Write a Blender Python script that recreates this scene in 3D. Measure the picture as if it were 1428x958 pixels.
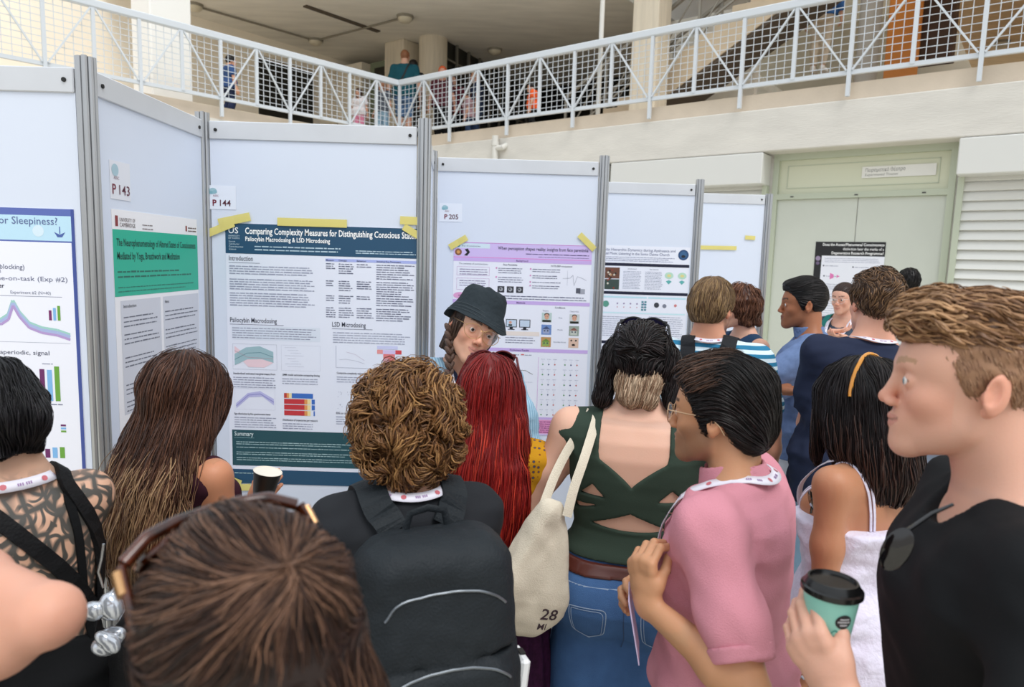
import bpy, math, random
import numpy as np
from mathutils import Vector, Matrix
random.seed(7); RNG = np.random.RandomState(7)
SC = bpy.context.scene
for o in list(bpy.data.objects): bpy.data.objects.remove(o)
COL = SC.collection

# ------------------------------------------------------------------ camera
FPX = 952.0; HC = 1.83
_p = math.atan(116/952.0); _rho = 0.03
_f = np.array([0, math.cos(_p), -math.sin(_p)]); _u0 = np.array([0, math.sin(_p), math.cos(_p)]); _r0 = np.array([1.0, 0, 0])
_r = _r0*math.cos(_rho)+_u0*math.sin(_rho); _u = _u0*math.cos(_rho)-_r0*math.sin(_rho)
CAMO = np.array([0, 0, HC])
cam = bpy.data.cameras.new('camera'); camo = bpy.data.objects.new('camera', cam); COL.objects.link(camo)
cam.sensor_width = 36; cam.lens = 24.0; cam.clip_start = 0.05
camo.matrix_world = Matrix(((_r[0], _u[0], -_f[0], 0), (_r[1], _u[1], -_f[1], 0), (_r[2], _u[2], -_f[2], HC), (0, 0, 0, 1)))
cam.dof.use_dof = True; cam.dof.focus_distance = 2.3; cam.dof.aperture_fstop = 4.5
SC.camera = camo
def _ray(x, y): return _f*FPX+_r*(x-714)-_u*(y-479)
def P(x, y, Y):
    d = _ray(x, y); return CAMO+d*(Y/d[1])
def PZ(x, y, z):
    d = _ray(x, y); return CAMO+d*((z-HC)/d[2])
def PPL(x, y, o, n):
    d = _ray(x, y); return CAMO+d*(((np.array(o)-CAMO)@n)/(d@n))

# ------------------------------------------------------------------ light
W = bpy.data.worlds.new('sky'); SC.world = W; W.use_nodes = True
nt = W.node_tree; bg = nt.nodes['Background']
tc = nt.nodes.new('ShaderNodeTexCoord'); sp = nt.nodes.new('ShaderNodeSeparateXYZ'); rp = nt.nodes.new('ShaderNodeValToRGB')
nt.links.new(tc.outputs['Generated'], sp.inputs[0]); nt.links.new(sp.outputs['Z'], rp.inputs[0]); nt.links.new(rp.outputs[0], bg.inputs['Color'])
rp.color_ramp.elements[0].position = 0.0; rp.color_ramp.elements[0].color = (0.62, 0.60, 0.57, 1)
rp.color_ramp.elements[1].position = 0.75; rp.color_ramp.elements[1].color = (0.86, 0.93, 1.0, 1)
e = rp.color_ramp.elements.new(0.12); e.color = (0.88, 0.92, 0.97, 1)
bg.inputs['Strength'].default_value = 0.95
def sunlamp(name, d, strength, angle, col):
    l = bpy.data.lights.new(name, 'SUN'); l.energy = strength; l.angle = math.radians(angle); l.color = col
    o = bpy.data.objects.new(name, l); COL.objects.link(o)
    o.rotation_euler = Vector(d).to_track_quat('-Z', 'Y').to_euler()
sunlamp('sun', (-0.30, 0.50, -1.0), 1.5, 30, (1.0, 0.975, 0.94))
SC.view_settings.view_transform = 'Standard'; SC.view_settings.look = 'None'; SC.view_settings.gamma = 1; SC.view_settings.use_curve_mapping = False
SC.view_settings.exposure = 0.30

# ------------------------------------------------------------------ materials
def s2l(c):
    if isinstance(c, str): c = tuple(int(c[i:i+2], 16)/255 for i in (0, 2, 4))
    return tuple((x/12.92 if x <= 0.04045 else ((x+0.055)/1.055)**2.4) for x in c[:3])
_M = {}
def mat(key, color='808080', rough=0.6, metal=0.0, noise=None, bump=None, spec=0.5, sheen=0.0, attr=None, trans=0.0, sss=0.0, alpha=1.0, coat=0.0, emit=None):
    """noise=(scale, amount, (sx,sy,sz)) varies the colour; bump=(scale,strength,(sx,sy,sz))"""
    if key in _M: return _M[key]
    m = bpy.data.materials.new(key); m.use_nodes = True; nt = m.node_tree; b = nt.nodes['Principled BSDF']
    L = nt.links.new; N = nt.nodes.new
    b.inputs['Roughness'].default_value = rough; b.inputs['Metallic'].default_value = metal
    b.inputs['Specular IOR Level'].default_value = spec
    if sheen: b.inputs['Sheen Weight'].default_value = sheen
    if trans: b.inputs['Transmission Weight'].default_value = trans; b.inputs['IOR'].default_value = 1.45
    if alpha < 1: b.inputs['Alpha'].default_value = alpha
    if coat: b.inputs['Coat Weight'].default_value = coat
    if sss: b.inputs['Subsurface Weight'].default_value = sss; b.inputs['Subsurface Radius'].default_value = (0.012, 0.004, 0.002); b.inputs['Subsurface Scale'].default_value = 1.0
    src = None
    if attr:
        a = N('ShaderNodeAttribute'); a.attribute_name = attr; src = a.outputs['Color']
    else:
        c = s2l(color); b.inputs['Base Color'].default_value = (*c, 1)
    if noise or bump:
        t = N('ShaderNodeTexCoord')
    if noise:
        mp = N('ShaderNodeMapping'); mp.inputs['Scale'].default_value = noise[2] if len(noise) > 2 else (1, 1, 1); L(t.outputs['Object'], mp.inputs[0])
        n = N('ShaderNodeTexNoise'); n.inputs['Scale'].default_value = noise[0]; n.inputs['Detail'].default_value = 5; L(mp.outputs[0], n.inputs[0])
        mr = N('ShaderNodeMapRange'); mr.inputs[1].default_value = 0.25; mr.inputs[2].default_value = 0.75; mr.inputs[3].default_value = 1-noise[1]; mr.inputs[4].default_value = 1+noise[1]*0.6
        L(n.outputs['Fac'], mr.inputs[0])
        vm = N('ShaderNodeVectorMath'); vm.operation = 'SCALE'; L(mr.outputs[0], vm.inputs['Scale'])
        if src: L(src, vm.inputs[0])
        else: vm.inputs[0].default_value = c
        src = vm.outputs[0]
    if src: L(src, b.inputs['Base Color'])
    if bump:
        mp = N('ShaderNodeMapping'); mp.inputs['Scale'].default_value = bump[2] if len(bump) > 2 else (1, 1, 1); L(t.outputs['Object'], mp.inputs[0])
        n = N('ShaderNodeTexNoise'); n.inputs['Scale'].default_value = bump[0]; n.inputs['Detail'].default_value = 4; L(mp.outputs[0], n.inputs[0])
        bp = N('ShaderNodeBump'); bp.inputs['Strength'].default_value = bump[1]; bp.inputs['Distance'].default_value = 0.01; L(n.outputs['Fac'], bp.inputs['Height']); L(bp.outputs[0], b.inputs['Normal'])
    if emit: b.inputs['Emission Color'].default_value = (*s2l(emit[0]), 1); b.inputs['Emission Strength'].default_value = emit[1]
    _M[key] = m; return m

# ------------------------------------------------------------------ object helpers
def tag(o, label=None, cat=None, group=None, kind=None):
    if label: o['label'] = label
    if cat: o['category'] = cat
    if group: o['group'] = group
    if kind: o['kind'] = kind
    return o
def thing(name, label, cat, loc=(0, 0, 0), rz=0.0, group=None):
    o = bpy.data.objects.new(name, None); COL.objects.link(o); o.empty_display_size = 0.1
    o.location = tuple(float(a) for a in loc); o.rotation_euler = (0, 0, rz); return tag(o, label, cat, group)
def link(name, me, m, parent=None):
    o = bpy.data.objects.new(name, me); COL.objects.link(o)
    if m is not None: me.materials.append(m)
    if parent is not None: o.parent = parent
    return o
def npmesh(name, V, Fs, smooth=False, cols=None):
    me = bpy.data.meshes.new(name); V = np.asarray(V, np.float32)
    if isinstance(Fs, np.ndarray):
        nf, k = Fs.shape; me.vertices.add(len(V)); me.vertices.foreach_set('co', V.ravel()); me.loops.add(nf*k); me.polygons.add(nf)
        me.loops.foreach_set('vertex_index', Fs.astype(np.int32).ravel()); me.polygons.foreach_set('loop_start', np.arange(nf, dtype=np.int32)*k)
        me.update(calc_edges=True); me.validate()
    else:
        me.from_pydata([tuple(map(float, v)) for v in V], [], [tuple(map(int, f)) for f in Fs]); me.update()
    if smooth: me.polygons.foreach_set('use_smooth', np.ones(len(me.polygons), bool))
    if cols is not None and len(cols) == len(me.vertices):
        a = me.color_attributes.new('col', 'FLOAT_COLOR', 'POINT'); c = np.ones((len(cols), 4), np.float32); c[:, :3] = cols; a.data.foreach_set('color', c.ravel())
    return me
def rotz(a):
    c, s = math.cos(a), math.sin(a); return np.array([[c, -s, 0], [s, c, 0], [0, 0, 1.0]])
class MB:
    """collects boxes, tubes and lathes, builds ONE mesh object"""
    def __init__(s): s.v = []; s.f = []; s.c = []; s.n = 0; s.col = (1, 1, 1)
    def add(s, V, F):
        V = np.asarray(V, float); s.v.append(V); s.f += [tuple(i+s.n for i in f) for f in F]; s.n += len(V); s.c.append(np.tile(s.col, (len(V), 1)))
    def box(s, c, d, R=None, b=0.0):
        c = np.array(c, float); h = np.array(d, float)/2
        if b <= 0:
            V = np.array([[x, y, z] for z in (-1, 1) for y in (-1, 1) for x in (-1, 1)])*h
            F = [(0, 2, 3, 1), (4, 5, 7, 6), (0, 1, 5, 4), (2, 6, 7, 3), (0, 4, 6, 2), (1, 3, 7, 5)]
        else:
            # bevelled box: every corner becomes three points
            V = []; idx = {}
            for sz in (-1, 1):
                for sy in (-1, 1):
                    for sx in (-1, 1):
                        for ax in range(3):
                            q = np.array([sx, sy, sz])*h
                            for k in range(3):
                                if k != ax: q[k] -= np.sign(q[k])*b
                            idx[(sx, sy, sz, ax)] = len(V); V.append(q)
            F = []
            for ax in range(3):
                o = [k for k in range(3) if k != ax]
                for sg in (-1, 1):
                    q = []
                    for a, bb in ((-1, -1), (1, -1), (1, 1), (-1, 1)):
                        t = [0, 0, 0]; t[ax] = sg; t[o[0]] = a; t[o[1]] = bb; q.append(idx[(*t, ax)])
                    F.append(tuple(q))
                for a in (-1, 1):
                    for bb in (-1, 1):
                        t = [0, 0, 0]; t[o[0]] = a; t[o[1]] = bb; t[ax] = -1; t2 = list(t); t2[ax] = 1
                        F.append((idx[(*t, o[0])], idx[(*t2, o[0])], idx[(*t2, o[1])], idx[(*t, o[1])]))
            for sz in (-1, 1):
                for sy in (-1, 1):
                    for sx in (-1, 1): F.append(tuple(idx[(sx, sy, sz, a)] for a in range(3)))
            V = np.array(V)
        if R is not None: V = V@np.asarray(R).T
        s.add(V+c, F); return s
    def tube(s, pts, r, n=8, cap=True, flat=None):
        pts = np.asarray(pts, float); m = len(pts); rr = np.broadcast_to(np.asarray(r, float), (m,))
        T = np.gradient(pts, axis=0); T /= np.linalg.norm(T, axis=1)[:, None]+1e-12
        up = np.array([0, 0, 1.0]) if abs(T[0][2]) < 0.9 else np.array([1.0, 0, 0])
        if flat is not None: up = np.array(flat[0], float)
        V = []; A = np.cross(T[0], up); A /= np.linalg.norm(A)
        for i in range(m):
            A = A-T[i]*(A@T[i]); A /= np.linalg.norm(A)+1e-12; B = np.cross(T[i], A)
            fx, fy = (1, 1) if flat is None else (1, flat[1])
            for k in range(n):
                a = 2*math.pi*k/n; V.append(pts[i]+rr[i]*(A*math.cos(a)*fx+B*math.sin(a)*fy))
        F = [(i*n+k, i*n+(k+1) % n, (i+1)*n+(k+1) % n, (i+1)*n+k) for i in range(m-1) for k in range(n)]
        if cap: F += [tuple(range(n))[::-1], tuple((m-1)*n+k for k in range(n))]
        s.add(V, F); return s
    def lathe(s, prof, n=24, o=(0, 0, 0), R=None, sx=1, sy=1):
        V = []; m = len(prof)
        for (r, z) in prof:
            for k in range(n):
                a = 2*math.pi*k/n; V.append((r*math.cos(a)*sx, r*math.sin(a)*sy, z))
        V = np.array(V)
        if R is not None: V = V@np.asarray(R).T
        F = [(i*n+k, i*n+(k+1) % n, (i+1)*n+(k+1) % n, (i+1)*n+k) for i in range(m-1) for k in range(n)]
        if prof[0][0] > 1e-6: F.append(tuple(range(n))[::-1])
        if prof[-1][0] > 1e-6: F.append(tuple((m-1)*n+k for k in range(n)))
        s.add(V+np.array(o), F); return s
    def build(s, name, m, parent=None, smooth=False, usecol=False):
        V = np.vstack(s.v)
        if parent is None:   # origin at the base of the piece
            c = np.array([(V[:, 0].min()+V[:, 0].max())/2, (V[:, 1].min()+V[:, 1].max())/2, V[:, 2].min()]); V = V-c
        me = npmesh(name, V, s.f, smooth, np.vstack(s.c) if usecol else None)
        o = link(name, me, m, parent)
        if parent is None: o.location = c
        if smooth:
            me.set_sharp_from_angle(angle=math.radians(40))
        return o
def beam(mb, a, b, w, h, up=(0, 0, 1)):
    a = np.array(a, float); b = np.array(b, float); d = b-a; L = np.linalg.norm(d); d /= L
    x = np.cross(d, up); x /= np.linalg.norm(x); z = np.cross(x, d); mb.box((a+b)/2, (w, L, h), np.array([x, d, z]).T)

# ------------------------------------------------------------------ the place: paving, building, balcony
EX = np.array([.787, -.617, 0]); EX /= np.linalg.norm(EX)         # along the facade, towards the right
EV = np.array([-.617, -.787, 0]); EV /= np.linalg.norm(EV)        # out of the facade, towards the crowd
CC = np.array([-2.245, 13.139, 0.0])                               # the corner where the two railings meet
LD = np.array([-.68, -.733, 0]); LD /= np.linalg.norm(LD)          # the left railing, running towards the camera
LN = np.array([LD[1], -LD[0], 0])                                  # left of it
if LN@EX > 0: LN = -LN
def B(s, w, z): return CC+EX*s+EV*w+np.array([0, 0, z])
RB = np.array([EX, EV, [0, 0, 1]]).T
def bbox(mb, s0, s1, w0, w1, z0, z1, b=0): mb.box(B((s0+s1)/2, (w0+w1)/2, (z0+z1)/2), (s1-s0, w1-w0, z1-z0), RB, b); return mb
def struct(name, mb, m, **k): return tag(mb.build(name, m, **k), kind='structure')

conc = mat('concrete_light', 'dedad2', 0.85, noise=(1.6, 0.10, (1, 1, 3.5)), bump=(14, 0.35, (1, 1, 6)))
conc_tan = mat('concrete_tan', 'dccdba', 0.85, noise=(2.2, 0.12), bump=(30, 0.3))
conc_grey = mat('concrete_soffit', 'efece2', 0.9, noise=(1.1, 0.12, (1, 4, 1)), bump=(9, 0.35, (1, 8, 1)))
cream = mat('cream_render', 'fff6e4', 0.9, noise=(1.2, 0.05))
whitep = mat('white_plaster', 'f4f2ec', 0.8)
dark_int = mat('dark_glass_and_interior', '24241f', 0.35)  # window glass, and the painted-in dark of unlit interiors
galv = mat('white_painted_steel', 'd3d9df', 0.45, metal=0.0)
galv2 = mat('galvanised_steel', 'b9bec3', 0.4, metal=0.35)

# paving with joints
fl = mat('paving', 'cfc8b8', 0.75)
_nt = fl.node_tree; _b = _nt.nodes['Principled BSDF']; _t = _nt.nodes.new('ShaderNodeTexCoord'); _mp = _nt.nodes.new('ShaderNodeMapping'); _mp.inputs['Rotation'].default_value = (0, 0, 0.55)
_br = _nt.nodes.new('ShaderNodeTexBrick'); _br.offset = 0.0; _br.inputs['Scale'].default_value = 1.0; _br.inputs['Brick Width'].default_value = 0.4; _br.inputs['Row Height'].default_value = 0.4; _br.inputs['Mortar Size'].default_value = 0.008
_br.inputs['Color1'].default_value = (*s2l('d3ccbc'), 1); _br.inputs['Color2'].default_value = (*s2l('c6bfae'), 1); _br.inputs['Mortar'].default_value = (*s2l('8f887a'), 1)
_nt.links.new(_t.outputs['Object'], _mp.inputs[0]); _nt.links.new(_mp.outputs[0], _br.inputs[0]); _nt.links.new(_br.outputs[0], _b.inputs['Base Color'])
struct('floor', MB().box((2, 8, -0.05), (34, 30, 0.1)), fl)

# lower facade: wall, shutters, theatre door
mb = MB(); bbox(mb, -1.2, 6.86, -0.75, -0.35, 0, 3.32); bbox(mb, 8.9, 13.0, -0.75, -0.35, 0, 3.32); bbox(mb, 6.86, 8.9, -0.75, -0.42, 3.0, 3.32)
struct('wall_back', mb, conc)
mb = MB(); bbox(mb, -1.2, 13, -0.9, -0.02, 3.30, 3.83, 0.012)
struct('trim_1', mb, conc)
mb = MB(); bbox(mb, -0.3, 13, -0.5, -0.06, 3.83, 4.03)
struct('trim_2', mb, conc_tan)
struct('balcony_floor', bbox(MB(), -14, 13, -9.5, -0.5, 3.7, 3.98), conc_tan)
mb = MB(); q0 = CC+LN*0.05; q1 = q0+LD*9
for (z0, z1, off, th) in ((3.30, 3.83, 0.0, 0.5),):
    c = (q0+q1)/2+LN*(off+th/2); mb.box(c+np.array([0, 0, (z0+z1)/2]), (th, 9, z1-z0), np.array([LN, LD, [0, 0, 1]]).T)
struct('trim_3', mb, conc)
mb = MB(); c = (q0+q1)/2+LN*0.3; mb.box(c+np.array([0, 0, 3.93]), (0.45, 9, 0.2), np.array([LN, LD, [0, 0, 1]]).T); struct('trim_4', mb, conc_tan)
mb = MB(); c = (q0+q1)/2+LN*3.5; mb.box(c+np.array([0, 0, 3.86]), (6.2, 9.4, 0.25), np.array([LN, LD, [0, 0, 1]]).T); struct('balcony_floor', mb, conc_tan)

# theatre door
dgreen = mat('door_grey_green', 'cdd1c6', 0.5, noise=(3, 0.03)); dframe = mat('door_frame_green', 'bfc6b2', 0.5); dcream = mat('transom_cream', 'd6d8c0', 0.5)
dr = thing('door_1', 'wide grey green double door under the balcony with a transom panel', 'door', B(7.88, -0.42, 0)); dr['kind'] = 'structure'
def part(name, mb, m, par, **k):
    T = np.array(par.location); mb.v = [v-T for v in mb.v]; return mb.build(name, m, par, **k)
part('door_leaf', bbox(MB(), 6.93, 7.895, -0.42, -0.37, 0.02, 2.72, 0.004), dgreen, dr)
part('door_leaf', bbox(MB(), 7.905, 8.83, -0.42, -0.37, 0.02, 2.72, 0.004), dgreen, dr)
mb = MB()
bbox(mb, 6.86, 6.93, -0.45, -0.33, 0, 3.3); bbox(mb, 8.83, 8.9, -0.45, -0.33, 0, 3.3); bbox(mb, 6.93, 8.83, -0.45, -0.33, 2.72, 2.79); bbox(mb, 6.93, 8.83, -0.45, -0.33, 3.22, 3.3)
part('door_frame', mb, dframe, dr)
tp = part('transom_panel', bbox(MB(), 6.93, 8.83, -0.42, -0.38, 2.79, 3.22), dcream, dr)
mb = MB()
for (a, b_, c_, d_) in ((7.03, 8.73, 2.86, 2.868), (7.03, 8.73, 3.142, 3.15), (7.03, 7.038, 2.86, 3.15), (8.722, 8.73, 2.86, 3.15)): bbox(mb, a, b_, -0.38, -0.372, c_, d_)
part('panel_moulding', mb, dframe, dr)
for s in (7.12, 7.88, 8.6): part('screw_cover', bbox(MB(), s-.02, s+.02, -0.335, -0.325, 2.745, 2.76), mat('dark_metal', '4a4a48', .5), dr)

# shutters
slat = mat('shutter_white', 'e4e4df', 0.5); boxm = mat('shutter_box', 'dcdcd8', 0.5)
def shutter(s0, s1, label):
    t = thing('roller_shutter', label, 'shutter', B((s0+s1)/2, -0.3, 0))
    mb = MB(); bbox(mb, s0, s1, -0.35, -0.0, 2.90, 3.29, 0.01); part('shutter_box', mb, boxm, t)
    mb = MB(); z = 0.05
    R = RB@np.array([[1, 0, 0], [0, math.cos(.42), -math.sin(.42)], [0, math.sin(.42), math.cos(.42)]])
    while z < 2.86:
        mb.box(B((s0+s1)/2, -0.29, z+.055), (s1-s0-.12, 0.014, 0.125), R); z += 0.108
    part('shutter_slats', mb, slat, t)
    for s in (s0+.03, s1-.03): part('guide_rail', bbox(MB(), s-.03, s+.03, -0.34, -0.24, 0, 2.9), dframe, t)
    return t
shutter(4.6, 6.82, 'white roller shutter with a box left of the theatre door')
shutter(8.93, 12.0, 'white roller shutter with a box right of the theatre door')
shutter(-0.9, 4.5, 'white shuttered bay below the balcony, furthest left along the facade')

# balcony railings
def railing(org, d, nrm, n, step, first, label, name='balcony_railing', ztop=5.07, zbot=4.13, feet=3.86, only=None):
    t = thing(name, label, 'railing', org+np.array([0, 0, feet]))
    R = np.array([d, nrm, [0, 0, 1]]).T
    def at(s, z, w=0): return org+d*s+nrm*w+np.array([0, 0, z])
    end = first+step*(n-1)+0.4
    def bx(mb, s0, s1, z0, z1, w0, w1, b=0): mb.box(at((s0+s1)/2, (z0+z1)/2, (w0+w1)/2), (s1-s0, w1-w0, z1-z0), R, b)
    mb = MB(); bx(mb, -.03, end, ztop-.1, ztop, -.04, .05, .012); part('top_rail', mb, galv, t)
    mb = MB(); bx(mb, 0, end, zbot-.025, zbot+.025, -.02, .03); part('bottom_rail', mb, galv, t)
    for k in range(-1, n-1):
        s = first+step*k
        if s > -0.02:
            mb = MB(); bx(mb, s-.022, s+.022, feet, ztop-.1, -.0, .045); part('post', mb, galv, t)
        sm = s+step/2
        if sm > 0.0 and k < n-1:
            mb = MB(); bx(mb, sm-.022, sm+.022, zbot, ztop-.1, -.0, .04); part('post', mb, galv, t)
        for (a, b2) in ((s+.03, sm-.03), (s+step-.03, sm+.03)):
            if a > -0.3 and b2 > -.05 and max(a, b2) < end:
                mb = MB(); beam(mb, at(a, zbot+.02, .035), at(b2, ztop-.11, .035), .02, .028, nrm); part('diagonal_brace', mb, galv, t)
        lo = max(s, 0.0)
        for (a, b2) in ((lo+.02, sm-.02), (max(sm, 0)+.02, s+step-.02)):
            if b2-a < .1 or b2 > end: continue
            mb = MB(); m = max(1, round((b2-a)/0.105)-1); 
            for i in range(1, m+1): beam(mb, at(a+(b2-a)*i/(m+1), zbot, -.005), at(a+(b2-a)*i/(m+1), ztop-.1, -.005), .0075, .0075, nrm)
            for i in range(1, 10): beam(mb, at(a, zbot+(ztop-.1-zbot)*i/10, -.005), at(b2, zbot+(ztop-.1-zbot)*i/10, -.005), .0075, .0075, nrm)
            part('wire_mesh', mb, galv, t)
    return t
railing(CC, EX, EV, 10, 1.285, 0.95+.39, 'white steel balcony railing with diagonal braces, running right above the theatre door')
railing(CC, LD, -LN, 7, 1.13, 1.08, 'white steel balcony railing running from the corner to the upper left')

# drain pipe
mb = MB(); q = B(2.42, 0.06, 0); mb.tube([q+[0, 0, 2.2], q+[0, 0, 3.86]], .055, 14); mb.tube([q+[0, 0, 3.7], q+[0, 0, 3.76]], .065, 14); mb.tube([q+[0, 0, 3.66], q+[0, 0, 3.66]+EX*.16, B(2.58, -.06, 3.72)], .045, 10)
tag(mb.build('drain_pipe', mat('pale_pipe', 'd8d6cf', .5), smooth=True), 'short pale drain pipe on the concrete beam below the balcony corner', 'pipe')

# upper level: soffit, columns, dark glazed side wall, back wall coloured as deep shade, cream wall
def prism(mb, pts, z0, z1):
    n = len(pts); V = [(*p, z0) for p in pts]+[(*p, z1) for p in pts]
    a = sum(pts[i][0]*pts[(i+1) % n][1]-pts[(i+1) % n][0]*pts[i][1] for i in range(n))
    F = [tuple(range(n))[::-1], tuple(range(n, 2*n))]+[(i, (i+1) % n, (i+1) % n+n, i+n) for i in range(n)]
    if a < 0: F = [f[::-1] for f in F]
    mb.add(V, F); return mb
def BP(s, w): return tuple(B(s, w, 0)[:2])
warm = mat('warm_ceiling', 'f2d6b0', 0.8, noise=(2.0, 0.15, (1, 5, 1)))
struct('ceiling', prism(MB(), [BP(-4.5, 7), BP(-4.5, -12), BP(3.3, -12), BP(3.3, -2.6), BP(3.6, -0.6), BP(0.6, 0.2), BP(-.3, 3.3), BP(-4.5, 3.3)][1:], 6.6, 6.85), conc_grey)
struct('ceiling', prism(MB(), [BP(7.9, -0.6), BP(7.9, -15), BP(16, -15), BP(16, -0.6)], 6.6, 6.85), warm)
struct('ceiling', bbox(MB(), 0.5, 7.9, -15, -1.0, 8.6, 8.8), conc_grey)  # added slab out of view, shades the stairs and the wall behind
struct('wall_upper_back', bbox(MB(), -2.4, 3.4, -7.2, -7.0, 3.9, 6.6), dark_int)  # no glass here: dark colour stands for the deep unlit interior
struct('wall_upper_side', prism(MB(), [BP(-1.12, -2.3), BP(-1.2, -2.3), BP(-2.3, -7), BP(-2.2, -7)], 3.9, 6.6), dark_int)
mb = MB()
for i in range(9):
    a = B(-1.08-.1*i*1.1, -2.3-.52*i, 3.9); mb.box(a+[0, 0, 1.35], (.05, .05, 2.7), RB)
for z in (6.2, 5.6): beam(mb, B(-1.08, -2.3, z), B(-2.15, -7, z), .04, .04)
struct('window_1', mb, mat('window_frame_grey', '7d7a70', .5))
struct('wall_upper_beige', bbox(MB(), 3.2, 5.2, -4.2, -4.0, 3.9, 6.6), conc_grey)
struct('wall_upper_right', bbox(MB(), 2.0, 17, -12.4, -12.2, 3.9, 14), mat('concrete_grey_beige', 'bdb6a6', .9, noise=(1.2, .08)))  # darker, greyer concrete so the stair outline stands out
bw = mat('blue_grey_concrete', 'c4c6c6', .8, noise=(1.5, .08))
struct('trim_5', bbox(MB(), 3.3, 3.55, -8, -2.8, 6.6, 9), bw)
# left wing behind the railing
struct('wall_left', prism(MB(), [BP(-4.45, 9), BP(-4.45, 0.13), BP(-4.7, 0.13), BP(-4.7, 9)], 3.9, 6.6), cream)
struct('wall_left', prism(MB(), [BP(-4.45, -1.49), BP(-4.45, -6), BP(-4.7, -6), BP(-4.7, -1.49)], 3.9, 6.6), cream)
struct('wall_left', prism(MB(), [BP(-4.45, 0.13), BP(-4.45, -1.49), BP(-4.7, -1.49), BP(-4.7, 0.13)], 6.2, 6.6), cream)
struct('doorway_dark', prism(MB(), [BP(-4.75, 0.2), BP(-4.75, -1.6), BP(-4.9, -1.6), BP(-4.9, 0.2)], 3.9, 6.2), dark_int)  # dark slab filling the doorway, its colour stands for the shade inside
struct('wall_left', bbox(MB(), -11.5, -4.5, 3.2, 3.4, 3.9, 9.5), cream)
struct('wall_left', bbox(MB(), -4.4, -3.5, -2.7, -2.0, 3.9, 6.4), cream)
struct('window_3', bbox(MB(), -3.3, -2.7, -2.2, -2.1, 3.9, 6.35), mat('green_frame', '7f8a72', .5))
struct('window_3', bbox(MB(), -3.1, -2.75, -2.1, -2.05, 4.2, 6.2), dark_int)
struct('wall_upper_back', bbox(MB(), -4.7, -2.2, -3.2, -3.0, 3.9, 6.6), cream)

def column(name, c, w, z0, z1, m, label, rnd=False):
    mb = MB(); c = np.array(c, float)
    if rnd: mb.lathe([(w/2, z0), (w/2, z1)], 28, (c[0], c[1], 0))
    else: mb.box((c[0], c[1], (z0+z1)/2), (w, w, z1-z0), RB, .02)
    return tag(mb.build(name, m, smooth=rnd), label, 'column')
boardm = mat('board_marked_concrete', 'e0d5c0', .9, noise=(3, .12, (6, 6, .5)), bump=(12, .4, (6, 6, .4)))
column('square_column', B(-2.15, -2.1, 0), .62, 3.98, 6.6, boardm, 'square concrete column on the balcony, left of the round one')
column('round_column', B(-1.32, -2.2, 0), .62, 3.98, 6.6, boardm, 'round concrete column on the balcony behind the man in teal', True)
column('square_column', B(4.15, -1.9, 0), .48, 3.98, 6.9, boardm, 'square concrete column behind the railing, left of the staircase')
column('round_column', P(1211, 60, 10.6), .30, 3.98, 9.0, mat('grey_concrete', '9c968c', .9, bump=(12, .4)), 'round concrete column right of the man in the blue jacket', True)
column('white_column', P(226, 60, 10.9), .62, 3.98, 7.5, whitep, 'broad white sunlit column behind the left railing')
mb = MB(); q = P(838, 60, 10.6); mb.tube([(q[0], q[1], 3.98), (q[0], q[1], 7.2)], .035, 10); tag(mb.build('rain_pipe', mat('pale_pipe'), smooth=True), 'thin pale vertical pipe running down beside the square column', 'pipe')

# staircase climbing to the right behind the railing
st = thing('staircase', 'concrete staircase with grey railing climbing to the right behind the balcony railing', 'staircase', B(2.3, -2.8, 3.98))
def SP(s, z, w): return B(s, w, z)
mb = MB(); n = 21; s0, z0 = 2.15, 3.98; run, rise = .293, .17
pts = [(s0, z0)]
for k in range(n): pts += [(s0+run*k, z0+rise*(k+1)), (s0+run*(k+1), z0+rise*(k+1))]
pts += [(s0+run*n, z0+rise*n-.48), (s0+.83, z0+.005)]
m_ = len(pts); V = [B(a, -2.3, b) for a, b in pts]+[B(a, -3.35, b) for a, b in pts]
mb.add(V, [tuple(range(m_)), tuple(range(2*m_-1, m_-1, -1))]+[(i, i+m_, (i+1) % m_+m_, (i+1) % m_) for i in range(m_)])
part('flight', mb, mat('stair_beige', 'cfbda2', .85, noise=(4, .1)), st)
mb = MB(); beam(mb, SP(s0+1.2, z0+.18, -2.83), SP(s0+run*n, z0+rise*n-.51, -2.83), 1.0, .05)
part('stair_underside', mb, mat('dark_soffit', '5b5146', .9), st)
for w in (-2.36, -3.3):
    mb = MB(); beam(mb, SP(s0, z0+1.0, w), SP(s0+run*n, z0+rise*n+1.0, w), .05, .07, EV); beam(mb, SP(s0, z0+.28, w), SP(s0+run*n, z0+rise*n+.28, w), .03, .03, EV)
    for k in range(0, n, 3):
        a = s0+run*k; mb.box(SP(a, z0+rise*k+.5, w), (.04, .04, 1.0), RB)
        if k+3 <= n: beam(mb, SP(a, z0+rise*k+.2, w), SP(a+run*3, z0+rise*(k+3)+.98, w), .02, .02, EV)
    part('handrail', mb, mat('grey_rail', '9a968c', .5), st)
LANDZ = 5.33
struct('landing', bbox(MB(), 6.0, 12.5, -10, -5.4, LANDZ-.25, LANDZ), conc_tan)
# orange door and brown cabinet at the back of the landing
q = P(1256, 95, 12.0)
tag(MB().box((q[0], q[1], 6.2), (.5, .08, 2.3), RB, .01).build('door_2', mat('orange_wood', 'd98a3c', .5)), kind='structure')
q = P(1292, 90, 12.1)
tag(MB().box((q[0], q[1], 5.92), (.75, .4, 1.15), RB, .01).build('cabinet', mat('dark_brown', '4b3527', .6)), 'dark brown cabinet beside the orange door on the upper landing', 'cabinet')

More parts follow.
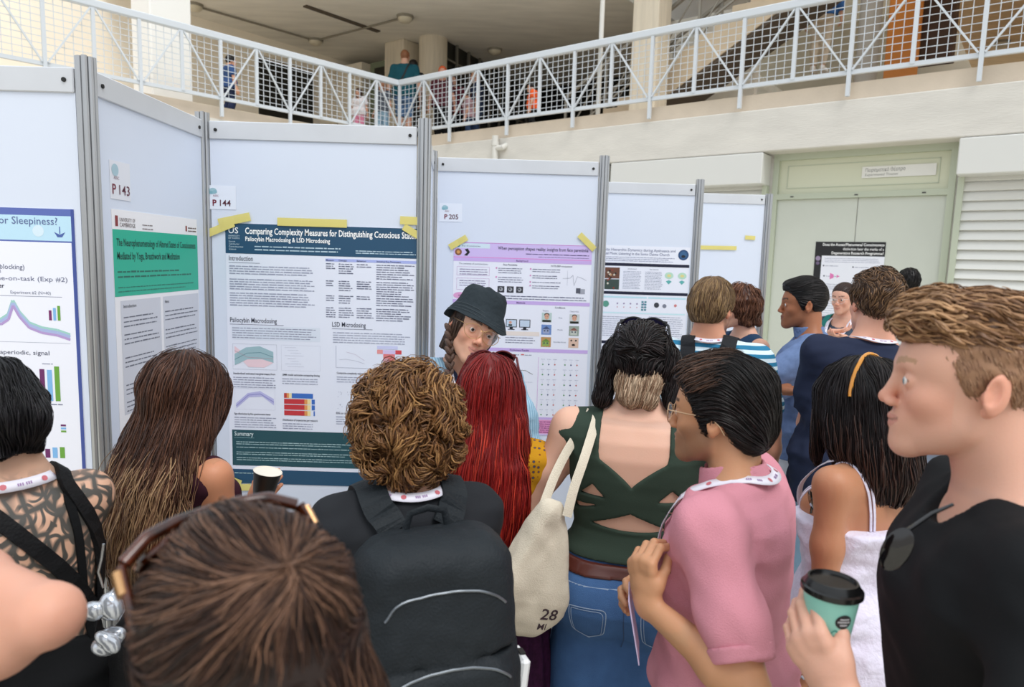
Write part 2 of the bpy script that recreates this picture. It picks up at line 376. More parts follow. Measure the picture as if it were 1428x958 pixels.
# ceiling lamps, conduit, slot in the soffit
def clamp_lamp(x, y, zc, label):
    q = PZ(x, y, zc); t = thing('ceiling_lamp', label, 'lamp', (q[0], q[1], zc-.12), group='bulkhead lamps on the concrete soffit')
    part('lamp_base', MB().lathe([(.16, zc-.05), (.17, zc)], 20, (q[0], q[1], 0)), mat('lamp_grey', '8d8778', .6), t, smooth=True)
    part('lamp_shade', MB().lathe([(.02, zc-.14), (.1, zc-.12), (.14, zc-.08), (.15, zc-.04)], 20, (q[0], q[1], 0)), mat('lamp_glass', 'd8d0ba', .3), t, smooth=True)
    return q
l1 = clamp_lamp(271, 6, 6.6, 'round bulkhead lamp on the soffit above the white column')
l2 = clamp_lamp(440, 55, 6.6, 'round bulkhead lamp on the soffit above the dark doorway')
l3 = clamp_lamp(690, 68, 6.6, 'round bulkhead lamp on the soffit above the person in orange')
l4 = clamp_lamp(565, 22, 6.6, 'round bulkhead lamp on the soffit above the square column')
l5 = clamp_lamp(1396, 58, 6.6, 'round bulkhead lamp on the warm ceiling at far right')
mb = MB()
mb.tube([l1-[0, 0, .03], l2-[0, 0, .03]], .02, 6); tag(mb.build('conduit', mat('lamp_grey')), 'thin grey conduit joining the two left lamps under the soffit', 'conduit')
mb = MB(); mb.tube([l2-[0, 0, .03], l4-[0, 0, .03]], .02, 6); tag(mb.build('conduit', mat('lamp_grey')), 'thin grey conduit from the doorway lamp to the lamp above the square column', 'conduit')
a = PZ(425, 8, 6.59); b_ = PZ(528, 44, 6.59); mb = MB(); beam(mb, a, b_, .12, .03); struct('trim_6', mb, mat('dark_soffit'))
# ------------------------------------------------------------------ printing: posters are one mesh each, thin layers of ink
printm = mat('print', rough=0.45, attr='col')
_T = {}
def text_geo(s, bold):
    k = (s, bold)
    if k in _T: return _T[k]
    cu = bpy.data.curves.new('t', 'FONT'); cu.body = s; cu.size = 1.0; cu.resolution_u = 2; cu.offset = 0.018*bold
    o = bpy.data.objects.new('t', cu); COL.objects.link(o)
    bpy.context.view_layer.update()
    me = bpy.data.meshes.new_from_object(o.evaluated_get(bpy.context.evaluated_depsgraph_get()))
    V = np.zeros(len(me.vertices)*3, np.float32); me.vertices.foreach_get('co', V); V = V.reshape(-1, 3)[:, :2].astype(float)
    F = [tuple(p.vertices) for p in me.polygons]
    bpy.data.objects.remove(o); bpy.data.curves.remove(cu); bpy.data.meshes.remove(me)
    _T[k] = (V, F); return _T[k]
class Sheet:
    """u right, v down, metres; normal towards the reader"""
    def __init__(s, w, h, col='ffffff', th=0.0012):
        s.w, s.h, s.th = w, h, th; s.m = MB(); s.m.col = s2l(col)
        s.m.box((w/2, -h/2, 0), (w, h, th)); s.z = th/2+.0003; s.q = 0.0
    def P(s, u, v, l): return (u, -v, s.z+.0002*l+s.q)
    def rect(s, u0, v0, u1, v1, col, l=1):
        s.q += 1e-6; s.m.col = s2l(col); s.m.add([s.P(u0, v1, l), s.P(u1, v1, l), s.P(u1, v0, l), s.P(u0, v0, l)], [(0, 1, 2, 3)])
    def poly(s, pts, col, l=2):
        s.q += 1e-6; s.m.col = s2l(col); s.m.add([s.P(u, v, l) for u, v in pts], [tuple(range(len(pts)))])
    def disc(s, u, v, r, col, l=2, ry=None, n=20):
        ry = ry or r; s.poly([(u+r*math.cos(-2*math.pi*k/n), v+ry*math.sin(-2*math.pi*k/n)) for k in range(n)], col, l)
    def line(s, pts, w, col, l=3):
        s.m.col = s2l(col)
        for (a, b) in zip(pts[:-1], pts[1:]):
            d = np.array(b)-np.array(a); L = np.linalg.norm(d)
            if L < 1e-9: continue
            s.q += 1e-6; n = np.array([-d[1], d[0]])/L*w/2; q = [np.array(a)-n, np.array(b)-n, np.array(b)+n, np.array(a)+n]
            V = [s.P(*p, l) for p in q]; s.m.add(V, [(3, 2, 1, 0)])
    def frame(s, u0, v0, u1, v1, w, col, l=2): s.line([(u0, v0), (u1, v0), (u1, v1), (u0, v1), (u0, v0)], w, col, l)
    def text(s, u, v, size, t, col='222222', bold=0, w=None, align='l', l=4):
        V, F = text_geo(t, bold)
        if len(V) == 0: return
        W = V[:, 0].max(); k = size; kx = size if w is None else w/W
        if align == 'r': u -= W*kx
        if align == 'c': u -= W*kx/2
        s.m.col = s2l(col); s.m.add([s.P(u+x*kx, v-y*k, l) for x, y in V], F)
    def words(s, u0, v0, u1, n, dv, col='555a66', sz=None, ragged=.25, rs=None, bold=False):
        """small print too fine to read: rows of word-long marks"""
        rs = rs or random; sz = sz or dv*.42; s.m.col = s2l(col)
        for i in range(n):
            u = u0; e = u1-(u1-u0)*ragged*rs.random(); v = v0+dv*i
            while u < e-.004:
                L = min(rs.uniform(.006, .026)*max(1, sz/.004), e-u)
                hh = sz*rs.uniform(.6, .85)
                s.m.add([s.P(u, v, 3), s.P(u+L, v, 3), s.P(u+L, v-hh, 3), s.P(u, v-hh, 3)], [(0, 1, 2, 3)]); u += L+sz*.6
    def build(s, name, o, ru, label, cat='poster', group=None, name2=None):
        """o: top left corner in the world, ru: unit vector to the right"""
        ru = np.array(ru, float); ru /= np.linalg.norm(ru); up = np.array([0, 0, 1.0]); nr = np.cross(ru, up)
        V = np.vstack(s.m.v); me = npmesh(name, V, s.m.f, False, np.vstack(s.m.c)); ob = link(name, me, printm)
        ob.matrix_world = Matrix(((ru[0], up[0], nr[0], o[0]), (ru[1], up[1], nr[1], o[1]), (ru[2], up[2], nr[2], o[2]), (0, 0, 0, 1)))
        return tag(ob, label, cat, group)

# ------------------------------------------------------------------ poster boards
sheetm = mat('board_white', 'dbe3f2', 0.45, noise=(1.2, 0.02)); alu = mat('board_rail', 'd2d5da', 0.4, metal=0.15, noise=(6, .05, (1, 1, 1))); alu2 = mat('board_post', 'b4b6b8', 0.3, metal=0.8); blk = mat('black_plastic', '151515', .5)
TOPZ = 2.375
def board(a, b, label, top=TOPZ, bot=0.06):
    """board from a to b (plan), reader's side is on the right-hand normal"""
    a = np.array([*a, 0.0]); b = np.array([*b, 0.0]); d = b-a; L = np.linalg.norm(d); d /= L; nr = np.cross(d, [0, 0, 1.0]); R = np.array([d, nr, [0, 0, 1]]).T
    c = (a+b)/2; t = thing('poster_board', label, 'poster board', c)
    def bx(name, s0, s1, z0, z1, w0, w1, m, par=t, b_=0):
        mb = MB(); mb.box(d*((s0+s1)/2)+nr*((w0+w1)/2)+np.array([0, 0, (z0+z1)/2]), (s1-s0, w1-w0, z1-z0), R, b_); return mb.build(name, m, par)
    h = L/2-.032
    bx('panel', -h, h, bot+.04, top-.03, -.006, .006, sheetm)
    tr = bx('top_rail', -h, h, top-.075, top, -.013, .013, alu, b_=.003); bx('bottom_rail', -h, h, bot, bot+.07, -.013, .013, alu, b_=.003)
    for s in (-h+.028, h-.028):
        mb = MB(); Rr = np.array([d, [0, 0, 1], -nr]).T
        mb.lathe([(.007, 0), (.007, .004)], 10, d*s-nr*-.013+np.array([0, 0, top-.037]), np.array([d, [0, 0, 1.0], nr]).T@np.eye(3)); mb.build('screw', blk, tr)
    return t
def post(x, y, label, top=TOPZ+.035):
    t = thing('board_post', label, 'post', (x, y, 0), group='aluminium posts of the poster boards')
    mb = MB()
    for k in range(8):
        a = math.pi/4*k+.39; r = .0085; mb.tube([(.021*math.cos(a), .021*math.sin(a), .0), (.021*math.cos(a), .021*math.sin(a), top-.002*(k % 2))], r, 8)
    mb.tube([(0, 0, 0), (0, 0, top-.006)], .018, 10)
    mb.build('extrusion', alu2, t, smooth=True)
    MB().lathe([(.05, 0), (.05, .012), (.02, .02)], 16).build('foot', blk, t, smooth=True)
    return t
PX = [(-1.335, 2.18), (-1.335, 2.97), (-.395, 2.97), (-.465, 3.82), (.475, 3.82), (.475, 4.72), (1.24, 4.72), (1.27, 5.5), (1.995, 5.5)]
names = ['between the blue chart poster and P143', 'between P143 and P144', 'between P144 and P205', 'hidden behind the P144 board edge', 'at the right edge of the P205 board', 'behind the right edge of the P205 board', 'right of the board with the round emblem poster', 'behind the emblem poster board', 'at the far right end of the board row']
for (x, y), nm in zip(PX, names): post(x, y, 'silver aluminium post '+nm)
post(-2.30, 2.18, 'silver aluminium post at the left end of the nearest board, out of frame')
boards = [((-2.3, 2.18), PX[0], 'white poster board at far left carrying the blue bordered chart poster'),
          (PX[0], PX[1], 'white poster board seen edge on, carrying number P143'),
          (PX[1], PX[2], 'white poster board carrying number P144 and the navy headed poster'),
          (PX[2], PX[3], 'white side board hidden behind the P144 board'),
          (PX[3], PX[4], 'white poster board carrying number P205 and the lilac poster'),
          (PX[4], PX[5], 'white side board behind the P205 board'),
          (PX[5], PX[6], 'white poster board with the emblem poster, right of P205'),
          (PX[6], PX[7], 'white side board behind the emblem poster board'),
          (PX[7], PX[8], 'empty white poster board at the right end of the row')]
for a, b, lb in boards: board(a, b, lb, top=TOPZ if a[1] < 5.4 else 2.40)
rs = random.Random(3)
def small_card(o, ru, txt, label, wc=.118, hc_=.095):
    s = Sheet(wc, hc_, 'e6ecf8', .0008); s.disc(.030, .024, .017, '9fc2cd', ry=.013); s.disc(.022, .030, .009, '7fb0bd', ry=.007, l=3); s.disc(.038, .027, .010, '8db9c6', ry=.007, l=3)
    s.text(.030, .047, .011, 'ASSC', '8a4a5a'); s.text(.026, .085, .036, 'P', '7a1f35', bold=1.2); s.text(.052, .085, .036, txt, '5a2334', bold=.5)
    return s.build('number_card', o, ru, label, 'card')
yb = lambda y: y-.0075
# P144 poster -----------------------------------------------------------------
def on_front(x, y, Y): q = P(x, y, Y); return q
F1 = 2.97-.0072
o = P(314, 311, F1)
s = Sheet(.841, 1.15, 'e9edfb')
navy = '1d4c6c'; teal = '1d4d57'
s.rect(0, 0, .841, .128, navy)
s.text(.085, .043, .0385, 'Comparing Complexity Measures for Distinguishing Conscious States', 'ffffff', bold=1, w=.735)
s.text(.085, .073, .027, 'Psilocybin Macrodosing & LSD Microdosing', 'ffffff', bold=1, w=.365)
s.text(.012, .042, .036, 'US', 'ffffff', bold=.2, w=.044); s.text(.012, .056, .009, 'UNIVERSITY', 'cfe0ea', w=.05); s.text(.012, .066, .009, 'OF SUSSEX', 'cfe0ea', w=.05)
for i, t in enumerate(('Sussex', 'Centre for', 'Consciousness', 'Science')): s.text(.014, .080+.011*i, .0105, t, 'cfe0ea')
s.words(.125, .098, .50, 2, .014, 'b9d0de', .0065, .05, rs); s.words(.56, .104, .82, 2, .009, 'b9d0de', .005, .05, rs)
def head(u, v, t, w): s.text(u, v, .030, t, '333a50', bold=.2, w=w); s.line([(u, v+.009), (u+w+.03, v+.009)], .0018, '6a6f86')
head(.012, .158, 'Introduction', .105)
for v0, n in ((.184, 4), (.240, 5), (.300, 6)): s.words(.014, v0, .385, n, .0105, '989db4', .0055, .12, rs)
s.rect(.43, .138, .825, .150, 'aab6ee'); 
for u, t in ((.432, 'Measure'), (.487, 'Concept'), (.565, 'Behaviour'), (.65, 'Statistical Key Parameters')): s.text(u, .148, .010, t, '2a2f4a', bold=.5)
for u0, u1, rows in ((.432, .475, ((.162, 3), (.236, 3), (.300, 3), (.352, 5))), (.487, .555, ((.162, 5), (.236, 5), (.300, 4), (.352, 5))), (.565, .64, ((.162, 2), (.236, 4), (.300, 2), (.352, 5))), (.65, .815, ((.162, 7), (.236, 7), (.306, 4), (.352, 6)))):
    for v0, n in rows: s.words(u0, v0, u1, n, .0098, '666b84', .005, .35, rs)
head(.012, .425, 'Psilocybin Macrodosing', .205); head(.457, .432, 'LSD Microdosing', .148)
s.rect(.02, .440, .405, .502, 'dfe6f4'); s.words(.022, .452, .39, 5, .0105, '989db4', .0052, .08, rs); s.words(.462, .460, .80, 5, .0105, 'a2a7bc', .0052, .1, rs)
# shaded band charts
s.frame(.022, .520, .215, .632, .001, 'aab0c2')
s.poly([(.03, .53), (.085, .57), (.15, .575), (.2, .565), (.2, .60), (.16, .622), (.09, .622), (.03, .56)][::-1], 'efd3dc', 2)
s.poly([(.03, .565), (.08, .535), (.14, .528), (.2, .552), (.2, .60), (.15, .585), (.085, .588), (.03, .615)][::-1], '9fbfc8', 3)
s.line([(.03, .59), (.085, .560), (.145, .556), (.2, .575)], .002, '4e7f8c', 4); s.line([(.03, .55), (.085, .578), (.2, .582)], .0015, 'b08a98', 4)
s.frame(.235, .520, .405, .632, .0008, 'c6cada')
for i in range(8): s.line([(.25+.012*(i % 3), .53+.012*i), (.30+.011*(i % 4), .53+.012*i)], .0008, 'a6abc0', 3)
s.text(.022, .655, .0125, 'Standardised estimated marginal means from', '2b2f45', bold=.8, w=.185); s.words(.022, .671, .21, 5, .0105, '989db4', .005, .1, rs)
s.text(.238, .655, .0125, 'LMM model estimates comparing dosing', '2b2f45', bold=.8, w=.165); s.words(.238, .671, .40, 3, .0105, '989db4', .005, .1, rs)
s.frame(.028, .718, .205, .812, .0008, 'c6cada')
s.poly([(.033, .785), (.085, .738), (.14, .728), (.2, .762), (.2, .79), (.15, .752), (.09, .757), (.033, .808)][::-1], 'bdbde8', 2); s.line([(.033, .797), (.088, .747), (.14, .740), (.2, .776)], .003, '8c8cd0', 4)
for i, (r_, o_, y_, b_) in enumerate(((.012, .02, .03, .10), (.088, .104, .116, .130), (.088, .104, .116, .130), (.088, .104, .124, .128))):
    v = .733+.026*i; k = 1.0
    if i == 0: segs = ((0, .012, 'c23b33'), (.012, .022, 'e59a55'), (.022, .034, 'f1e2b0'), (.034, .128, '3a6fc4'))
    else: segs = ((0, .090, 'c8323a'), (.090, .103, 'e59a55'), (.103, .117, 'f3dfa0'), (.122 if i < 3 else .130, .136, '3a6fc4'))
    for a, b2, c_ in segs: s.rect(.245+a, v, .245+b2, v+.022, c_, 3)
s.text(.024, .836, .0125, 'Ego-dissolution by five questionnaire items', '2b2f45', bold=.8, w=.16); s.words(.024, .851, .21, 5, .0105, '989db4', .005, .1, rs)
s.text(.238, .858, .0125, 'Distribution of trajectories per measure', '2b2f45', bold=.8, w=.155); s.words(.238, .873, .38, 3, .0105, '989db4', .005, .1, rs)
# LSD side
s.line([(.475, .515), (.475, .612), (.62, .612)], .0012, '9aa0b6')
s.line([(.49, .577), (.52, .574), (.56, .580), (.60, .592)], .001, '9aa0b6'); s.line([(.52, .542), (.56, .552), (.60, .578)], .001, 'b6a0b6')
s.text(.478, .640, .0125, 'Composite complexity trajectory', '2b2f45', bold=.6, w=.13); s.words(.478, .656, .61, 3, .0105, 'a2a7bc', .005, .1, rs)
for (a, b2, c_, d_, cc) in ((.655, .510, .745, .525, 'cfd2f4'), (.655, .528, .680, .546, 'ec9a9a'), (.680, .528, .735, .546, 'd8c8ee'), (.735, .528, .762, .546, 'd84a52'), (.682, .546, .733, .622, 'e57d80'), (.682, .566, .708, .585, 'e0a9bb')): s.rect(a, b2, c_, d_, cc, 2)
s.line([(.708, .546), (.708, .622)], .001, 'd06a70'); s.line([(.682, .585), (.733, .585)], .001, 'd06a70')
s.text(.64, .640, .0125, 'Between group statistics', '2b2f45', bold=.6, w=.11); s.words(.64, .656, .78, 3, .0105, 'a2a7bc', .005, .1, rs)
for i in range(5):
    for j in range(2):
        for k in range(5): s.disc(.475+.042*i+rs.uniform(0, .03), .715+.05*j+rs.uniform(0, .03), .0014, '7d83a0', 3, n=6)
s.text(.475, .820, .0125, 'EEG as task for LSD', '2b2f45', bold=.6, w=.09); s.words(.475, .835, .66, 4, .0105, 'a2a7bc', .005, .1, rs)
s.rect(.012, .905, .62, 1.068, teal); s.text(.022, .932, .028, 'Summary', 'dfeef0', bold=.2, w=.085); s.line([(.022, .941), (.11, .941)], .0015, '8fb4ba')
for v0 in (.962, .986, 1.008, 1.034): s.words(.03, v0, .60, 2 if v0 != .986 else 1, .0095, 'a9c6ca', .0045, .2, rs)
s.words(.64, .95, .82, 8, .0105, 'a2a7bc', .005, .2, rs)
s.rect(.0, 1.085, .841, 1.125, navy); s.words(.02, 1.105, .25, 1, .01, 'a9c6ca', .005, .1, rs)
s.rect(0, 1.125, .841, 1.15, navy, 1)
s.build('poster', o, (1, 0, 0), 'navy headed research poster titled Comparing Complexity Measures, on the P144 board')
small_card(P(287, 258, F1), (1, 0, 0), '144', 'white card numbered 144 at the top left of the board with the navy poster', .128, .10)

tapem = mat('yellow_tape', 'ecdf84', .5, trans=0.0, alpha=.80)
def tape(a, b, w, nrm, label):
    a = np.array(a, float); b = np.array(b, float); d = (b-a); L = np.linalg.norm(d); d /= L; n = np.array(nrm, float); t = np.cross(n, d)
    mb = MB(); m = 6; rows = []
    for i in range(m+1):
        q = d*(L*i/m-L/2); j = .0012*math.sin(i*2.1)
        rows += [q-t*w/2+n*(.0008+abs(j)), q+t*w/2+n*(.0008+abs(j)*.5)]
    F = [(2*i, 2*i+2, 2*i+3, 2*i+1) for i in range(m)]
    V = rows+[r-n*.0006 for r in rows]; k = len(rows)
    F += [tuple(x+k for x in f[::-1]) for f in F]+[(2*i, 2*i+k, 2*i+2+k, 2*i+2) for i in range(m)]+[(2*i+1, 2*i+3, 2*i+3+k, 2*i+1+k) for i in range(m)]+[(0, 1, 1+k, k), (2*m, 2*m+k, 2*m+1+k, 2*m+1)]
    me = npmesh('tape_strip', V, F); o = link('tape_strip', me, tapem); o.location = (a+b)/2+n*.0022
    return tag(o, label, 'tape')
NF = (0, -1, 0)
for (x0, y0, x1, y1, w, lb) in ((305, 311, 349, 302, .036, 'upper yellow tape strip at the top left corner of the P144 poster'), (289, 326, 326, 311, .032, 'lower yellow tape strip at the top left corner of the P144 poster, slanting down'),
        (387, 309, 484, 312, .034, 'long level yellow tape strip at the top middle of the P144 poster'), (558, 307, 595, 309, .034, 'level yellow tape strip at the top right corner of the P144 poster'), (563, 316, 594, 335, .030, 'slanting yellow tape strip at the top right corner of the P144 poster'),
        (308, 664, 336, 675, .036, 'slanting yellow tape strip at the bottom left corner of the P144 poster'), (316, 680, 350, 679, .03, 'level yellow tape strip under the bottom left corner of the P144 poster')):
    tape(P(x0, y0, F1-.003), P(x1, y1, F1-.003), w, NF, lb)

# P205 poster -----------------------------------------------------------------
F2 = 3.82-.0072
o = P(633, 337, F2); s = Sheet(.765, 1.08, 'eef0fb'); lil = 'cdb2ea'; pk = 'd9a6e0'
s.rect(0, 0, .765, .082, 'd3bff0'); s.rect(0, .080, .765, .086, 'dd8bd0', 2); s.rect(0, .084, .765, .104, lil, 2); s.line([(0, .002), (.765, .002)], .003, 'c97fc4')
s.text(.745, .036, .026, 'When perception shapes reality: insights from face pareidolia', '2e2350', bold=.6, w=.50, align='r'); s.words(.40, .058, .75, 1, .01, '5a4a80', .006, .02, rs); s.words(.47, .072, .75, 1, .01, '7a6aa0', .004, .02, rs)
s.rect(.01, .006, .2, .032, 'd5e6f2', 2); s.disc(.026, .019, .010, '5b9fc0', 3); s.text(.045, .024, .011, 'Brain & Consciousness', '444a66'); s.disc(.026, .055, .019, '8c5a3c', 2); s.disc(.026, .055, .009, 'd8a05c', 3); s.poly([(.06, .04), (.078, .035), (.090, .055), (.075, .075), (.058, .072), (.074, .056)], '1c1c22', 3)
s.text(.38, .099, .014, 'Background', '4a2f70', bold=.5, align='c')
s.text(.11, .122, .013, 'The contents of consciousness', '555a70', align='c'); s.text(.315, .122, .013, 'Face Pareidolia', '333850', bold=.6, align='c'); s.text(.60, .122, .013, 'N170 ERP component', '333850', bold=.5, align='c')
for v0, v1 in ((.135, .182), (.198, .262)): s.frame(.02, v0, .2, v1, .0015, 'c39ac6'); s.words(.035, v0+.016, .19, 3, .013, '8a80a0', .005, .1, rs)
for u0, u1, n0 in ((.235, .39, ((.14, 3), (.19, 3))), (.425, .60, ((.14, 2), (.176, 2), (.212, 1), (.232, 2)))):
    for v0, n in n0: s.words(u0+.015, v0, u1, n, .012, '6c6f88', .005, .15, rs); s.disc(u0+.004, v0-.003, .005, 'd58cc0', 3, n=8)
s.line([(.61, .185), (.65, .182), (.665, .165), (.673, .222), (.69, .172), (.71, .178), (.74, .192)], .0015, '7a7d90'); s.line([(.635, .14), (.635, .225)], .001, '9a9db0')
for i in range(3): s.rect(.248+.052*i, .237, .286+.052*i, .272, '30323a', 2); s.disc(.267+.052*i, .254, .011, 'a8aab0', 3, n=12); s.disc(.264+.052*i, .252, .005, '30323a', 4, n=8)
s.rect(.685, .236, .71, .265, '555866', 2); s.rect(.70, .24, .735, .268, 'a5a8b5', 1)
s.disc(.04, .295, .038, 'e2a3cf', 2, ry=.018); s.text(.04, .299, .013, 'AIM', '6a2f60', bold=.6, align='c'); s.words(.09, .293, .755, 2, .014, '555a78', .006, .05, rs)
s.rect(0, .316, .765, .336, lil); s.text(.38, .331, .014, 'Methods', '4a2f70', bold=.5, align='c')
s.text(.008, .350, .012, 'Participants', '333850', bold=.6); s.words(.008, .364, .2, 2, .013, '6c6f88', .005, .2, rs)
s.text(.60, .352, .013, 'Conditions', '333850', bold=.5, align='c'); s.text(.52, .370, .011, 'Targets', '6c6f88', align='c'); s.text(.68, .370, .011, 'Catch trials', '6c6f88', align='c')
for u in (.30, .375):
    s.rect(u, .420, u+.062, .465, '20242e', 2); s.rect(u+.004, .424, u+.058, .461, 'c8d8ea', 3); s.rect(u+.022, .465, u+.040, .475, '20242e', 2); s.rect(u+.012, .475, u+.05, .479, '20242e', 2)
s.disc(.325, .438, .008, 'd8a088', 4); s.rect(.315, .448, .335, .458, '203020', 4)
def facep(u, v, bg2): s.rect(u, v, u+.056, v+.052, bg2, 2); s.disc(u+.028, v+.022, .013, 'd9a58c', 4, ry=.016); s.disc(u+.028, v+.012, .0145, '3a2a22', 3, ry=.011); s.rect(u+.004, v+.040, u+.052, v+.052, '22281e', 4); s.disc(u+.023, v+.021, .0018, '402a20', 5, n=6); s.disc(u+.033, v+.021, .0018, '402a20', 5, n=6)
facep(.50, .378, 'bfd2cf'); facep(.655, .382, 'd0d4d4')
def housep(u, v, c1, c2, c3): s.rect(u, v, u+.056, v+.056, c1, 2); s.rect(u+.008, v+.024, u+.046, v+.05, c2, 3); s.poly([(u+.004, v+.026), (u+.028, v+.008), (u+.05, v+.026)][::-1], c3, 4); s.rect(u+.014, v+.03, u+.022, v+.038, '3b4a5c', 5); s.rect(u+.032, v+.03, u+.040, v+.038, '3b4a5c', 5)
housep(.50, .445, '6f8fc8', '9fa8c8', '44527c'); housep(.655, .448, '9aa79c', 'c8ccc2', '8a5a50')
housep(.50, .515, 'c0925c', '8fae5a', '6c9040'); s.rect(.655, .515, .711, .571, 'e0c0ac', 2)
s.disc(.67, .530, .005, '2a2020', 4); s.disc(.696, .530, .005, '2a2020', 4); s.disc(.683, .555, .010, '2a2020', 4, ry=.006)
s.text(.605, .408, .011, 'Face', '6c6f88', align='c'); s.text(.605, .475, .011, 'House', '6c6f88', align='c'); s.text(.605, .545, .011, 'Face-like House', '6c6f88', align='c')
s.rect(.24, .488, .49, .512, 'ece0d8', 1); s.words(.30, .525, .48, 3, .014, '6c6f88', .005, .3, rs)
s.rect(0, .583, .765, .603, lil); s.text(.38, .598, .014, 'Preliminary Results', '4a2f70', bold=.5, align='c')
for u, c_ in ((.25, '6cae5c'), (.32, '3a3f90'), (.39, 'd86a6a')): s.rect(u, .615, u+.018, .621, c_, 3); s.words(u+.022, .622, u+.06, 1, .01, '8a8da0', .005, 0, rs)
for v in (.655, .84):
    s.line([(.28, v), (.28, v+.12), (.46, v+.12)], .0012, '9aa0b6'); s.line([(.28, v+.08), (.31, v+.078), (.33, v+.065), (.342, v+.08), (.36, v+.055), (.40, v+.052), (.42, v+.054), (.46, v+.075)], .0022, '6a6a60')
    s.line([(.37, v), (.37, v+.12)], .0008, 'c0c4d6')
s.line([(.49, .63), (.49, .965)], .002, 'd9a6e0')
for i in range(2):
    for j in range(6):
        for k, c_ in enumerate(('4e9a5a', '34427e', 'c8645c')):
            u = .515+.125*i+.034*k; v = .670+.058*j; s.disc(u, v, .0042, c_, 3, n=10); s.line([(u, v-.024), (u, v-.008)], .0008, 'a0a4ba'); s.words(u-.01, v-.028, u+.01, 1, .01, 'b0b4c8', .003, 0, rs)
s.rect(0, .975, .765, .985, lil); s.rect(.42, .99, .765, 1.07, 'e79ac8'); s.words(.43, 1.004, .755, 6, .012, '8a3f78', .006, .05, rs); s.rect(.40, .985, .765, 1.08, 'd7c3ee', 0)
s.build('poster', o, (1, 0, 0), 'lilac striped research poster about face pareidolia on the P205 board')
small_card(P(613, 283, F2), (1, 0, 0), '205', 'white card numbered 205 at the top left of the board with the lilac poster', .125, .10)
tape(P(627, 345, F2-.003), P(651, 331, F2-.003), .034, NF, 'slanting yellow tape strip at the top left corner of the lilac poster')
tape(P(808, 327, F2-.003), P(829, 348, F2-.003), .034, NF, 'slanting yellow tape strip at the top right corner of the lilac poster')

# emblem poster ---------------------------------------------------------------
F3 = 4.72-.0072
o = P(820, 341, F3); s = Sheet(.70, 1.05, 'eceffa')
s.text(.60, .036, .026, 'in Delta Hierarchic Dynamics during Ayahuasca and', '5a6288', w=.53, align='r'); s.text(.56, .062, .026, 'Ritual Music Listening in the Santo Daime Church', '5a6288', w=.47, align='r'); s.words(.10, .080, .60, 3, .012, '8a90ac', .005, .1, rs)
s.disc(.655, .052, .036, '274a78', 2); s.disc(.655, .052, .024, '35608c', 3); s.disc(.655, .062, .014, '141a2c', 4, ry=.010)
for v0, v1 in ((.118, .138), (.312, .332), (.655, .675), (.99, 1.0)): s.rect(.09, v0, .70, v1, '0e1330', 2)
s.rect(.125, .15, .225, .225, '6a4434', 2); s.rect(.125, .230, .225, .30, '3a4a44', 2)
for i in range(14): s.disc(rs.uniform(.135, .215), rs.uniform(.158, .292), .007, rs.choice(['c89a6c', '1c1a1a', 'd8d0c0', '8a3c30']), 3, n=8)
for u in (.25, .40): s.text(u+.06, .160, .012, 'Introduction', '555a70', align='c'); s.words(u, .176, u+.125, 12, .0105, '9499b0', .004, .1, rs)
for u in (.565, .655): s.disc(u, .195, .030, 'b9dcc8', 2, ry=.023); s.disc(u, .195, .014, 'e0d890', 3, ry=.010); s.poly([(u-.02, .235), (u, .225), (u+.02, .235), (u, .255)], '5fb0ae', 3)
s.rect(.09, .345, .42, .357, 'bfe2ee', 2); s.rect(.43, .345, .69, .357, 'bfe2ee', 2)
s.disc(.14, .40, .022, '5a9a88', 3); 
for i in range(5): s.disc(.22+.045*i, .395, .006, '9a8ab0', 3, n=8); s.disc(.22+.045*i, .42, .004, 'c88a9a', 3, n=8)
for j in range(4): s.rect(.385, .375+.018*j, .40, .387+.018*j, '4a8a9a', 3); s.rect(.405, .375+.018*j, .42, .387+.018*j, '4a8a9a', 3)
s.disc(.49, .40, .018, '3c4048', 3); s.disc(.545, .405, .014, '7a7f90', 3); s.disc(.62, .40, .010, 'd08080', 3)
s.rect(.09, .455, .69, .465, 'cdeaf2', 2); s.words(.10, .49, .40, 10, .0145, '9499b0', .005, .1, rs); s.words(.44, .485, .68, 11, .0145, '9499b0', .005, .1, rs)
for j in range(3): s.line([(.10+.02*i, .74+.07*j+rs.uniform(-.02, .02)) for i in range(28)], .002, 'a06a7a'); s.words(.1, .70+.07*j, .3, 1, .01, '9499b0', .004, 0, rs)
s.build('poster', o, (1, 0, 0), 'white poster with dark navy bars and a round blue emblem, right of the P205 board')
# empty board tape
F4 = 5.5-.0072
tape(P(975, 345, F4-.003), P(1027, 346, F4-.003), .032, NF, 'long level yellow tape strip on the empty board')
tape(P(1039, 331, F4-.003), P(1053, 332, F4-.003), .032, NF, 'short yellow tape strip high on the empty board')

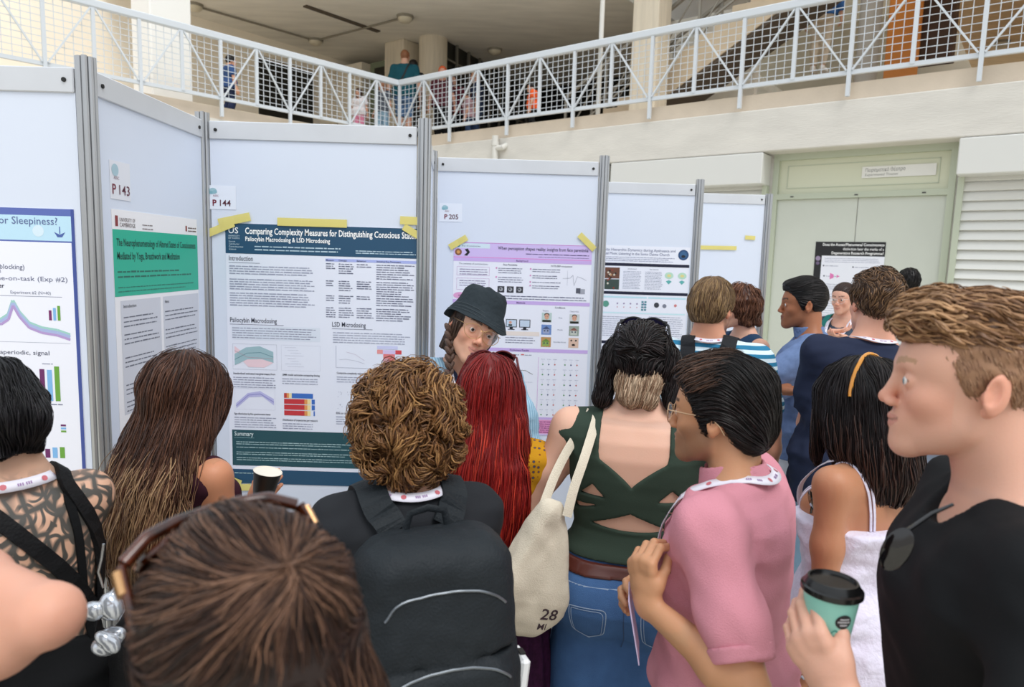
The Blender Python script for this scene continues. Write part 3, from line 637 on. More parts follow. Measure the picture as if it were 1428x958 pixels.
# P143 poster on the side board (its reader side faces +x) ----------------------
XS = PX[0][0]+.0072
def side(x, y): return PPL(x, y, (XS, 0, 0), np.array([1.0, 0, 0]))
o = side(155, 291); e = side(274, 306); wq = e[1]-o[1]
hq = 1.18
s = Sheet(wq, hq, 'f4f3f6'); k = wq/.66
s.rect(0, .055*k*1.3, wq, .29, '27b394')
s.rect(.018, .02, .034, .055, '8a3030', 2); s.text(.042, .038, .018, 'UNIVERSITY OF', '6a5a5a', w=.105*k); s.text(.042, .056, .020, 'CAMBRIDGE', '6a5a5a', w=.105*k); s.words(.20*k, .045, .28*k, 2, .014, '8a8080', .005, .1, rs); s.rect(wq-.1, .03, wq-.088, .052, '8a3030', 2); s.words(wq-.08, .040, wq-.01, 2, .012, '6a5a5a', .006, 0, rs)
s.text(.02, .120, .036, 'The Neurophenomenology of Altered States of Consciousness', '12332c', bold=.5, w=wq-.04); s.text(.02, .165, .036, 'Mediated by Yoga, Breathwork and Meditation', '12332c', bold=.5, w=(wq-.04)*.76)
s.words(.02, .210, wq-.05, 2, .017, '1c6a58', .008, .3, rs); s.words(.02, .262, wq-.03, 2, .014, '1c7a66', .005, .2, rs)
m = wq/2
s.rect(.03, .305, m-.01, .70, 'd3d5de', 1); s.rect(m+.008, .305, wq-.004, .56, 'd3d5de', 1)
s.text(.045, .33, .016, 'Introduction', '3a3d48', bold=.4); s.text(m+.02, .33, .016, 'Aims', '3a3d48', bold=.4)
for v in (.365, .425, .505, .60, .66): s.words(.045, v, m-.025, 3, .0155, '6c6f7c', .006, .2, rs)
for v in (.365, .435, .50): s.words(m+.02, v, wq-.015, 3, .0155, '6c6f7c', .006, .2, rs)
s.rect(m+.01, .575, m+.105, .77, '3a2c3c', 2)
for i in range(26): s.disc(rs.uniform(m+.02, m+.095), rs.uniform(.585, .76), .010, rs.choice(['c07a3a', '3a5aa0', 'd8b070', '7a2f2a', '20202c', 'b88a50']), 3, n=8)
for j in range(3): s.line([(m+.13+.008*i, .76-.10*abs(math.sin(i*1.3+j))-.01) for i in range(12)], .001, 'b0b2bc')
for v in (.72, .82, .92, 1.02):
    s.frame(.04, v, m-.02, v+.08, .0008, 'b8bac6'); s.line([(.045+.012*i, v+.04+rs.uniform(-.03, .03)) for i in range(int((m-.07)/.012))], .001, 'a0a3b2')
s.words(m+.02, .83, wq-.02, 14, .018, '9a9daa', .006, .2, rs)
s.build('poster', o, (0, 1, 0), 'green headed poster about neurophenomenology on the P143 board')
o = side(152, 222); s = Sheet(.118, .125, 'e4e6ee', .0008); s.disc(.03, .03, .02, 'a9c6d2'); s.text(.02, .06, .014, 'ASSC', '8a6a74'); s.text(.008, .108, .046, 'P', '7a1f35', bold=1.0); s.text(.040, .108, .046, '143', '6a3444', bold=.2, w=.072)
s.build('number_card', o, (0, 1, 0), 'white card numbered 143 above the green headed poster', 'card')

# blue framed chart poster, far left --------------------------------------------
F0 = 2.18-.0072
o = P(103, 292, F0); W0 = .841; o = o-np.array([W0, 0, 0]); s = Sheet(W0, 1.25, 'f1f3fd'); bl = '5064a8'
s.rect(0, 0, W0, 1.25, '5a6cb4', 0); s.rect(.010, .022, W0-.010, .1, 'bfe3f6', 1); s.rect(.010, .105, W0-.012, 1.24, 'f1f3fd', 1)
s.text(W0-.053, .050, .033, 'Attention or Sleepiness?', '5b6a9c', bold=.1, align='r'); s.disc(W0-.115, .07, .018, 'd8ecf8', 3); s.poly([(W0-.065, .072), (W0-.055, .088), (W0-.04, .088), (W0-.03, .072), (W0-.047, .080)][::-1], '4a62a8', 3); s.line([(W0-.047, .055), (W0-.047, .078)], .003, '4a62a8')
s.text(W0-.245, .150, .022, 'time?', 'c8457c', align='r'); s.text(W0-.165, .192, .022, '(alpha blocking)', '5a5f7c', align='r'); s.text(W0-.24, .205, .016, 'EB', '7a7f98', align='r'); s.text(W0-.03, .228, .021, 'accounting for time-on-task (Exp #2)', '6a6f8c', align='r', w=.42); s.text(W0-.232, .252, .020, 'power', '2c3048', bold=.8, align='r')
s.line([(W0-.5, .277), (W0-.05, .277)], .0015, '8a8fa8'); s.text(W0-.15, .27, .014, 'Experiment #2 (N=40)', '7a7f98', align='c')
cur = [(W0-.46, .28), (W0-.36, .30), (W0-.30, .338), (W0-.25, .362), (W0-.225, .345), (W0-.208, .300), (W0-.19, .335), (W0-.16, .37), (W0-.12, .385), (W0-.07, .392), (W0-.03, .405)]
for dy, c_, w_ in ((-.008, '9fd0c8', .010), (.0, 'a9b8e0', .012), (.008, 'b49ad0', .008)): s.line([(a, b2+dy) for a, b2 in cur], w_, c_, 3)
s.line([(W0-.5, .425), (W0-.03, .425)], .001, '9a9fb4')
for i, (c_, h_) in enumerate((('7a2468', .032), ('7fb8ea', .040), ('6aa43a', .047))): s.rect(W0-.095+.014*i, .352-h_, W0-.086+.014*i, .352, c_, 4)
s.text(W0-.1, .465, .020, 'power, but not the aperiodic, signal', '3f4460', align='r', w=.36)
for u, hs in ((W0-.288, (.072, .078, .102)), (W0-.135, (.104, .102, .114)), (W0-.44, (.08, .09, .07))):
    for i, (c_, h_) in enumerate(zip(('6a1f62', '7fb8ea', '6aa43a'), hs)): s.rect(u+.024*i, .615-h_, u+.016+.024*i, .615, c_, 4)
    s.words(u, .628, u+.07, 1, .01, '7a7f98', .005, 0, rs); s.words(u+.01, .495, u+.05, 1, .01, '9a9fb4', .004, 0, rs)
s.text(W0-.105, .662, .021, 'not seen in other bands', '2c3048', bold=.4, align='r', w=.24)
for i, c_ in enumerate(('6a1f62', '7fb8ea', '6aa43a')): s.rect(W0-.075, .692+.010*i, W0-.058, .698+.010*i, c_, 4)
for u in (W0-.13, W0-.3):
    for i, (c_, h_) in enumerate(zip(('6a1f62', '7fb8ea', '6aa43a'), (.03, .035, .037))): s.rect(u+.024*i, .805-h_, u+.016+.024*i, .805, c_, 4)
s.text(W0-.082, .842, .021, 'time-on-task or sleepiness?', 'c8457c', align='r', w=.30); s.text(W0-.045, .868, .020, 'we pre-registered a priori and manifested:', '4a4f6c', align='r', w=.42); s.text(W0-.006-.03, .935, .020, 'time-on-task controls (Exp #2)', '5a5f7c', align='r', w=.30); s.text(W0-.035, .968, .020, 'alpha power appears to be', '2c3048', bold=.5, align='r', w=.3)
s.words(.1, .88, W0-.15, 1, .02, '6a6f8c', .008, .1, rs); s.words(.05, 1.0, W0-.05, 8, .025, '6a6f8c', .009, .2, rs)
s.rect(W0-.010, 0, W0, 1.25, '3c4f98', 3)
s.build('poster', o, (1, 0, 0), 'blue bordered poster with bar charts titled Attention or Sleepiness, far left')

# black framed poster taped on the theatre door -----------------------------------
dp = B(0, -.3665, 0); qa = PPL(1138, 337, dp, EV); s = Sheet(.80, 1.13, 'eef0fa'); 
s.rect(0, 0, .80, .175, '17171b'); s.rect(0, .17, .085, 1.13, '17171b')
s.text(.785, .05, .048, 'Does the Access/Phenomenal Consciousness', 'ffffff', bold=.8, w=.70, align='r'); s.text(.785, .103, .046, 'distinction bear the marks of a', 'ffffff', bold=.3, w=.46, align='r'); s.text(.785, .155, .048, 'Degenerative Research Programme?', 'ffffff', bold=.8, w=.59, align='r')
s.disc(.042, .21, .030, '9a8aa8', 3); s.disc(.042, .27, .022, '6a5a7a', 3)
s.words(.12, .21, .78, 3, .022, '9296b0', .007, .1, rs)
for u, v in ((.115, .30), (.46, .31), (.13, .43), (.12, .53)): s.disc(u, v, .010, '4a4e64', 3, n=10); s.words(u+.02, v+.005, u+.18, 1, .02, '8a8ea6', .008, 0, rs)
s.poly([(.20, .39), (.245, .41), (.245, .45), (.20, .47)][::-1], 'e27ab8', 3); s.poly([(.28, .41), (.315, .43), (.28, .45)][::-1], 'e27ab8', 3)
s.words(.12, .56, .4, 3, .018, '9a9eb4', .007, .2, rs); s.words(.12, .66, .75, 14, .03, 'a6aac0', .008, .3, rs)
s.build('poster', qa+EV*.002, EX, 'black framed poster taped to the theatre door')
qs = PPL(1203, 233, B(0, -.375, 0), EV); s = Sheet(.78, .135, 'e9e8e2', .008); s.text(.035, .062, .058, ''.join(chr(k) for k in (928, 949, 953, 961, 945, 956, 945, 964, 953, 954, 972, 32, 920, 941, 945, 964, 961, 959)), '8b8a86', bold=.4, w=.43); s.text(.035, .112, .042, 'Experimental Theater', '9a9994', bold=.3, w=.36)
s.build('door_sign', qs+EV*.006, EX, 'white sign with Greek and English lettering above the theatre door', 'sign')
PI = math.pi
# ------------------------------------------------------------------ sculpting with distance fields
def L_(*a): return np.array(a, float)
def nrm(v): v = np.asarray(v, float); return v/(np.linalg.norm(v)+1e-12)
def cap(a, b, ra, rb, fx=1.0, ax=None):
    """round cone; fx<1 flattens it along axis ax"""
    a = L_(*a); b = L_(*b); ba = b-a; bb = max(ba@ba, 1e-12)
    if ax is not None:
        ax = nrm(ax)
        def g(p):
            q = p-a; h = np.clip(q@ba/bb, 0, 1); w = q-h[:, None]*ba; k = w@ax; w2 = (w*w).sum(1)-k*k+(k/fx)**2
            r = ra+(rb-ra)*h; d = np.sqrt(w2)-r; return d*(.5+.5*fx)
        return g
    def g(p):
        q = p-a; h = np.clip(q@ba/bb, 0, 1); w = q-h[:, None]*ba; return np.sqrt((w*w).sum(1))-(ra+(rb-ra)*h)
    return g
def ell(c, r, R=None):
    c = L_(*c); r = L_(*r); mn = r.min()
    def g(p):
        q = p-c
        if R is not None: q = q@R
        k0 = np.sqrt(((q/r)**2).sum(1)); k1 = np.sqrt(((q/r**2)**2).sum(1))+1e-9
        return k0*(k0-1)/k1
    return g
def loft(tab, M=None, zc=True):
    """tab rows: z, halfwidth, halfdepth, y offset [, x offset, power]"""
    T = np.array([list(r)+[0.0]*(5-len(r)) for r in tab], float)
    def g(p):
        q = p
        if M is not None: q = (p-M[1])@M[0]
        z = q[:, 2]; a = np.interp(z, T[:, 0], T[:, 1]); b = np.interp(z, T[:, 0], T[:, 2]); y0 = np.interp(z, T[:, 0], T[:, 3]); x0 = np.interp(z, T[:, 0], T[:, 4])
        X = np.abs(q[:, 0]-x0)/a; Y = np.abs(q[:, 1]-y0)/b; k = (X**2.4+Y**2.4)**(1/2.4)
        d = (k-1)*np.minimum(a, b)*(1-.25*np.clip(k-1, 0, 1)); dz = np.maximum(T[0, 0]-z, z-T[-1, 0])
        return np.where(dz > 0, np.sqrt(np.maximum(d, 0)**2+dz**2), np.maximum(d, dz))
    return g
def smin(a, b, k):
    h = np.maximum(k-np.abs(a-b), 0)/k; return np.minimum(a, b)-h*h*k*.25
def U(fs, k=.02):
    def g(p):
        d = fs[0][0](p) if isinstance(fs[0], tuple) else fs[0](p)
        for f in fs[1:]:
            kk = k
            if isinstance(f, tuple): f, kk = f
            d = smin(d, f(p), kk)
        return d
    return g
def Sub(f, g_, k=.01): return lambda p: -smin(-f(p), g_(p), k)
def And(f, *gs): 
    def h(p):
        d = f(p)
        for g_ in gs: d = np.maximum(d, g_(p))
        return d
    return h
def half(pt, n):
    pt = L_(*pt); n = nrm(n); return lambda p: (p-pt)@n
def off(f, r): return lambda p: f(p)-r
def bump_(f, amp, sc, seed=0, stretch=(1, 1, 1)):
    r = np.random.RandomState(seed); W_ = r.normal(size=(7, 3))*sc*np.array(stretch); ph = r.uniform(0, 6.28, 7)
    def g(p):
        n = np.zeros(len(p))
        for w, h in zip(W_, ph): n += np.sin(p@w+h+.8*np.sin(p@(w[[1, 2, 0]])*.7+h))
        return f(p)+amp*n/3
    return g

def surf(F, lo, hi, h):
    """surface nets over a box, evaluating finely only near the surface"""
    lo = L_(*lo); hi = L_(*hi); K = 4; nc = np.maximum(np.ceil((hi-lo)/(h*K)).astype(int), 1); H = h*K
    ax = [lo[i]+H*(np.arange(nc[i])+.5) for i in range(3)]
    G = np.stack(np.meshgrid(*ax, indexing='ij'), -1).reshape(-1, 3); c = F(G).reshape(nc)
    near = np.abs(c) < H*1.35
    n = nc*K+1; big = np.repeat(np.repeat(np.repeat(c, K, 0), K, 1), K, 2); D = np.empty(n); D[:] = 1.0
    D[:-1, :-1, :-1] = big; D[-1] = D[-2]; D[:, -1] = D[:, -2]; D[:, :, -1] = D[:, :, -2]
    m = np.zeros(n, bool); nb = np.repeat(np.repeat(np.repeat(near, K, 0), K, 1), K, 2)
    for a in (0, 1):
        for b in (0, 1):
            for d in (0, 1): m[a:a+nb.shape[0], b:b+nb.shape[1], d:d+nb.shape[2]] |= nb
    I = np.argwhere(m)
    if len(I) == 0: return np.zeros((0, 3)), np.zeros((0, 4), int)
    out = np.empty(len(I)); st = 200000
    for i in range(0, len(I), st): out[i:i+st] = F(lo+I[i:i+st]*h)
    D[m] = out
    for a in range(3):
        s0 = [slice(None)]*3; s0[a] = 0; D[tuple(s0)] = np.abs(D[tuple(s0)])+1e-4; s0[a] = -1; D[tuple(s0)] = np.abs(D[tuple(s0)])+1e-4
    S = D < 0
    cs = np.array(n)-1; cnt = np.zeros(cs, np.int8)
    for a in (0, 1):
        for b in (0, 1):
            for d in (0, 1): cnt += S[a:a+cs[0], b:b+cs[1], d:d+cs[2]]
    act = (cnt > 0) & (cnt < 8); idx = -np.ones(cs, int); A = np.argwhere(act); idx[act] = np.arange(len(A))
    acc = np.zeros((len(A), 3)); num = np.zeros(len(A))
    co = [(a, b, d) for a in (0, 1) for b in (0, 1) for d in (0, 1)]
    for i in range(8):
        for j in range(i+1, 8):
            ci, cj = np.array(co[i]), np.array(co[j])
            if np.abs(ci-cj).sum() != 1: continue
            a = D[tuple((A+ci).T)]; b = D[tuple((A+cj).T)]; k = (a < 0) != (b < 0); t = np.where(k, a/(a-b+1e-12), 0)
            acc += np.where(k[:, None], ci+(cj-ci)*t[:, None], 0); num += k
    V = lo+(A+acc/np.maximum(num, 1)[:, None])*h
    Q = []
    for a in range(3):
        b, d = (a+1) % 3, (a+2) % 3
        s1 = [slice(1, -1)]*3; s1[a] = slice(0, -1); s2 = [slice(1, -1)]*3; s2[a] = slice(1, None)
        x = S[tuple(s1)]; y = S[tuple(s2)]
        for (k, flip) in ((x & ~y, False), (~x & y, True)):
            E = np.argwhere(k)
            if len(E) == 0: continue
            o_ = np.ones(3, int); o_[a] = 0; E = E+o_
            eb = np.zeros(3, int); eb[b] = 1; ed = np.zeros(3, int); ed[d] = 1
            q = [idx[tuple((E-eb-ed).T)], idx[tuple((E-ed).T)], idx[tuple(E.T)], idx[tuple((E-eb).T)]]
            q = np.stack(q, 1)
            if flip: q = q[:, ::-1]
            Q.append(q)
    Q = np.vstack(Q) if Q else np.zeros((0, 4), int); Q = Q[(Q >= 0).all(1)]
    return V, Q
def grad(F, p, e=.0015):
    k = np.array([[1, -1, -1], [-1, -1, 1], [-1, 1, -1], [1, 1, 1.0]]); g = np.zeros_like(p)
    for v in k: g += v*F(p+v*e)[:, None]
    return g/(np.linalg.norm(g, axis=1)[:, None]+1e-12)
def meshpart(name, F, lo, hi, h, m, parent, colf=None, keep=None):
    V, Q = surf(F, lo, hi, h)
    if len(Q) == 0: return None
    me = npmesh(name, V, Q, True, colf(V) if colf else None); o = link(name, me, m, parent); return o

def strands(F, seeds, flow, nseg, seg, offs, width, c1, c2, name, m, parent, wave=0.0, wfreq=60.0, seed=0, taper=.25, cj=.12, curl=0.0, flatn=3, stick=True):
    """hair locks that follow the surface F=offs along a flow field"""
    r = np.random.RandomState(seed); p = seeds.copy(); n_ = len(p); of = offs[0]+(offs[1]-offs[0])*r.rand(n_)
    path = []; ph = r.uniform(0, 6.28, n_); fr = wfreq*(.7+.6*r.rand(n_)); am = wave*(.5+r.rand(n_)); ln = .7+.5*r.rand(n_); nn = []
    for i in range(nseg):
        g = grad(F, p); d = flow(p); d = d-g*(d*g).sum(1)[:, None]; d /= np.linalg.norm(d, axis=1)[:, None]+1e-9
        if stick: p = p-g*(F(p)-of)[:, None]*.8
        sd = np.cross(d, g); t = i*seg
        q = p+sd*(am*np.sin(fr*t+ph))[:, None]+g*(am*.7*np.cos(fr*t+ph))[:, None]
        if curl: q = q+sd*(curl*np.sin(fr*t+ph))[:, None]+g*(curl*(1+np.cos(fr*t+ph)))[:, None]
        path.append(q); nn.append(g); p = p+d*(seg*ln)[:, None]
    path = np.stack(path, 1); nn = np.stack(nn, 1); T = np.gradient(path, axis=1); T /= np.linalg.norm(T, axis=2)[:, :, None]+1e-9
    Bn = np.cross(T, nn); Bn /= np.linalg.norm(Bn, axis=2)[:, :, None]+1e-9; Cn = np.cross(Bn, T)
    w = (width*(.6+.8*r.rand(n_)))[:, None]*np.interp(np.linspace(0, 1, nseg), [0, .12, .7, 1], [.5, 1, .9, taper])[None]
    k = flatn; V = np.stack([path+Bn*(w*math.cos(2*math.pi*j/k+.5))[:, :, None]+Cn*(w*.55*math.sin(2*math.pi*j/k+.5))[:, :, None] for j in range(k)], 2)
    V = V.reshape(-1, 3); base = (np.arange(n_)*nseg*k)[:, None, None]+(np.arange(nseg-1)*k)[None, :, None]; j = np.arange(k)[None, None]; j2 = (j+1) % k
    Q = np.stack([base+j, base+j2, base+k+j2, base+k+j], -1).reshape(-1, 4)
    mix = r.rand(n_)[:, None]**1.2; c1 = L_(*c1); c2 = L_(*c2); c = (c1*(1-mix)+c2*mix)*(1+cj*r.normal(size=(n_, 1))); c = np.clip(c, .001, 1)
    C = np.repeat(c, nseg*k, 0)
    me = npmesh(name, V, Q, True, C); o = link(name, me, m, parent); return o

hairm = mat('hair', rough=0.42, spec=.35, attr='col'); skinm = mat('skin', rough=0.48, spec=.35, attr='col', sss=0.12, bump=(260, .05))
eyewhite = mat('eye_white', 'e8e2dc', .25); 

# ------------------------------------------------------------------ head (frame: x to the person's right, y forward, z up, origin between the ears at eye level)
def head_sdf(sex='m', beard=0, scale=1.0, smile=0.0):
    j = 1.0 if sex == 'm' else .9
    fs = [ell((0, -.012, .030), (.0745, .094, .086)), (ell((0, .028, -.032), (.0575, .060, .080)), .03),
          (ell((0, .050, .028), (.055, .042, .046)), .03),
          (cap((-.041*j, .012, -.066), (-.012, .070, -.100), .017*j, .014*j), .034), (cap((.041*j, .012, -.066), (.012, .070, -.100), .017*j, .014*j), .034),
          (ell((0, .079, -.103), (.018*j, .016, .0155)), .02),
          (ell((-.036, .060, -.030), (.020, .022, .020)), .022), (ell((.036, .060, -.030), (.020, .022, .020)), .022),
          (cap((-.030, .080, .019), (-.012, .087, .016), .0085*j, .009*j), .014), (cap((.030, .080, .019), (.012, .087, .016), .0085*j, .009*j), .014),
          (ell((0, .080, -.066), (.026, .017, .024)), .02)]
    f = U(fs)
    f = Sub(f, U([ell((-.031, .099, -.003), (.0155, .016, .0115)), ell((.031, .099, -.003), (.0155, .016, .0115))], .004), .014)
    hs = [(cap((-.0315, .0775, -.004), (-.0315, .0775, -.0035), .0136, .0136), .004), (cap((.0315, .0775, -.004), (.0315, .0775, -.0035), .0136, .0136), .004)]
    op = U([ell((s_*.0315, .0935, -.0040), (.0118, .0085, .0036*(1-.18*min(smile, 1.5))), Rot((0, 1, 0), -.06*s_)) for s_ in (-1, 1)], .001)
    nose = [(cap((0, .090, .008), (0, .1050, -.030), .0065, .0088), .012), (ell((0, .1075, -.035), (.0102, .0102, .0092)), .006), (ell((-.0118, .1005, -.040), (.0072, .0095, .0068)), .006), (ell((.0118, .1005, -.040), (.0072, .0095, .0068)), .006)]
    sm = smile
    lk = 1-.14*sm; lips = [(cap((-.0185-.004*sm, .086, -.0665+.005*sm), (0, .0965-.001*sm, -.0635), .0032, .0054*lk), .004), (cap((.0185+.004*sm, .086, -.0665+.005*sm), (0, .0965-.001*sm, -.0635), .0032, .0054*lk), .004),
            (cap((-.015-.003*sm, .087, -.0715+.002*sm), (0, .094-.001*sm, -.0745), .0034, .0062*lk), .004), (cap((.015+.003*sm, .087, -.0715+.002*sm), (0, .094-.001*sm, -.0745), .0034, .0062*lk), .004)]
    f = U([f]+hs+nose+lips); f = Sub(f, op, .0015)
    # crease between the lips and under the lower lip, nostrils
    f = Sub(f, cap((-.020-.004*sm, .0935, -.0680+.005*sm), (0, .1045, -.0685), .0010, .0016), .003); f = Sub(f, cap((.020+.004*sm, .0935, -.0680+.005*sm), (0, .1045, -.0685), .0010, .0016), .003)
    f = Sub(f, cap((-.007, .107, -.046), (-.006, .098, -.040), .0030, .002), .003); f = Sub(f, cap((.007, .107, -.046), (.006, .098, -.040), .0030, .002), .003)
    ears = []
    for s in (-1, 1):
        R = np.array([[math.cos(.38*s), math.sin(.38*s), 0], [-math.sin(.38*s), math.cos(.38*s), 0], [0, 0, 1]])
        tl = np.array([[1, 0, 0], [0, math.cos(.2), -math.sin(.2)], [0, math.sin(.2), math.cos(.2)]])
        e_ = ell((s*.0795, -.014, -.008), (.0072, .0172, .0295), R@tl); e_ = Sub(e_, ell((s*.0885, -.008, -.005), (.0070, .0105, .0185), R@tl), .004)
        e_ = U([e_, (ell((s*.077, -.001, -.012), (.006, .005, .007)), .006), (ell((s*.075, -.006, -.034), (.006, .008, .008)), .006)]); ears.append((e_, .006))
    f = U([f]+ears)
    return f
def head_color(skin, sex, hairc, beard=0, brow=None, lipc=None, flush=.35):
    skin = L_(*skin); brow = L_(*(brow if brow is not None else hairc))
    lip = L_(*lipc) if lipc is not None else skin*L_(.86, .58, .58)
    def g(q, base):
        c = base.copy(); x, y, z = q.T; ax_ = np.abs(x)
        def mix(m, col): 
            c[:] = c*(1-m[:, None])+np.asarray(col)*m[:, None]
        hd = (np.abs(z) < .125) & (y > .02)
        # cheeks, nose, ears a little redder
        red = skin*L_(1.06, .78, .72)
        mix(flush*np.exp(-((ax_-.043)**2+(z+.035)**2)/.0009)*(y > .03), red); mix(flush*1.2*np.exp(-(x**2+(z+.036)**2)/.0003)*(y > .09), red); mix(flush*1.2*(ax_ > .074)*(np.abs(z+.008) < .04)*(np.abs(y+.012) < .03), red)
        inl = ((ax_/.0225)**2+((z+.0685-.004*(ax_/.02)**2)/.0098)**2 < 1) & (y > .078)
        mix(inl*.8, lip)
        mix((inl & (np.abs(z+.0683-.005*(ax_/.02)**2) < .0016))*.6, skin*.35)
        zb = .0225+.005*np.sin(np.clip((ax_-.012)/.04, 0, 1)*2.6); th = .0046*(1-.45*np.clip((ax_-.02)/.03, 0, 1))*(1.15 if sex == 'm' else .8)
        mix(((np.abs(z-zb) < th) & (ax_ > .011) & (ax_ < .048) & (y > .05)).astype(float)*.8, brow)
        if beard:
            sm_ = lambda v, a, b: np.clip((v-a)/(b-a), 0, 1)**2*(3-2*np.clip((v-a)/(b-a), 0, 1)); ol = 1-inl.astype(float); bz = sm_(-(z+.050-.03*np.clip((ax_-.045)/.02, 0, 1)), -.012, .012)*sm_(y, -.012, .008)*sm_(z, -.150, -.115)*ol; ms = sm_(-z, .046, .056)*sm_(-ax_, -.036, -.024)*(y > .07)*ol; sb = sm_(ax_, .050, .062)*sm_(-z, -.01, .02)*sm_(y, .0, .01)*sm_(-y, -.036, -.022)*(z > -.1)
            mix(np.clip(np.maximum(np.maximum(bz, ms), sb), 0, 1)*beard, L_(*hairc)*.9+.01)
        # eyelid line / lashes
        ez = z+.004; ex_ = ax_-.0315
        mix(((np.abs(ex_) < .0125) & (np.abs(ez-.0035*(1-(ex_/.0125)**2)) < .0011) & (y > .085)).astype(float)*.75, skin*.25)
        return c
    return g
def eyes(par, M, iris='4a3222', r=.0118, look=0.0, far=False, openz=.0):
    """eyeballs seated behind the lids"""
    for s in (-1, 1):
        mb = MB(); R = M[0]; c = M[1]+R@L_(s*.0315, .0793, -.0040); Rr = R@Rot((0, 0, 1), look)@np.array([[1, 0, 0], [0, 0, 1], [0, -1, 0.0]]); rad = .0121; n = 24
        ang = [0, .12, .21, .22, .34, .47, .50, .6, .8, 1.1, 1.5, 2.0, 2.6, PI]; V = []; C = []
        for a in ang:
            col = (.004, .004, .004) if a < .215 else (L_(*s2l(iris))*(.8 if a > .46 else 1.2) if a < .485 else s2l('e2d8d2'))
            for k in range(n): t = 2*PI*k/n; V.append(L_(rad*math.sin(a)*math.cos(t), rad*math.sin(a)*math.sin(t), rad*math.cos(a)+(.0004 if a < .485 else 0))); C.append(col)
        V = np.array(V)@Rr.T+c; F = [(i*n+k, (i+1)*n+k, (i+1)*n+(k+1) % n, i*n+(k+1) % n) for i in range(len(ang)-1) for k in range(n)]
        me = npmesh('eye', V, F, True, np.array(C)); link('eye', me, mat('eye', rough=.12, attr='col'), par)

# ------------------------------------------------------------------ hand (frame: origin wrist, y towards the fingers, z out of the back of the hand, x towards the thumb for the given side)
def hand_sdf(curl=(.35, .4, .45, .5), thumb=(.5, .3), spread=.05, k=1.0, side=1):
    """side=+1: thumb at +x. curl: radians per joint for index..little"""
    fs = [cap((-.022, .030, 0), (-.022, .078, .001), .0125, .0125, .8, (0, 0, 1)), (cap((-.004, .022, 0), (-.004, .084, .002), .0145, .0125, .85, (0, 0, 1)), .016), (cap((.018, .030, 0), (.020, .082, .001), .0135, .0125, .85, (0, 0, 1)), .016),
          (cap((0, -.012, 0), (0, .03, 0), .0225, .0235, .68, (0, 0, 1)), .016), (cap((.020, .012, -.006), (.030, .045, -.010), .0135, .0120), .016)]
    nails = []; tips = []
    X = (.026, .0075, -.0115, -.029); Y0 = (.083, .088, .084, .076); Ls = ((.040, .025, .020), (.044, .028, .021), (.040, .026, .020), (.032, .019, .018)); Rr = (.0088, .0092, .0086, .0076)
    for i in range(4):
        p = L_(X[i], Y0[i], .001); ang = 0; sx = (1.5-i)*spread
        fs.append((cap(p-L_(0, .012, 0), p, Rr[i]*1.15, Rr[i]*1.12), .010))
        for j_, l in enumerate(Ls[i]):
            ang += curl[i]*((1.0, 1.15, .75)[j_]); d = L_(math.sin(sx), math.cos(ang)*math.cos(sx), -math.sin(ang)); q = p+d*l
            fs.append((cap(p, q, Rr[i]*(1.08-.1*j_), Rr[i]*(1.0-.12*j_)), .0035)); p = q
        tips.append(p); nails.append((p, d))
    p = L_(.030, .040, -.008); a, b = thumb; d = nrm(L_(math.sin(a)*1.0, math.cos(a), -b))
    q = p+d*.036; fs.append((cap(p, q, .0125, .0100), .012)); d2 = nrm(d+L_(-.35, .25, -.15)); q2 = q+d2*.030; fs.append((cap(q, q2, .0100, .0088), .004)); tips.append(q2)
    f = U(fs, .004); return f, tips

# ------------------------------------------------------------------ the body
MT = [(.455, .150, .100, -.010), (.50, .176, .122, -.016), (.54, .172, .120, -.014), (.585, .155, .106, -.002), (.63, .146, .100, .004), (.68, .153, .106, .004), (.73, .166, .115, .002), (.77, .172, .114, -.004), (.80, .155, .095, -.012), (.822, .110, .070, -.018), (.835, .065, .052, -.016)]
FT = [(.455, .158, .108, -.012), (.50, .184, .128, -.020), (.54, .172, .118, -.014), (.585, .142, .098, .0), (.63, .126, .088, .006), (.68, .134, .094, .004), (.73, .146, .104, .004), (.77, .150, .102, -.002), (.80, .135, .085, -.012), (.822, .095, .062, -.018), (.835, .055, .046, -.016)]
def Rot(ax, a):
    ax = nrm(ax); K = np.array([[0, -ax[2], ax[1]], [ax[2], 0, -ax[0]], [-ax[1], ax[0], 0]]); return np.eye(3)+math.sin(a)*K+(1-math.cos(a))*K@K
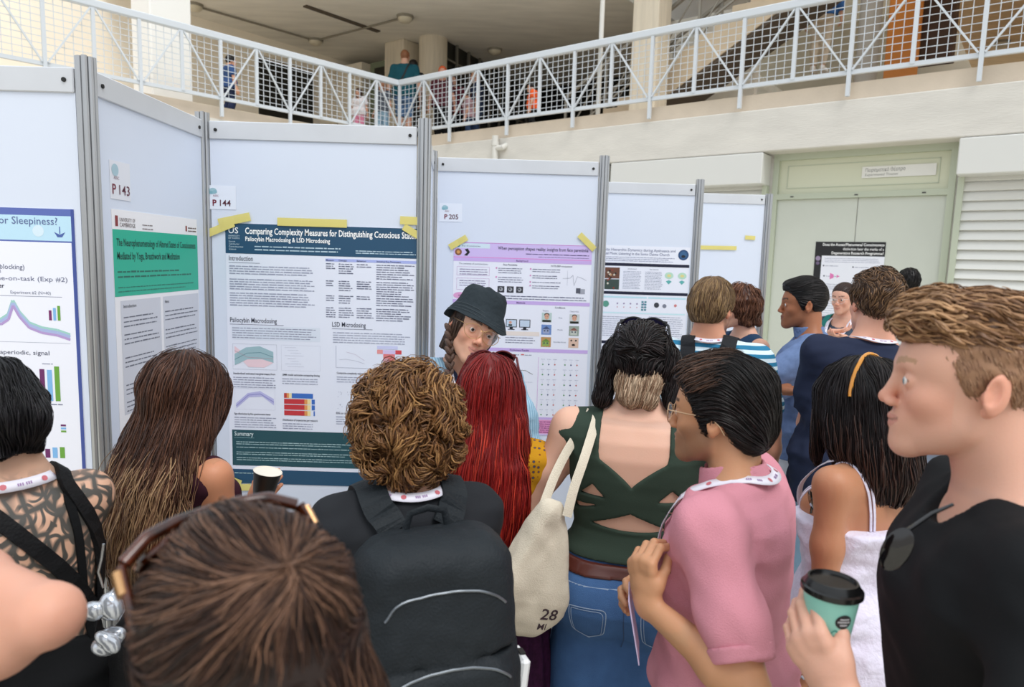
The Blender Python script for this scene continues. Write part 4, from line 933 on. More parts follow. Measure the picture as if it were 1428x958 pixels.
class Fig:
    """a standing figure; facing is counter-clockwise from looking straight away from the photographer"""
    def __init__(s, name, label, head, facing, H=None, sex='m', lean=0.0, side=0.0, twist=0.0, hyaw=0.0, hpitch=0.0, hroll=0.0, build=1.0, belly=0.0, skin=(.55, .33, .22), hs=1.0, group=None, shw=1.0, legs=((.075, .02), (-.075, -.02)), dz=0.0, floor=0.0, arml=1.0, nk=0.0):
        s.sex = sex; s.skin = L_(*skin); s.build = build; hw = np.array(head, float); facing = facing-math.atan2(hw[0], hw[1]); s.facing = facing
        # upper body frame: pivot at the pelvis
        s.Rb = Rot((0, 0, 1), twist)@Rot((1, 0, 0), -lean)@Rot((0, 1, 0), side)
        hp = (.0, .012, .933)    # head centre as fraction of the height, unleaned
        Hg = H or 1.7
        for _ in range(8):
            piv = L_(0, 0, .53*Hg); hc_ = s.Rb@(L_(0, .03, .928*Hg+nk)-piv)+piv
            if H is None: Hg = Hg*(hw[2]-floor)/hc_[2]
        s.H = Hg; s.piv = piv = L_(0, 0, .53*Hg); hc_ = s.Rb@(L_(0, .03, .928*Hg+nk)-piv)+piv
        Rw = rotz(facing); s.Rw = Rw; loc = hw-Rw@hc_; s.loc = L_(loc[0], loc[1], floor if H is None else loc[2]+dz)
        s.o = thing(name, label, 'person', s.loc, facing, group); s.k = s.H/1.72; k = s.k; s.hs = hs*(.5+.5*k)
        s.headc = hc_; s.Rh = s.Rb@Rot((0, 0, 1), hyaw)@Rot((1, 0, 0), hpitch)@Rot((0, 1, 0), hroll)
        T = MT if sex == 'm' else FT; H_ = s.H
        tab = [(z*H_, a*build*k, b*build*k*(1+belly*math.exp(-((z-.6)/.06)**2)), y+belly*.3*b*math.exp(-((z-.6)/.06)**2)) for z, a, b, y in T]
        s.tabU = [r for r in tab if r[0] > .56*H_]; s.tabL = [r for r in tab if r[0] < .6*H_]; s.tab = tab
        s.MU = (s.Rb, piv-s.Rb@piv)
        s.pel = loft(s.tabL); s.chest = loft(s.tabU, s.MU)
        s.sh = {}; s.arm = {}; sw = (.112 if sex == 'm' else .100)*H_*shw
        s.sw = sw
        for sd in (1, -1): s.sh[sd] = s.up(L_(sd*sw, -.012, .806*H_))
        s.ua = .178*H_*arml; s.fa = .150*H_*arml
        rs_ = (.052 if sex == 'm' else .045)*build*k; s.rs = rs_
        s.shoulders = [(cap(s.up(L_(sd*.06*k, -.016, .815*H_)), s.sh[sd], .045*k*build, rs_), .05) for sd in (1, -1)]
        s.neckb = s.up(L_(0, -.020, .835*H_)); s.nt = s.hd(L_(0, -.020, -.055)); nr_ = (.050 if sex == 'm' else .042)*k
        s.neck = [(cap(s.up(L_(0, -.022, .80*H_)), s.nt, nr_*1.12, nr_), .045), (cap(s.up(L_(-.075*k, -.03, .812*H_)), s.hd(L_(-.015, -.04, -.05)), .022*k, .030*k), .05), (cap(s.up(L_(.075*k, -.03, .812*H_)), s.hd(L_(.015, -.04, -.05)), .022*k, .030*k), .05)]
        s.bust = []
        if sex == 'f': s.bust = [(ell(s.up(L_(sd*.068*k*build, .085*build, .745*H_)), L_(.062, .055, .062)*k*build, s.Rb), .03) for sd in (1, -1)]
        if sex == 'f': s.bust += [(ell(L_(sd*.075*k*build, -.065*build, .505*H_), L_(.085, .08, .085)*k*build), .04) for sd in (1, -1)]
        else: s.bust = [(ell(L_(sd*.07*k*build, -.055*build, .50*H_), L_(.08, .075, .08)*k*build), .04) for sd in (1, -1)]
        s.legs = {}
        for sd, (fx, fy) in zip((1, -1), legs):
            hip = L_(sd*.088*k, -.005, .50*H_); an = L_(fx*1.0 if sd*fx > 0 else fx, fy-.03, .048*H_); kn = (hip+an)/2+L_(0, .03, .0); kn[2] = .285*H_
            s.legs[sd] = (hip, kn, an)
        s.hands = {}
    def up(s, p): return s.Rb@(np.asarray(p)-s.piv)+s.piv           # canonical upper-body point -> leaned
    def hd(s, p): return s.headc+s.Rh@(np.asarray(p)*s.hs)
    def loc_(s, w): return s.Rw.T@(np.asarray(w, float)-s.loc)       # world -> figure
    def wld(s, p): return s.Rw@np.asarray(p)+s.loc
    def set_arm(s, sd, wrist=None, elbow=None, world=True, hdir=None, pn=None, hand=None):
        """wrist/elbow targets; hdir = direction of the fingers, pn = direction the back of the hand faces"""
        S = s.sh[sd]
        if wrist is None: W_ = S+L_(sd*.10, .04, -(s.ua+s.fa)*.97); E_ = L_(sd*.3, -.3, 0)+S
        else:
            W_ = s.loc_(wrist) if world else L_(*wrist); E_ = (s.loc_(elbow) if world else L_(*elbow)) if elbow is not None else S+L_(sd*.2, -.3, -.5)
        d = W_-S; D = min(np.linalg.norm(d), (s.ua+s.fa)*.998); d = nrm(d); W_ = S+d*D
        a = (s.ua**2-s.fa**2+D*D)/(2*D); h = math.sqrt(max(s.ua**2-a*a, 0)); e = E_-S; e = e-d*(e@d); e = nrm(e); El = S+d*a+e*h
        fd = nrm(W_-El); hd_ = nrm(s.Rw.T@nrm(hdir)) if hdir is not None else fd
        if pn is not None: z = s.Rw.T@nrm(pn)
        else: z = L_(sd, 0, .2) if wrist is None else e
        z = nrm(z-hd_*(z@hd_)); x = np.cross(hd_, z)
        s.arm[sd] = (S, El, W_, np.array([x, hd_, z]).T); s.hands[sd] = hand or {}
    def arms_prims(s, rb=1.0):
        out = []
        b = (s.build**.5)*s.k*(1.0 if s.sex == 'm' else .88)*rb
        for sd, (S, E_, W_, R) in s.arm.items():
            m1 = S*.45+E_*.55; f1 = E_*.72+W_*.28
            out.append((sd, S, E_, W_, [cap(S, m1, s.rs*.98, .045*b), (cap(m1, E_, .045*b, .037*b), .03), (cap(E_, f1, .037*b, .040*b), .02), (cap(f1, W_, .040*b, .0255*b, .85, R[:, 2]), .03)]))
        return out
    def leg_prims(s, rb=1.0):
        out = []; b = (s.build**.6)*s.k*rb
        for sd, (h_, k_, a_) in s.legs.items():
            c1 = k_*.7+a_*.3+L_(0, -.015, 0); out.append((sd, [cap(h_, k_, .090*b, .056*b), (cap(k_, c1, .053*b, .056*b), .03), (cap(c1, a_, .056*b, .036*b), .04)]))
        return out
    def foot_prims(s):
        out = []
        for sd, (h_, k_, a_) in s.legs.items():
            t = L_(sd*.03, 0, 0); f_ = L_(a_[0], a_[1], 0)
            out.append((sd, U([cap(a_, f_+L_(0, -.02, .045), .036, .034), (cap(f_+L_(0, -.028, .034), f_+L_(sd*.008, .10, .030), .033, .038), .03), (cap(f_+L_(sd*.008, .10, .028), f_+L_(sd*.012, .165, .022), .038, .026), .03)])))
        return out
    def skin_body(s, h=.009, hh=.004, handh=.003, hair=(.02, .012, .008), beard=0, smile=0, brow=None, lipc=None, paint=None, legs=True, headon=True, eye='4a3222', flush=.35, eyeson=True):
        for sd in (1, -1):
            if sd not in s.arm: s.set_arm(sd)
        AP = s.arms_prims(); prims = [s.pel, (s.chest, .04)]+s.bust+s.shoulders+s.neck
        armF = []
        for sd, S, E_, W_, ps in AP: armF.append((U(ps), .035))
        lg = [(U(ps), .03) for sd, ps in s.leg_prims()] if legs else []
        ft = [(f, .02) for sd, f in s.foot_prims()] if legs else []
        hk = s.k*.5+.5; s.tips = {}; HF = []
        for sd, (S, E_, W_, R) in s.arm.items():
            hv = s.hands[sd]; f0, tips = hand_sdf(**hv); fl = L_(1, 1, 1)
            # thumb side: +x of the hand frame for a left hand seen from its back
            sx = -sd; kk = hk*1.0*(1.0 if s.sex == 'm' else .9)
            def mk(f0=f0, R=R, W_=W_, sx=sx, kk=kk):
                def g(p):
                    q = ((p-W_)@R)/kk; q = q*L_(sx, 1, 1); return f0(q)*kk
                return g
            s.tips[sd] = [W_+R@(t*L_(sx, 1, 1)*kk) for t in tips]; HF.append((mk(), .012))
        hsdf = head_sdf(s.sex, beard, 1.0, smile); hc_, Rh, hsc = s.headc, s.Rh, s.hs
        HD = lambda p: hsdf(((p-hc_)@Rh)/hsc)*hsc
        body = U(prims+armF+lg+ft, .03)
        allf = U([body, (HD, .012)]+HF)
        s.body = body; s.headF = HD
        colh = head_color(s.skin, s.sex, hair, beard, brow, lipc, flush)
        def colf(V):
            c = np.tile(s.skin, (len(V), 1)); q = ((V-hc_)@Rh)/hsc; m = (np.abs(q) < .16).all(1)
            if m.any(): c[m] = colh(q[m], c[m])
            for sd in s.tips:
                for t in s.tips[sd]:
                    d = np.linalg.norm(V-t, axis=1); mm = np.exp(-(d/.012)**2)*.35; c = c*(1-mm[:, None])+s.skin*L_(1.1, .8, .76)*mm[:, None]
            if paint: c = paint(V, c)
            return c
        parts = []
        # coarse everywhere except head and hands, which are finer; the cells overlap by one layer
        boxes = []
        if headon: boxes.append((s.headc, .165*s.hs, hh))
        for sd, (S, E_, W_, R) in s.arm.items(): boxes.append((W_+R[:, 1]*.085*hk, .125*hk, handh))
        pts = [s.headc]+[s.sh[1], s.sh[-1]]+[a[i] for a in s.arm.values() for i in (1, 2)]+[l[2] for l in s.legs.values()]
        pts = np.array(pts); lo = pts.min(0)-.22; hi = pts.max(0)+.24; lo[2] = -.002 if legs else .42*s.H
        lo[0] = min(lo[0], -.26*s.build); hi[0] = max(hi[0], .26*s.build); lo[1] = min(lo[1], -.22); hi[1] = max(hi[1], .22)
        V, Q = surf(allf, lo, hi, h); keep = np.ones(len(Q), bool); cen = V[Q].mean(1)
        for c, r, hx in boxes: keep &= ~((np.abs(cen-c) < r-hx*2-h*1.6).all(1))
        Q = Q[keep]; VV = [V]; QQ = [Q]; n = len(V); 
        for bi, (c, r, hx) in enumerate(boxes):
            v, q = surf(allf, c-r, c+r, hx)
            if len(q) == 0: continue
            cc = v[q].mean(1); kp = (np.abs(cc-c) < r-hx*1.5).all(1)
            for c2, r2, hx2 in boxes[:bi]: kp &= ~((np.abs(cc-c2) < r2-hx*1.5).all(1))
            VV.append(v); QQ.append(q[kp]+n); n += len(v)
        V = np.vstack(VV); Q = np.vstack(QQ); used = np.zeros(len(V), bool); used[Q.ravel()] = True; mp_ = np.cumsum(used)-1
        V = V[used]; Q = mp_[Q]
        me = npmesh('body', V, Q, True, colf(V)); s.bodyo = link('body', me, skinm, s.o)
        if eyeson: eyes(s.o, (s.Rh*s.hs, s.headc), eye)
        return s
    # ---- clothes: inflated body pieces cut at hems
    def bounds(s, pad=.12):
        pts = np.array([s.headc, s.sh[1], s.sh[-1]]+[a[i] for a in s.arm.values() for i in (1, 2)]+[l[2] for l in s.legs.values()]); lo = pts.min(0)-pad; hi = pts.max(0)+pad
        lo[0] = min(lo[0], -.30*s.build); hi[0] = max(hi[0], .30*s.build); lo[1] = min(lo[1], -.26); hi[1] = max(hi[1], .28); lo[2] = 0; return lo, hi
    def top(s, name, m, t=.010, sleeve=.55, hem=.50, neck=.075, neckdrop=.0, h=.008, fold=.003, seed=1, loose=0.0, cuts=(), strap=None, label=None, colf=None, zmin=None, hl=None, sleeveo=.004, belly=0.0):
        """sleeve: share of the upper arm (0..1) or 1..2 into the forearm; <0 none"""
        H = s.H; fs = [s.pel, (s.chest, .05)]+s.bust+s.shoulders
        core = U(fs, .05)
        if loose:
            tb = [(z, a+loose*np.clip((.80*H-z)/(.2*H), 0, 1)*1.0, b+loose*np.clip((.80*H-z)/(.2*H), 0, 1)*.8, y) for z, a, b, y in s.tab]
            # loose hangs straight from the chest
            core = U([core, (loft([r for r in tb if r[0] < .6*H]), .05), (loft([r for r in tb if r[0] > .56*H], s.MU), .05)], .05)
        if sleeve < 0:
            for sd in (1, -1):
                arm = s.arm[sd]; S = arm[0]
                core = Sub(core, off(cap(S+nrm(s.Rb@L_(sd, 0, .25))*.035, S+L_(sd*.02, 0, -.10), .05*s.k, .03*s.k), 0.0), .02)
        nk = s.up(L_(0, .0, .845*H)); 
        hole = U([ell(s.up(L_(0, .012, .850*H)), L_(neck, neck*1.05, .040+neckdrop*.2), s.Rb), (ell(s.up(L_(0, .05, .845*H)), L_(neck*.75, .055, .035+neckdrop), s.Rb), .02)])
        F = off(core, t); s.coreF = F
        F = Sub(F, hole, .006)
        if sleeve > 0:
            for sd, S, E_, W_, ps in s.arms_prims():
                d = nrm(E_-S); e = S+(E_-S)*min(sleeve, 1.0)
                if sleeve <= 1: A = And(off(U(ps[:2]), t+sleeveo), half(e, d))
                else: e = E_+(W_-E_)*(sleeve-1); A = U([off(U(ps[:2]), t+sleeveo), (And(off(U([ps[2][0]]+ps[3:]), t+sleeveo), half(e, W_-E_)), .02)])
                F = U([F, (A, .03)])
        F = bump_(F, fold, 22, seed, (1, 1, .55)); F = bump_(F, fold*.35, 60, seed+1, (.6, .6, 1))
        hz = hem*H
        F = And(F, (lambda p: hz-p[:, 2]) if hl is None else hl)
        for c in cuts: F = Sub(F, c, .004)
        lo, hi = s.bounds(); lo[2] = (zmin if zmin is not None else hz)-.03; hi[2] = .88*H
        s.topF = F
        o = meshpart(name, F, lo, hi, h, m, s.o, colf)
        if label: o['label'] = label
        return o
    def pants(s, name, m, t=.010, hem=.05, waist=.60, h=.009, fold=.003, seed=4, flare=0.0, label=None):
        H = s.H; fs = [s.pel]+[b for b in s.bust[(2 if s.sex == 'f' else 0):]]+[(U(ps), .02) for sd, ps in s.leg_prims(1.0)]
        F = U(fs, .03)
        if flare:
            base = F
            fl_ = []
            for sd, (h_, k_, a_) in s.legs.items(): fl_.append((cap(h_+L_(0, 0, -.02), L_(k_[0]+sd*.01, k_[1]-.01, hem*H-.02), .092*s.build, .075*s.build+flare), .03))
            F = U([base]+fl_)
        F = bump_(off(F, t), fold, 20, seed, (1, 1, .7)); F = And(F, lambda p: hem*H-p[:, 2], lambda p: p[:, 2]-waist*H)
        lo, hi = s.bounds(); lo[2] = hem*H-.02; hi[2] = waist*H+.03; s.pantsF = F
        o = meshpart(name, F, lo, hi, h, m, s.o)
        if label: o['label'] = label
        return o
    def shoes(s, m, m2=None, h=.007):
        for sd, (h_, k_, a_) in s.legs.items():
            f_ = L_(a_[0], a_[1], 0)
            F = off(U([cap(f_+L_(0, -.02, .095), f_+L_(0, -.02, .05), .034, .036), (cap(f_+L_(0, -.03, .036), f_+L_(sd*.008, .10, .034), .035, .040), .03), (cap(f_+L_(sd*.008, .10, .030), f_+L_(sd*.012, .175, .026), .040, .030), .03)]), .008)
            F = And(F, lambda p: -p[:, 2], lambda p: p[:, 2]-.10)
            o = meshpart('shoe', F, f_+L_(-.09, -.12, -.01), f_+L_(.09, .26, .12), h, m, s.o)
            if o is None: continue
            mb = MB(); mb.tube([f_+L_(0, -.055, .013), f_+L_(sd*.006, .05, .013), f_+L_(sd*.010, .13, .013), f_+L_(sd*.012, .19, .013)], [.040, .046, .046, .030], 14, flat=((0, 0, 1), .30)); mb.build('sole', m2 or mat('sole_white', 'd9d7d2', .6), o, smooth=True)
    def hair_shell(s, f, h=.005, base=(.02, .012, .008), name='hair', ext=(.15, .15, .16, .6), label=None):
        """f: hair volume in head frame (metres of a standard head)"""
        hc_, Rh, k = s.headc, s.Rh, s.hs; s.hairF = lambda p: f(((p-hc_)@Rh)/k)*k
        if callable(base): colf = lambda V: base(((V-hc_)@Rh)/k)
        else: colf = lambda V: np.tile(L_(*base), (len(V), 1))
        lo = hc_-L_(ext[0], ext[1], ext[3]); hi = hc_+L_(ext[0], ext[1], ext[2]); V, Q = surf(s.hairF, lo, hi, h)
        s.hairV = V; me = npmesh(name, V, Q, True, colf(V)); o = link(name, me, hairm, s.o); s.hairo = o
        if label: o['label'] = label
        return o
    def locks(s, n, flow, nseg, seg, offs=(-.002, .004), width=.003, c1=(.02, .01, .01), c2=(.06, .03, .02), where=None, seed=0, **kw):
        """flow in head frame"""
        hc_, Rh, k = s.headc, s.Rh, s.hs; V = s.hairV; q = ((V-hc_)@Rh)/k
        if where is not None:
            m_ = where(q); V = V[m_]
        r = np.random.RandomState(seed); S = V[r.randint(0, len(V), n)]+r.normal(size=(n, 3))*.002
        fl_ = lambda p: flow(((p-hc_)@Rh)/k)@Rh.T
        return strands(s.hairF, S, fl_, nseg, seg, offs, width, c1, c2, 'hair_locks', hairm, s.hairo, seed=seed, **kw)
PI = math.pi
# ------------------------------------------------------------------ hair volumes in the head frame
CR = ((0, -.012, .030), (.0745, .094, .086))
def cranium(t, ty=None, tz=None): return ell(CR[0], (CR[1][0]+t, CR[1][1]+(ty if ty is not None else t), CR[1][2]+(tz if tz is not None else t)))
def hairline(ys, zs, soft=0): return lambda p: np.interp(p[:, 1], ys, zs)-p[:, 2]
HL_M = ([-.13, -.07, -.045, -.032, -.004, .004, .016, .040, .062, .080, .12], [-.080, -.080, -.050, -.010, .005, -.030, -.030, .020, .048, .064, .072])
def short_hair(side=.007, top=.018, extra=(), hl=HL_M, nz=.002, sc=90):
    f = U([cranium(side), (ell((0, -.010, .055), (.062+side, .085+side*1.2, .062+top)), .03)]+list(extra), .02)
    f = bump_(f, nz, sc, 3, (1, .5, 1)); return And(f, hairline(*hl))
def skullcap_flow(o=(0, -.05, .115), mixv=(0, 0, 0)):
    o = L_(*o); mixv = L_(*mixv)
    def g(q): d = q-o; d = d/(np.linalg.norm(d, axis=1)[:, None]+1e-9); return d+mixv
    return g
def c_(h, k=1.0): return tuple(k*x for x in s2l(h))
def cloth(key, col='808080', **k):
    k.setdefault('rough', .85); k.setdefault('sheen', .0); k.setdefault('bump', (350, .12)); k.setdefault('spec', .2); return mat(key, col, **k)
def lanyard(fig, col='e9e9f0', F=None, w=.011, name='lanyard', front=.30, lift=.012, label=None, back=True, r=.075):
    """ribbon around the neck lying on the clothes, hanging to the chest"""
    F = F or fig.coreF; H = fig.H; pts = []
    prs = []
    fr = [(.088*(1-t)**.8+.008, .05+.10*min(1, t*3), .845-.19*t) for t in np.linspace(0, 1, 16)]
    for sx, seq in ((-1, fr[::-1]), (1, fr)):
        if sx == 1:
            for a in np.linspace(-PI/2+.5, PI/2-.5, 13): prs.append(fig.up(L_(.086*math.sin(a), -.015-.075*math.cos(a), (.845+.004*math.cos(a))*H)))
        for x, y, z in seq: prs.append(fig.up(L_(sx*x, y, z*H)))
    p = np.array(prs)
    for _ in range(30):
        g = grad(F, p); dd = F(p)-.0095; p = p-g*np.clip(dd, -.06, .06)[:, None]*.6
    # smooth, then lift clear of the folds
    for _ in range(3): p[1:-1] = p[:-2]*.25+p[1:-1]*.5+p[2:]*.25
    g = grad(F, p, .004)
    if hasattr(fig, 'topF'): p = p+g*np.clip(.004-fig.topF(p), 0, .02)[:, None]; p[1:-1] = p[:-2]*.25+p[1:-1]*.5+p[2:]*.25
    mb = MB(); T = np.gradient(p, axis=0); T /= np.linalg.norm(T, axis=1)[:, None]; S_ = np.cross(T, g); S_ /= np.linalg.norm(S_, axis=1)[:, None]
    n = len(p); V = np.vstack([p-S_*w+g*.001, p+S_*w+g*.001, p+S_*w+g*.003, p-S_*w+g*.003])
    F_ = []
    for i in range(n-1):
        for a, b in ((0, 1), (1, 2), (2, 3), (3, 0)): F_.append((a*n+i, b*n+i, b*n+i+1, a*n+i+1))
    me = npmesh(name, V, F_, True); me2 = mat('lanyard_white', 'e6e3ee', .5); o = link(name, me, me2, fig.o)
    # printed emblems and lettering along the ribbon
    mk = MB(); r_ = random.Random(5)
    for i in range(2, n-2, 1):
        c = p[i]+g[i]*.0036; t, s_ = T[i], S_[i]
        if i % 5 == 0:
            V2 = [c+t*.006*math.cos(a)+s_*.006*math.sin(a) for a in np.linspace(0, 2*math.pi, 10, endpoint=False)]; mk.col = s2l('c86a74'); mk.add(V2, [tuple(range(10))])
        elif i % 5 in (2, 3):
            for k_ in range(3):
                c2 = c+t*(.004*(k_-1)); mk.col = s2l('9a7aa8'); mk.add([c2-t*.0013-s_*.003, c2+t*.0013-s_*.003, c2+t*.0013+s_*.003, c2-t*.0013+s_*.003], [(0, 1, 2, 3)])
    if mk.n: mk.build('printing', printm, o, usecol=True)
    if label: o['label'] = label
    return o
def strap_on(fig, pts, w, m, name, par=None, F=None, lift=.009, n=24, th=.004, world=False, free=False):
    """flat strap through points (figure frame) that hugs the surface F"""
    F = F or fig.coreF; P0 = np.array([fig.loc_(q) if world else q for q in pts], float)
    t = np.linspace(0, 1, len(P0)); tt = np.linspace(0, 1, n); p = np.stack([np.interp(tt, t, P0[:, k]) for k in range(3)], 1)
    if not free:
        for _ in range(25):
            g = grad(F, p); dd = F(p)-lift; p = p-g*np.clip(dd, -.05, .05)[:, None]*.6
    for _ in range(3): p[1:-1] = p[:-2]*.25+p[1:-1]*.5+p[2:]*.25
    g = grad(F, p, .004)
    if not free and hasattr(fig, 'coreF') and F is fig.coreF: p = p+g*np.clip(.003-fig.topF(p), 0, .02)[:, None]
    T = np.gradient(p, axis=0); T /= np.linalg.norm(T, axis=1)[:, None]+1e-9; S_ = np.cross(T, g); S_ /= np.linalg.norm(S_, axis=1)[:, None]+1e-9
    V = np.vstack([p-S_*w/2, p+S_*w/2, p+S_*w/2+g*th, p-S_*w/2+g*th]); F_ = [(0, n, 2*n, 3*n)[::-1], (n-1, 2*n-1, 3*n-1, 4*n-1)]
    for i in range(n-1):
        for a, b in ((0, 1), (1, 2), (2, 3), (3, 0)): F_.append((a*n+i, b*n+i, b*n+i+1, a*n+i+1))
    me = npmesh(name, V, F_, False); o = link(name, me, m, par if par is not None else fig.o); return o
def glasses(fig, M, col='d8c08a', style='wire', r=.0245, dark=False, label='', lift=0, world_top=True, metal=.8, lens=None, asym=0.0, thick=.0010, z=.0, tilt=0.0, name='glasses', y=.1075):
    """M=(rotation*scale, origin) of the head frame in figure space; a thing of its own"""
    R, O = M; Rw = fig.Rw; t = thing(name, label, 'glasses' if not dark else 'sunglasses', fig.wld(O)); T0 = np.array(t.location)
    def W_(p): return fig.wld(R@L_(*p)+O)-T0
    fm = mat('frame_'+col, col, .3, metal); lm = lens or mat('clear_lens', 'ffffff', .02, trans=1.0, alpha=.18)
    Rt = Rot((1, 0, 0), tilt); piv = L_(0, 0, 0)
    def G(p): return W_(Rt@L_(*p))
    mb = MB()
    for s in (-1, 1):
        ring = [G((s*.033+r*1.08*math.cos(a)*(1+.08*math.cos(2*a)), y-.010*abs(s*.033+r*math.cos(a))/.06*((abs(s*.033+r*math.cos(a))/.06)), z-.005+r*.88*math.sin(a)*(1+(.12 if math.sin(a) < 0 else -.06)))) for a in np.linspace(0, 2*math.pi, 29)]
        mb.tube(ring, thick, 8)
    mb.tube([G((-.010, y, z+.002)), G((0, y+.002, z+.005)), G((.010, y, z+.002))], thick*1.1, 8)
    if style == 'thick':
        for s in (-1, 1): mb.tube([G((s*.058, y-.008, z+.006)), G((s*.066, y-.012, z+.008))], thick*1.6, 8)
    mb.build('rim', fm, t, smooth=True)
    for s in (-1, 1):
        mb = MB(); mb.tube([G((s*.059, y-.010, z+.005)), G((s*.071, y-.020, z+.006)), G((s*.0785, .05, z+.005)), G((s*.0835, -.005, z+.004)), G((s*.085, -.025, z-.012)), G((s*.082, -.035, z-.030))], thick*(1.0 if style == 'wire' else 1.3), 8); mb.build('temple', fm, t, smooth=True)
        pts = [G((s*.033+r*1.06*math.cos(a)*(1+.08*math.cos(2*a)), y-.0005-.010*(abs(s*.033+r*math.cos(a))/.06)**2, z-.005+r*.86*math.sin(a)*(1+(.12 if math.sin(a) < 0 else -.06)))) for a in np.linspace(0, 2*math.pi, 24, endpoint=False)]
        mb = MB(); n_ = len(pts); d = (G((0, .11, 0))-G((0, .108, 0))); d = nrm(d)*.0012
        V = pts+[q-d for q in pts]; mb.add(V, [tuple(range(n_)), tuple(range(2*n_-1, n_-1, -1))]+[(i, i+n_, (i+1) % n_+n_, (i+1) % n_) for i in range(n_)]); mb.build('lens', lm, t)
    return t
def HM(fig): return (fig.Rh*fig.hs, fig.headc)
PEOPLE = []
def person(f): PEOPLE.append(f); return f
# ================================================================== the people, nearest first
@person
def near_man():
    f = Fig('person', 'tall man in a black t-shirt in profile at far right, holding a teal cup', P(1354, 530, 1.04), PI/2+.12, sex='m', lean=.07, hpitch=.07, nk=.022, twist=.10, skin=s2l('d9a68f'), build=1.0, hs=1.04)
    wr = P(1170, 972, .925)
    f.set_arm(-1, wr, P(1345, 1040, .80), hdir=(-.42, .50, .80), pn=(-.72, -.66, .05), hand=dict(curl=(.50, .52, .55, .60), thumb=(.30, .55), spread=.03))
    f.set_arm(1)
    hc1 = s2l('6b4a33'); hc2 = s2l('a97f58')
    f.skin_body(h=.008, hh=.0022, handh=.0022, hair=c_('a07a5a'), brow=c_('b08a68'), lipc=s2l('c98a7c'), eye='6f8a94', flush=.45)
    top = cloth('black_cotton', '17181a', bump=(500, .1))
    f.top('t_shirt', top, t=.010, sleeve=.62, hem=.50, neck=.078, neckdrop=.03, h=.006, fold=.006, seed=3, loose=.005)
    f.pants('trousers', cloth('dark_trousers', '24262c'), hem=.06); f.shoes(mat('black_plastic'))
    # faded sides with a longer swept top
    side = And(U([cranium(.0035)]), hairline([-.13, -.07, -.045, -.034, -.006, .002, .018, .040, .058, .080, .12], [-.085, -.085, -.055, -.012, .006, -.020, -.016, .030, .055, .070, .072]))
    topv = And(U([ell((0, -.010, .078), (.066, .092, .052)), (ell((0, .062, .088), (.050, .038, .030)), .03), (ell((0, .080, .082), (.040, .020, .020)), .02)]), lambda p: .052-.25*np.clip(p[:, 1], -.1, .1)-p[:, 2])
    f.hair_shell(bump_(U([side, (topv, .02)]), .0022, 95, 5), .004, lambda q: np.where((q[:, 2] > .055)[:, None], L_(*s2l('6a4a34')), L_(*s2l('9a7458'))))
    fl = lambda q: np.stack([.25*q[:, 0]/.07, .9+0*q[:, 0], .35-6*np.clip(q[:, 1], 0, .2)], 1)
    f.locks(1700, fl, 8, .006, (-.001, .006), .0022, hc1, s2l('b58a62'), where=lambda q: q[:, 2] > .055, seed=2, wave=.0035, wfreq=90)
    f.locks(2600, lambda q: np.stack([0*q[:, 0], -.5+0*q[:, 0], -1+0*q[:, 0]], 1), 4, .0035, (0, .002), .0009, s2l('84604a'), s2l('b58f70'), where=lambda q: q[:, 2] < .06, seed=3)
    f.locks(500, fl, 7, .006, (.003, .011), .0026, s2l('7a583c'), s2l('c49a70'), where=lambda q: (q[:, 2] > .07) & (q[:, 1] > .02), seed=4, wave=.006, wfreq=110)
    # wrist watch
    S, E_, W_, R = f.arm[-1]; d = nrm(E_-W_); c = W_+d*.030
    mb = MB(); A = np.array([np.cross(d, R[:, 2]), R[:, 2], d]).T
    mb.lathe([(.0268, -.009), (.0285, -.0085), (.0285, .0085), (.0268, .009)], 28, c, A, sy=.88)
    wt = thing('wristwatch', 'gold watch with white dial and brown strap on the wrist below the teal cup', 'watch', f.wld(c)); wt.rotation_euler = (0, 0, f.facing)
    mb.v = [v-c for v in mb.v]; mb.build('strap', mat('brown_leather', '5a2a22', .35, coat=.3), wt, smooth=True)
    n_ = nrm(-np.cross(d, R[:, 2])*1.0+R[:, 2]*.9); cd = n_*.028; X = nrm(np.cross(d, n_)); A2 = np.array([X, d, n_]).T
    mb = MB(); mb.lathe([(.0205, -.004), (.0215, -.001), (.0205, .004), (.0188, .0045)], 28, cd, A2); mb.build('case', mat('gold', 'd9a978', .25, .9), wt, smooth=True)
    mb = MB(); mb.lathe([(.0188, .003), (.0001, .0036)], 28, cd, A2); dl = mb.build('dial', mat('dial_white', 'eeeae2', .4), wt, smooth=True)
    mb = MB(); beam(mb, cd+A2@L_(0, 0, .0042), cd+A2@L_(.006, .009, .0042), .0009, .0005, n_); beam(mb, cd+A2@L_(0, 0, .0042), cd+A2@L_(-.012, .003, .0042), .0008, .0005, n_)
    for k in range(12): a = k*PI/6; beam(mb, cd+A2@L_(.014*math.cos(a), .014*math.sin(a), .0040), cd+A2@L_(.0165*math.cos(a), .0165*math.sin(a), .0040), .0008, .0005, n_)
    mb.build('hands', mat('gold'), dl)
    # takeaway cup
    cb = P(1153, 880, .985); ct = P(1155, 806, 1.0)
    t = thing('takeaway_cup', 'teal paper takeaway cup with a black lid, held by the man in black', 'cup', cb-L_(0, 0, .030)); up = nrm(L_(.03, .02, 1)); xx = nrm(np.cross((0, 1, 0), up)); A = np.array([xx, np.cross(up, xx), up]).T
    MB().lathe([(.0275, .0), (.0285, .002), (.0400, .094), (.041, .096)], 36, (0, 0, 0), A).build('cup_body', mat('teal_paper', '8fd0c2', .45), t, smooth=True)
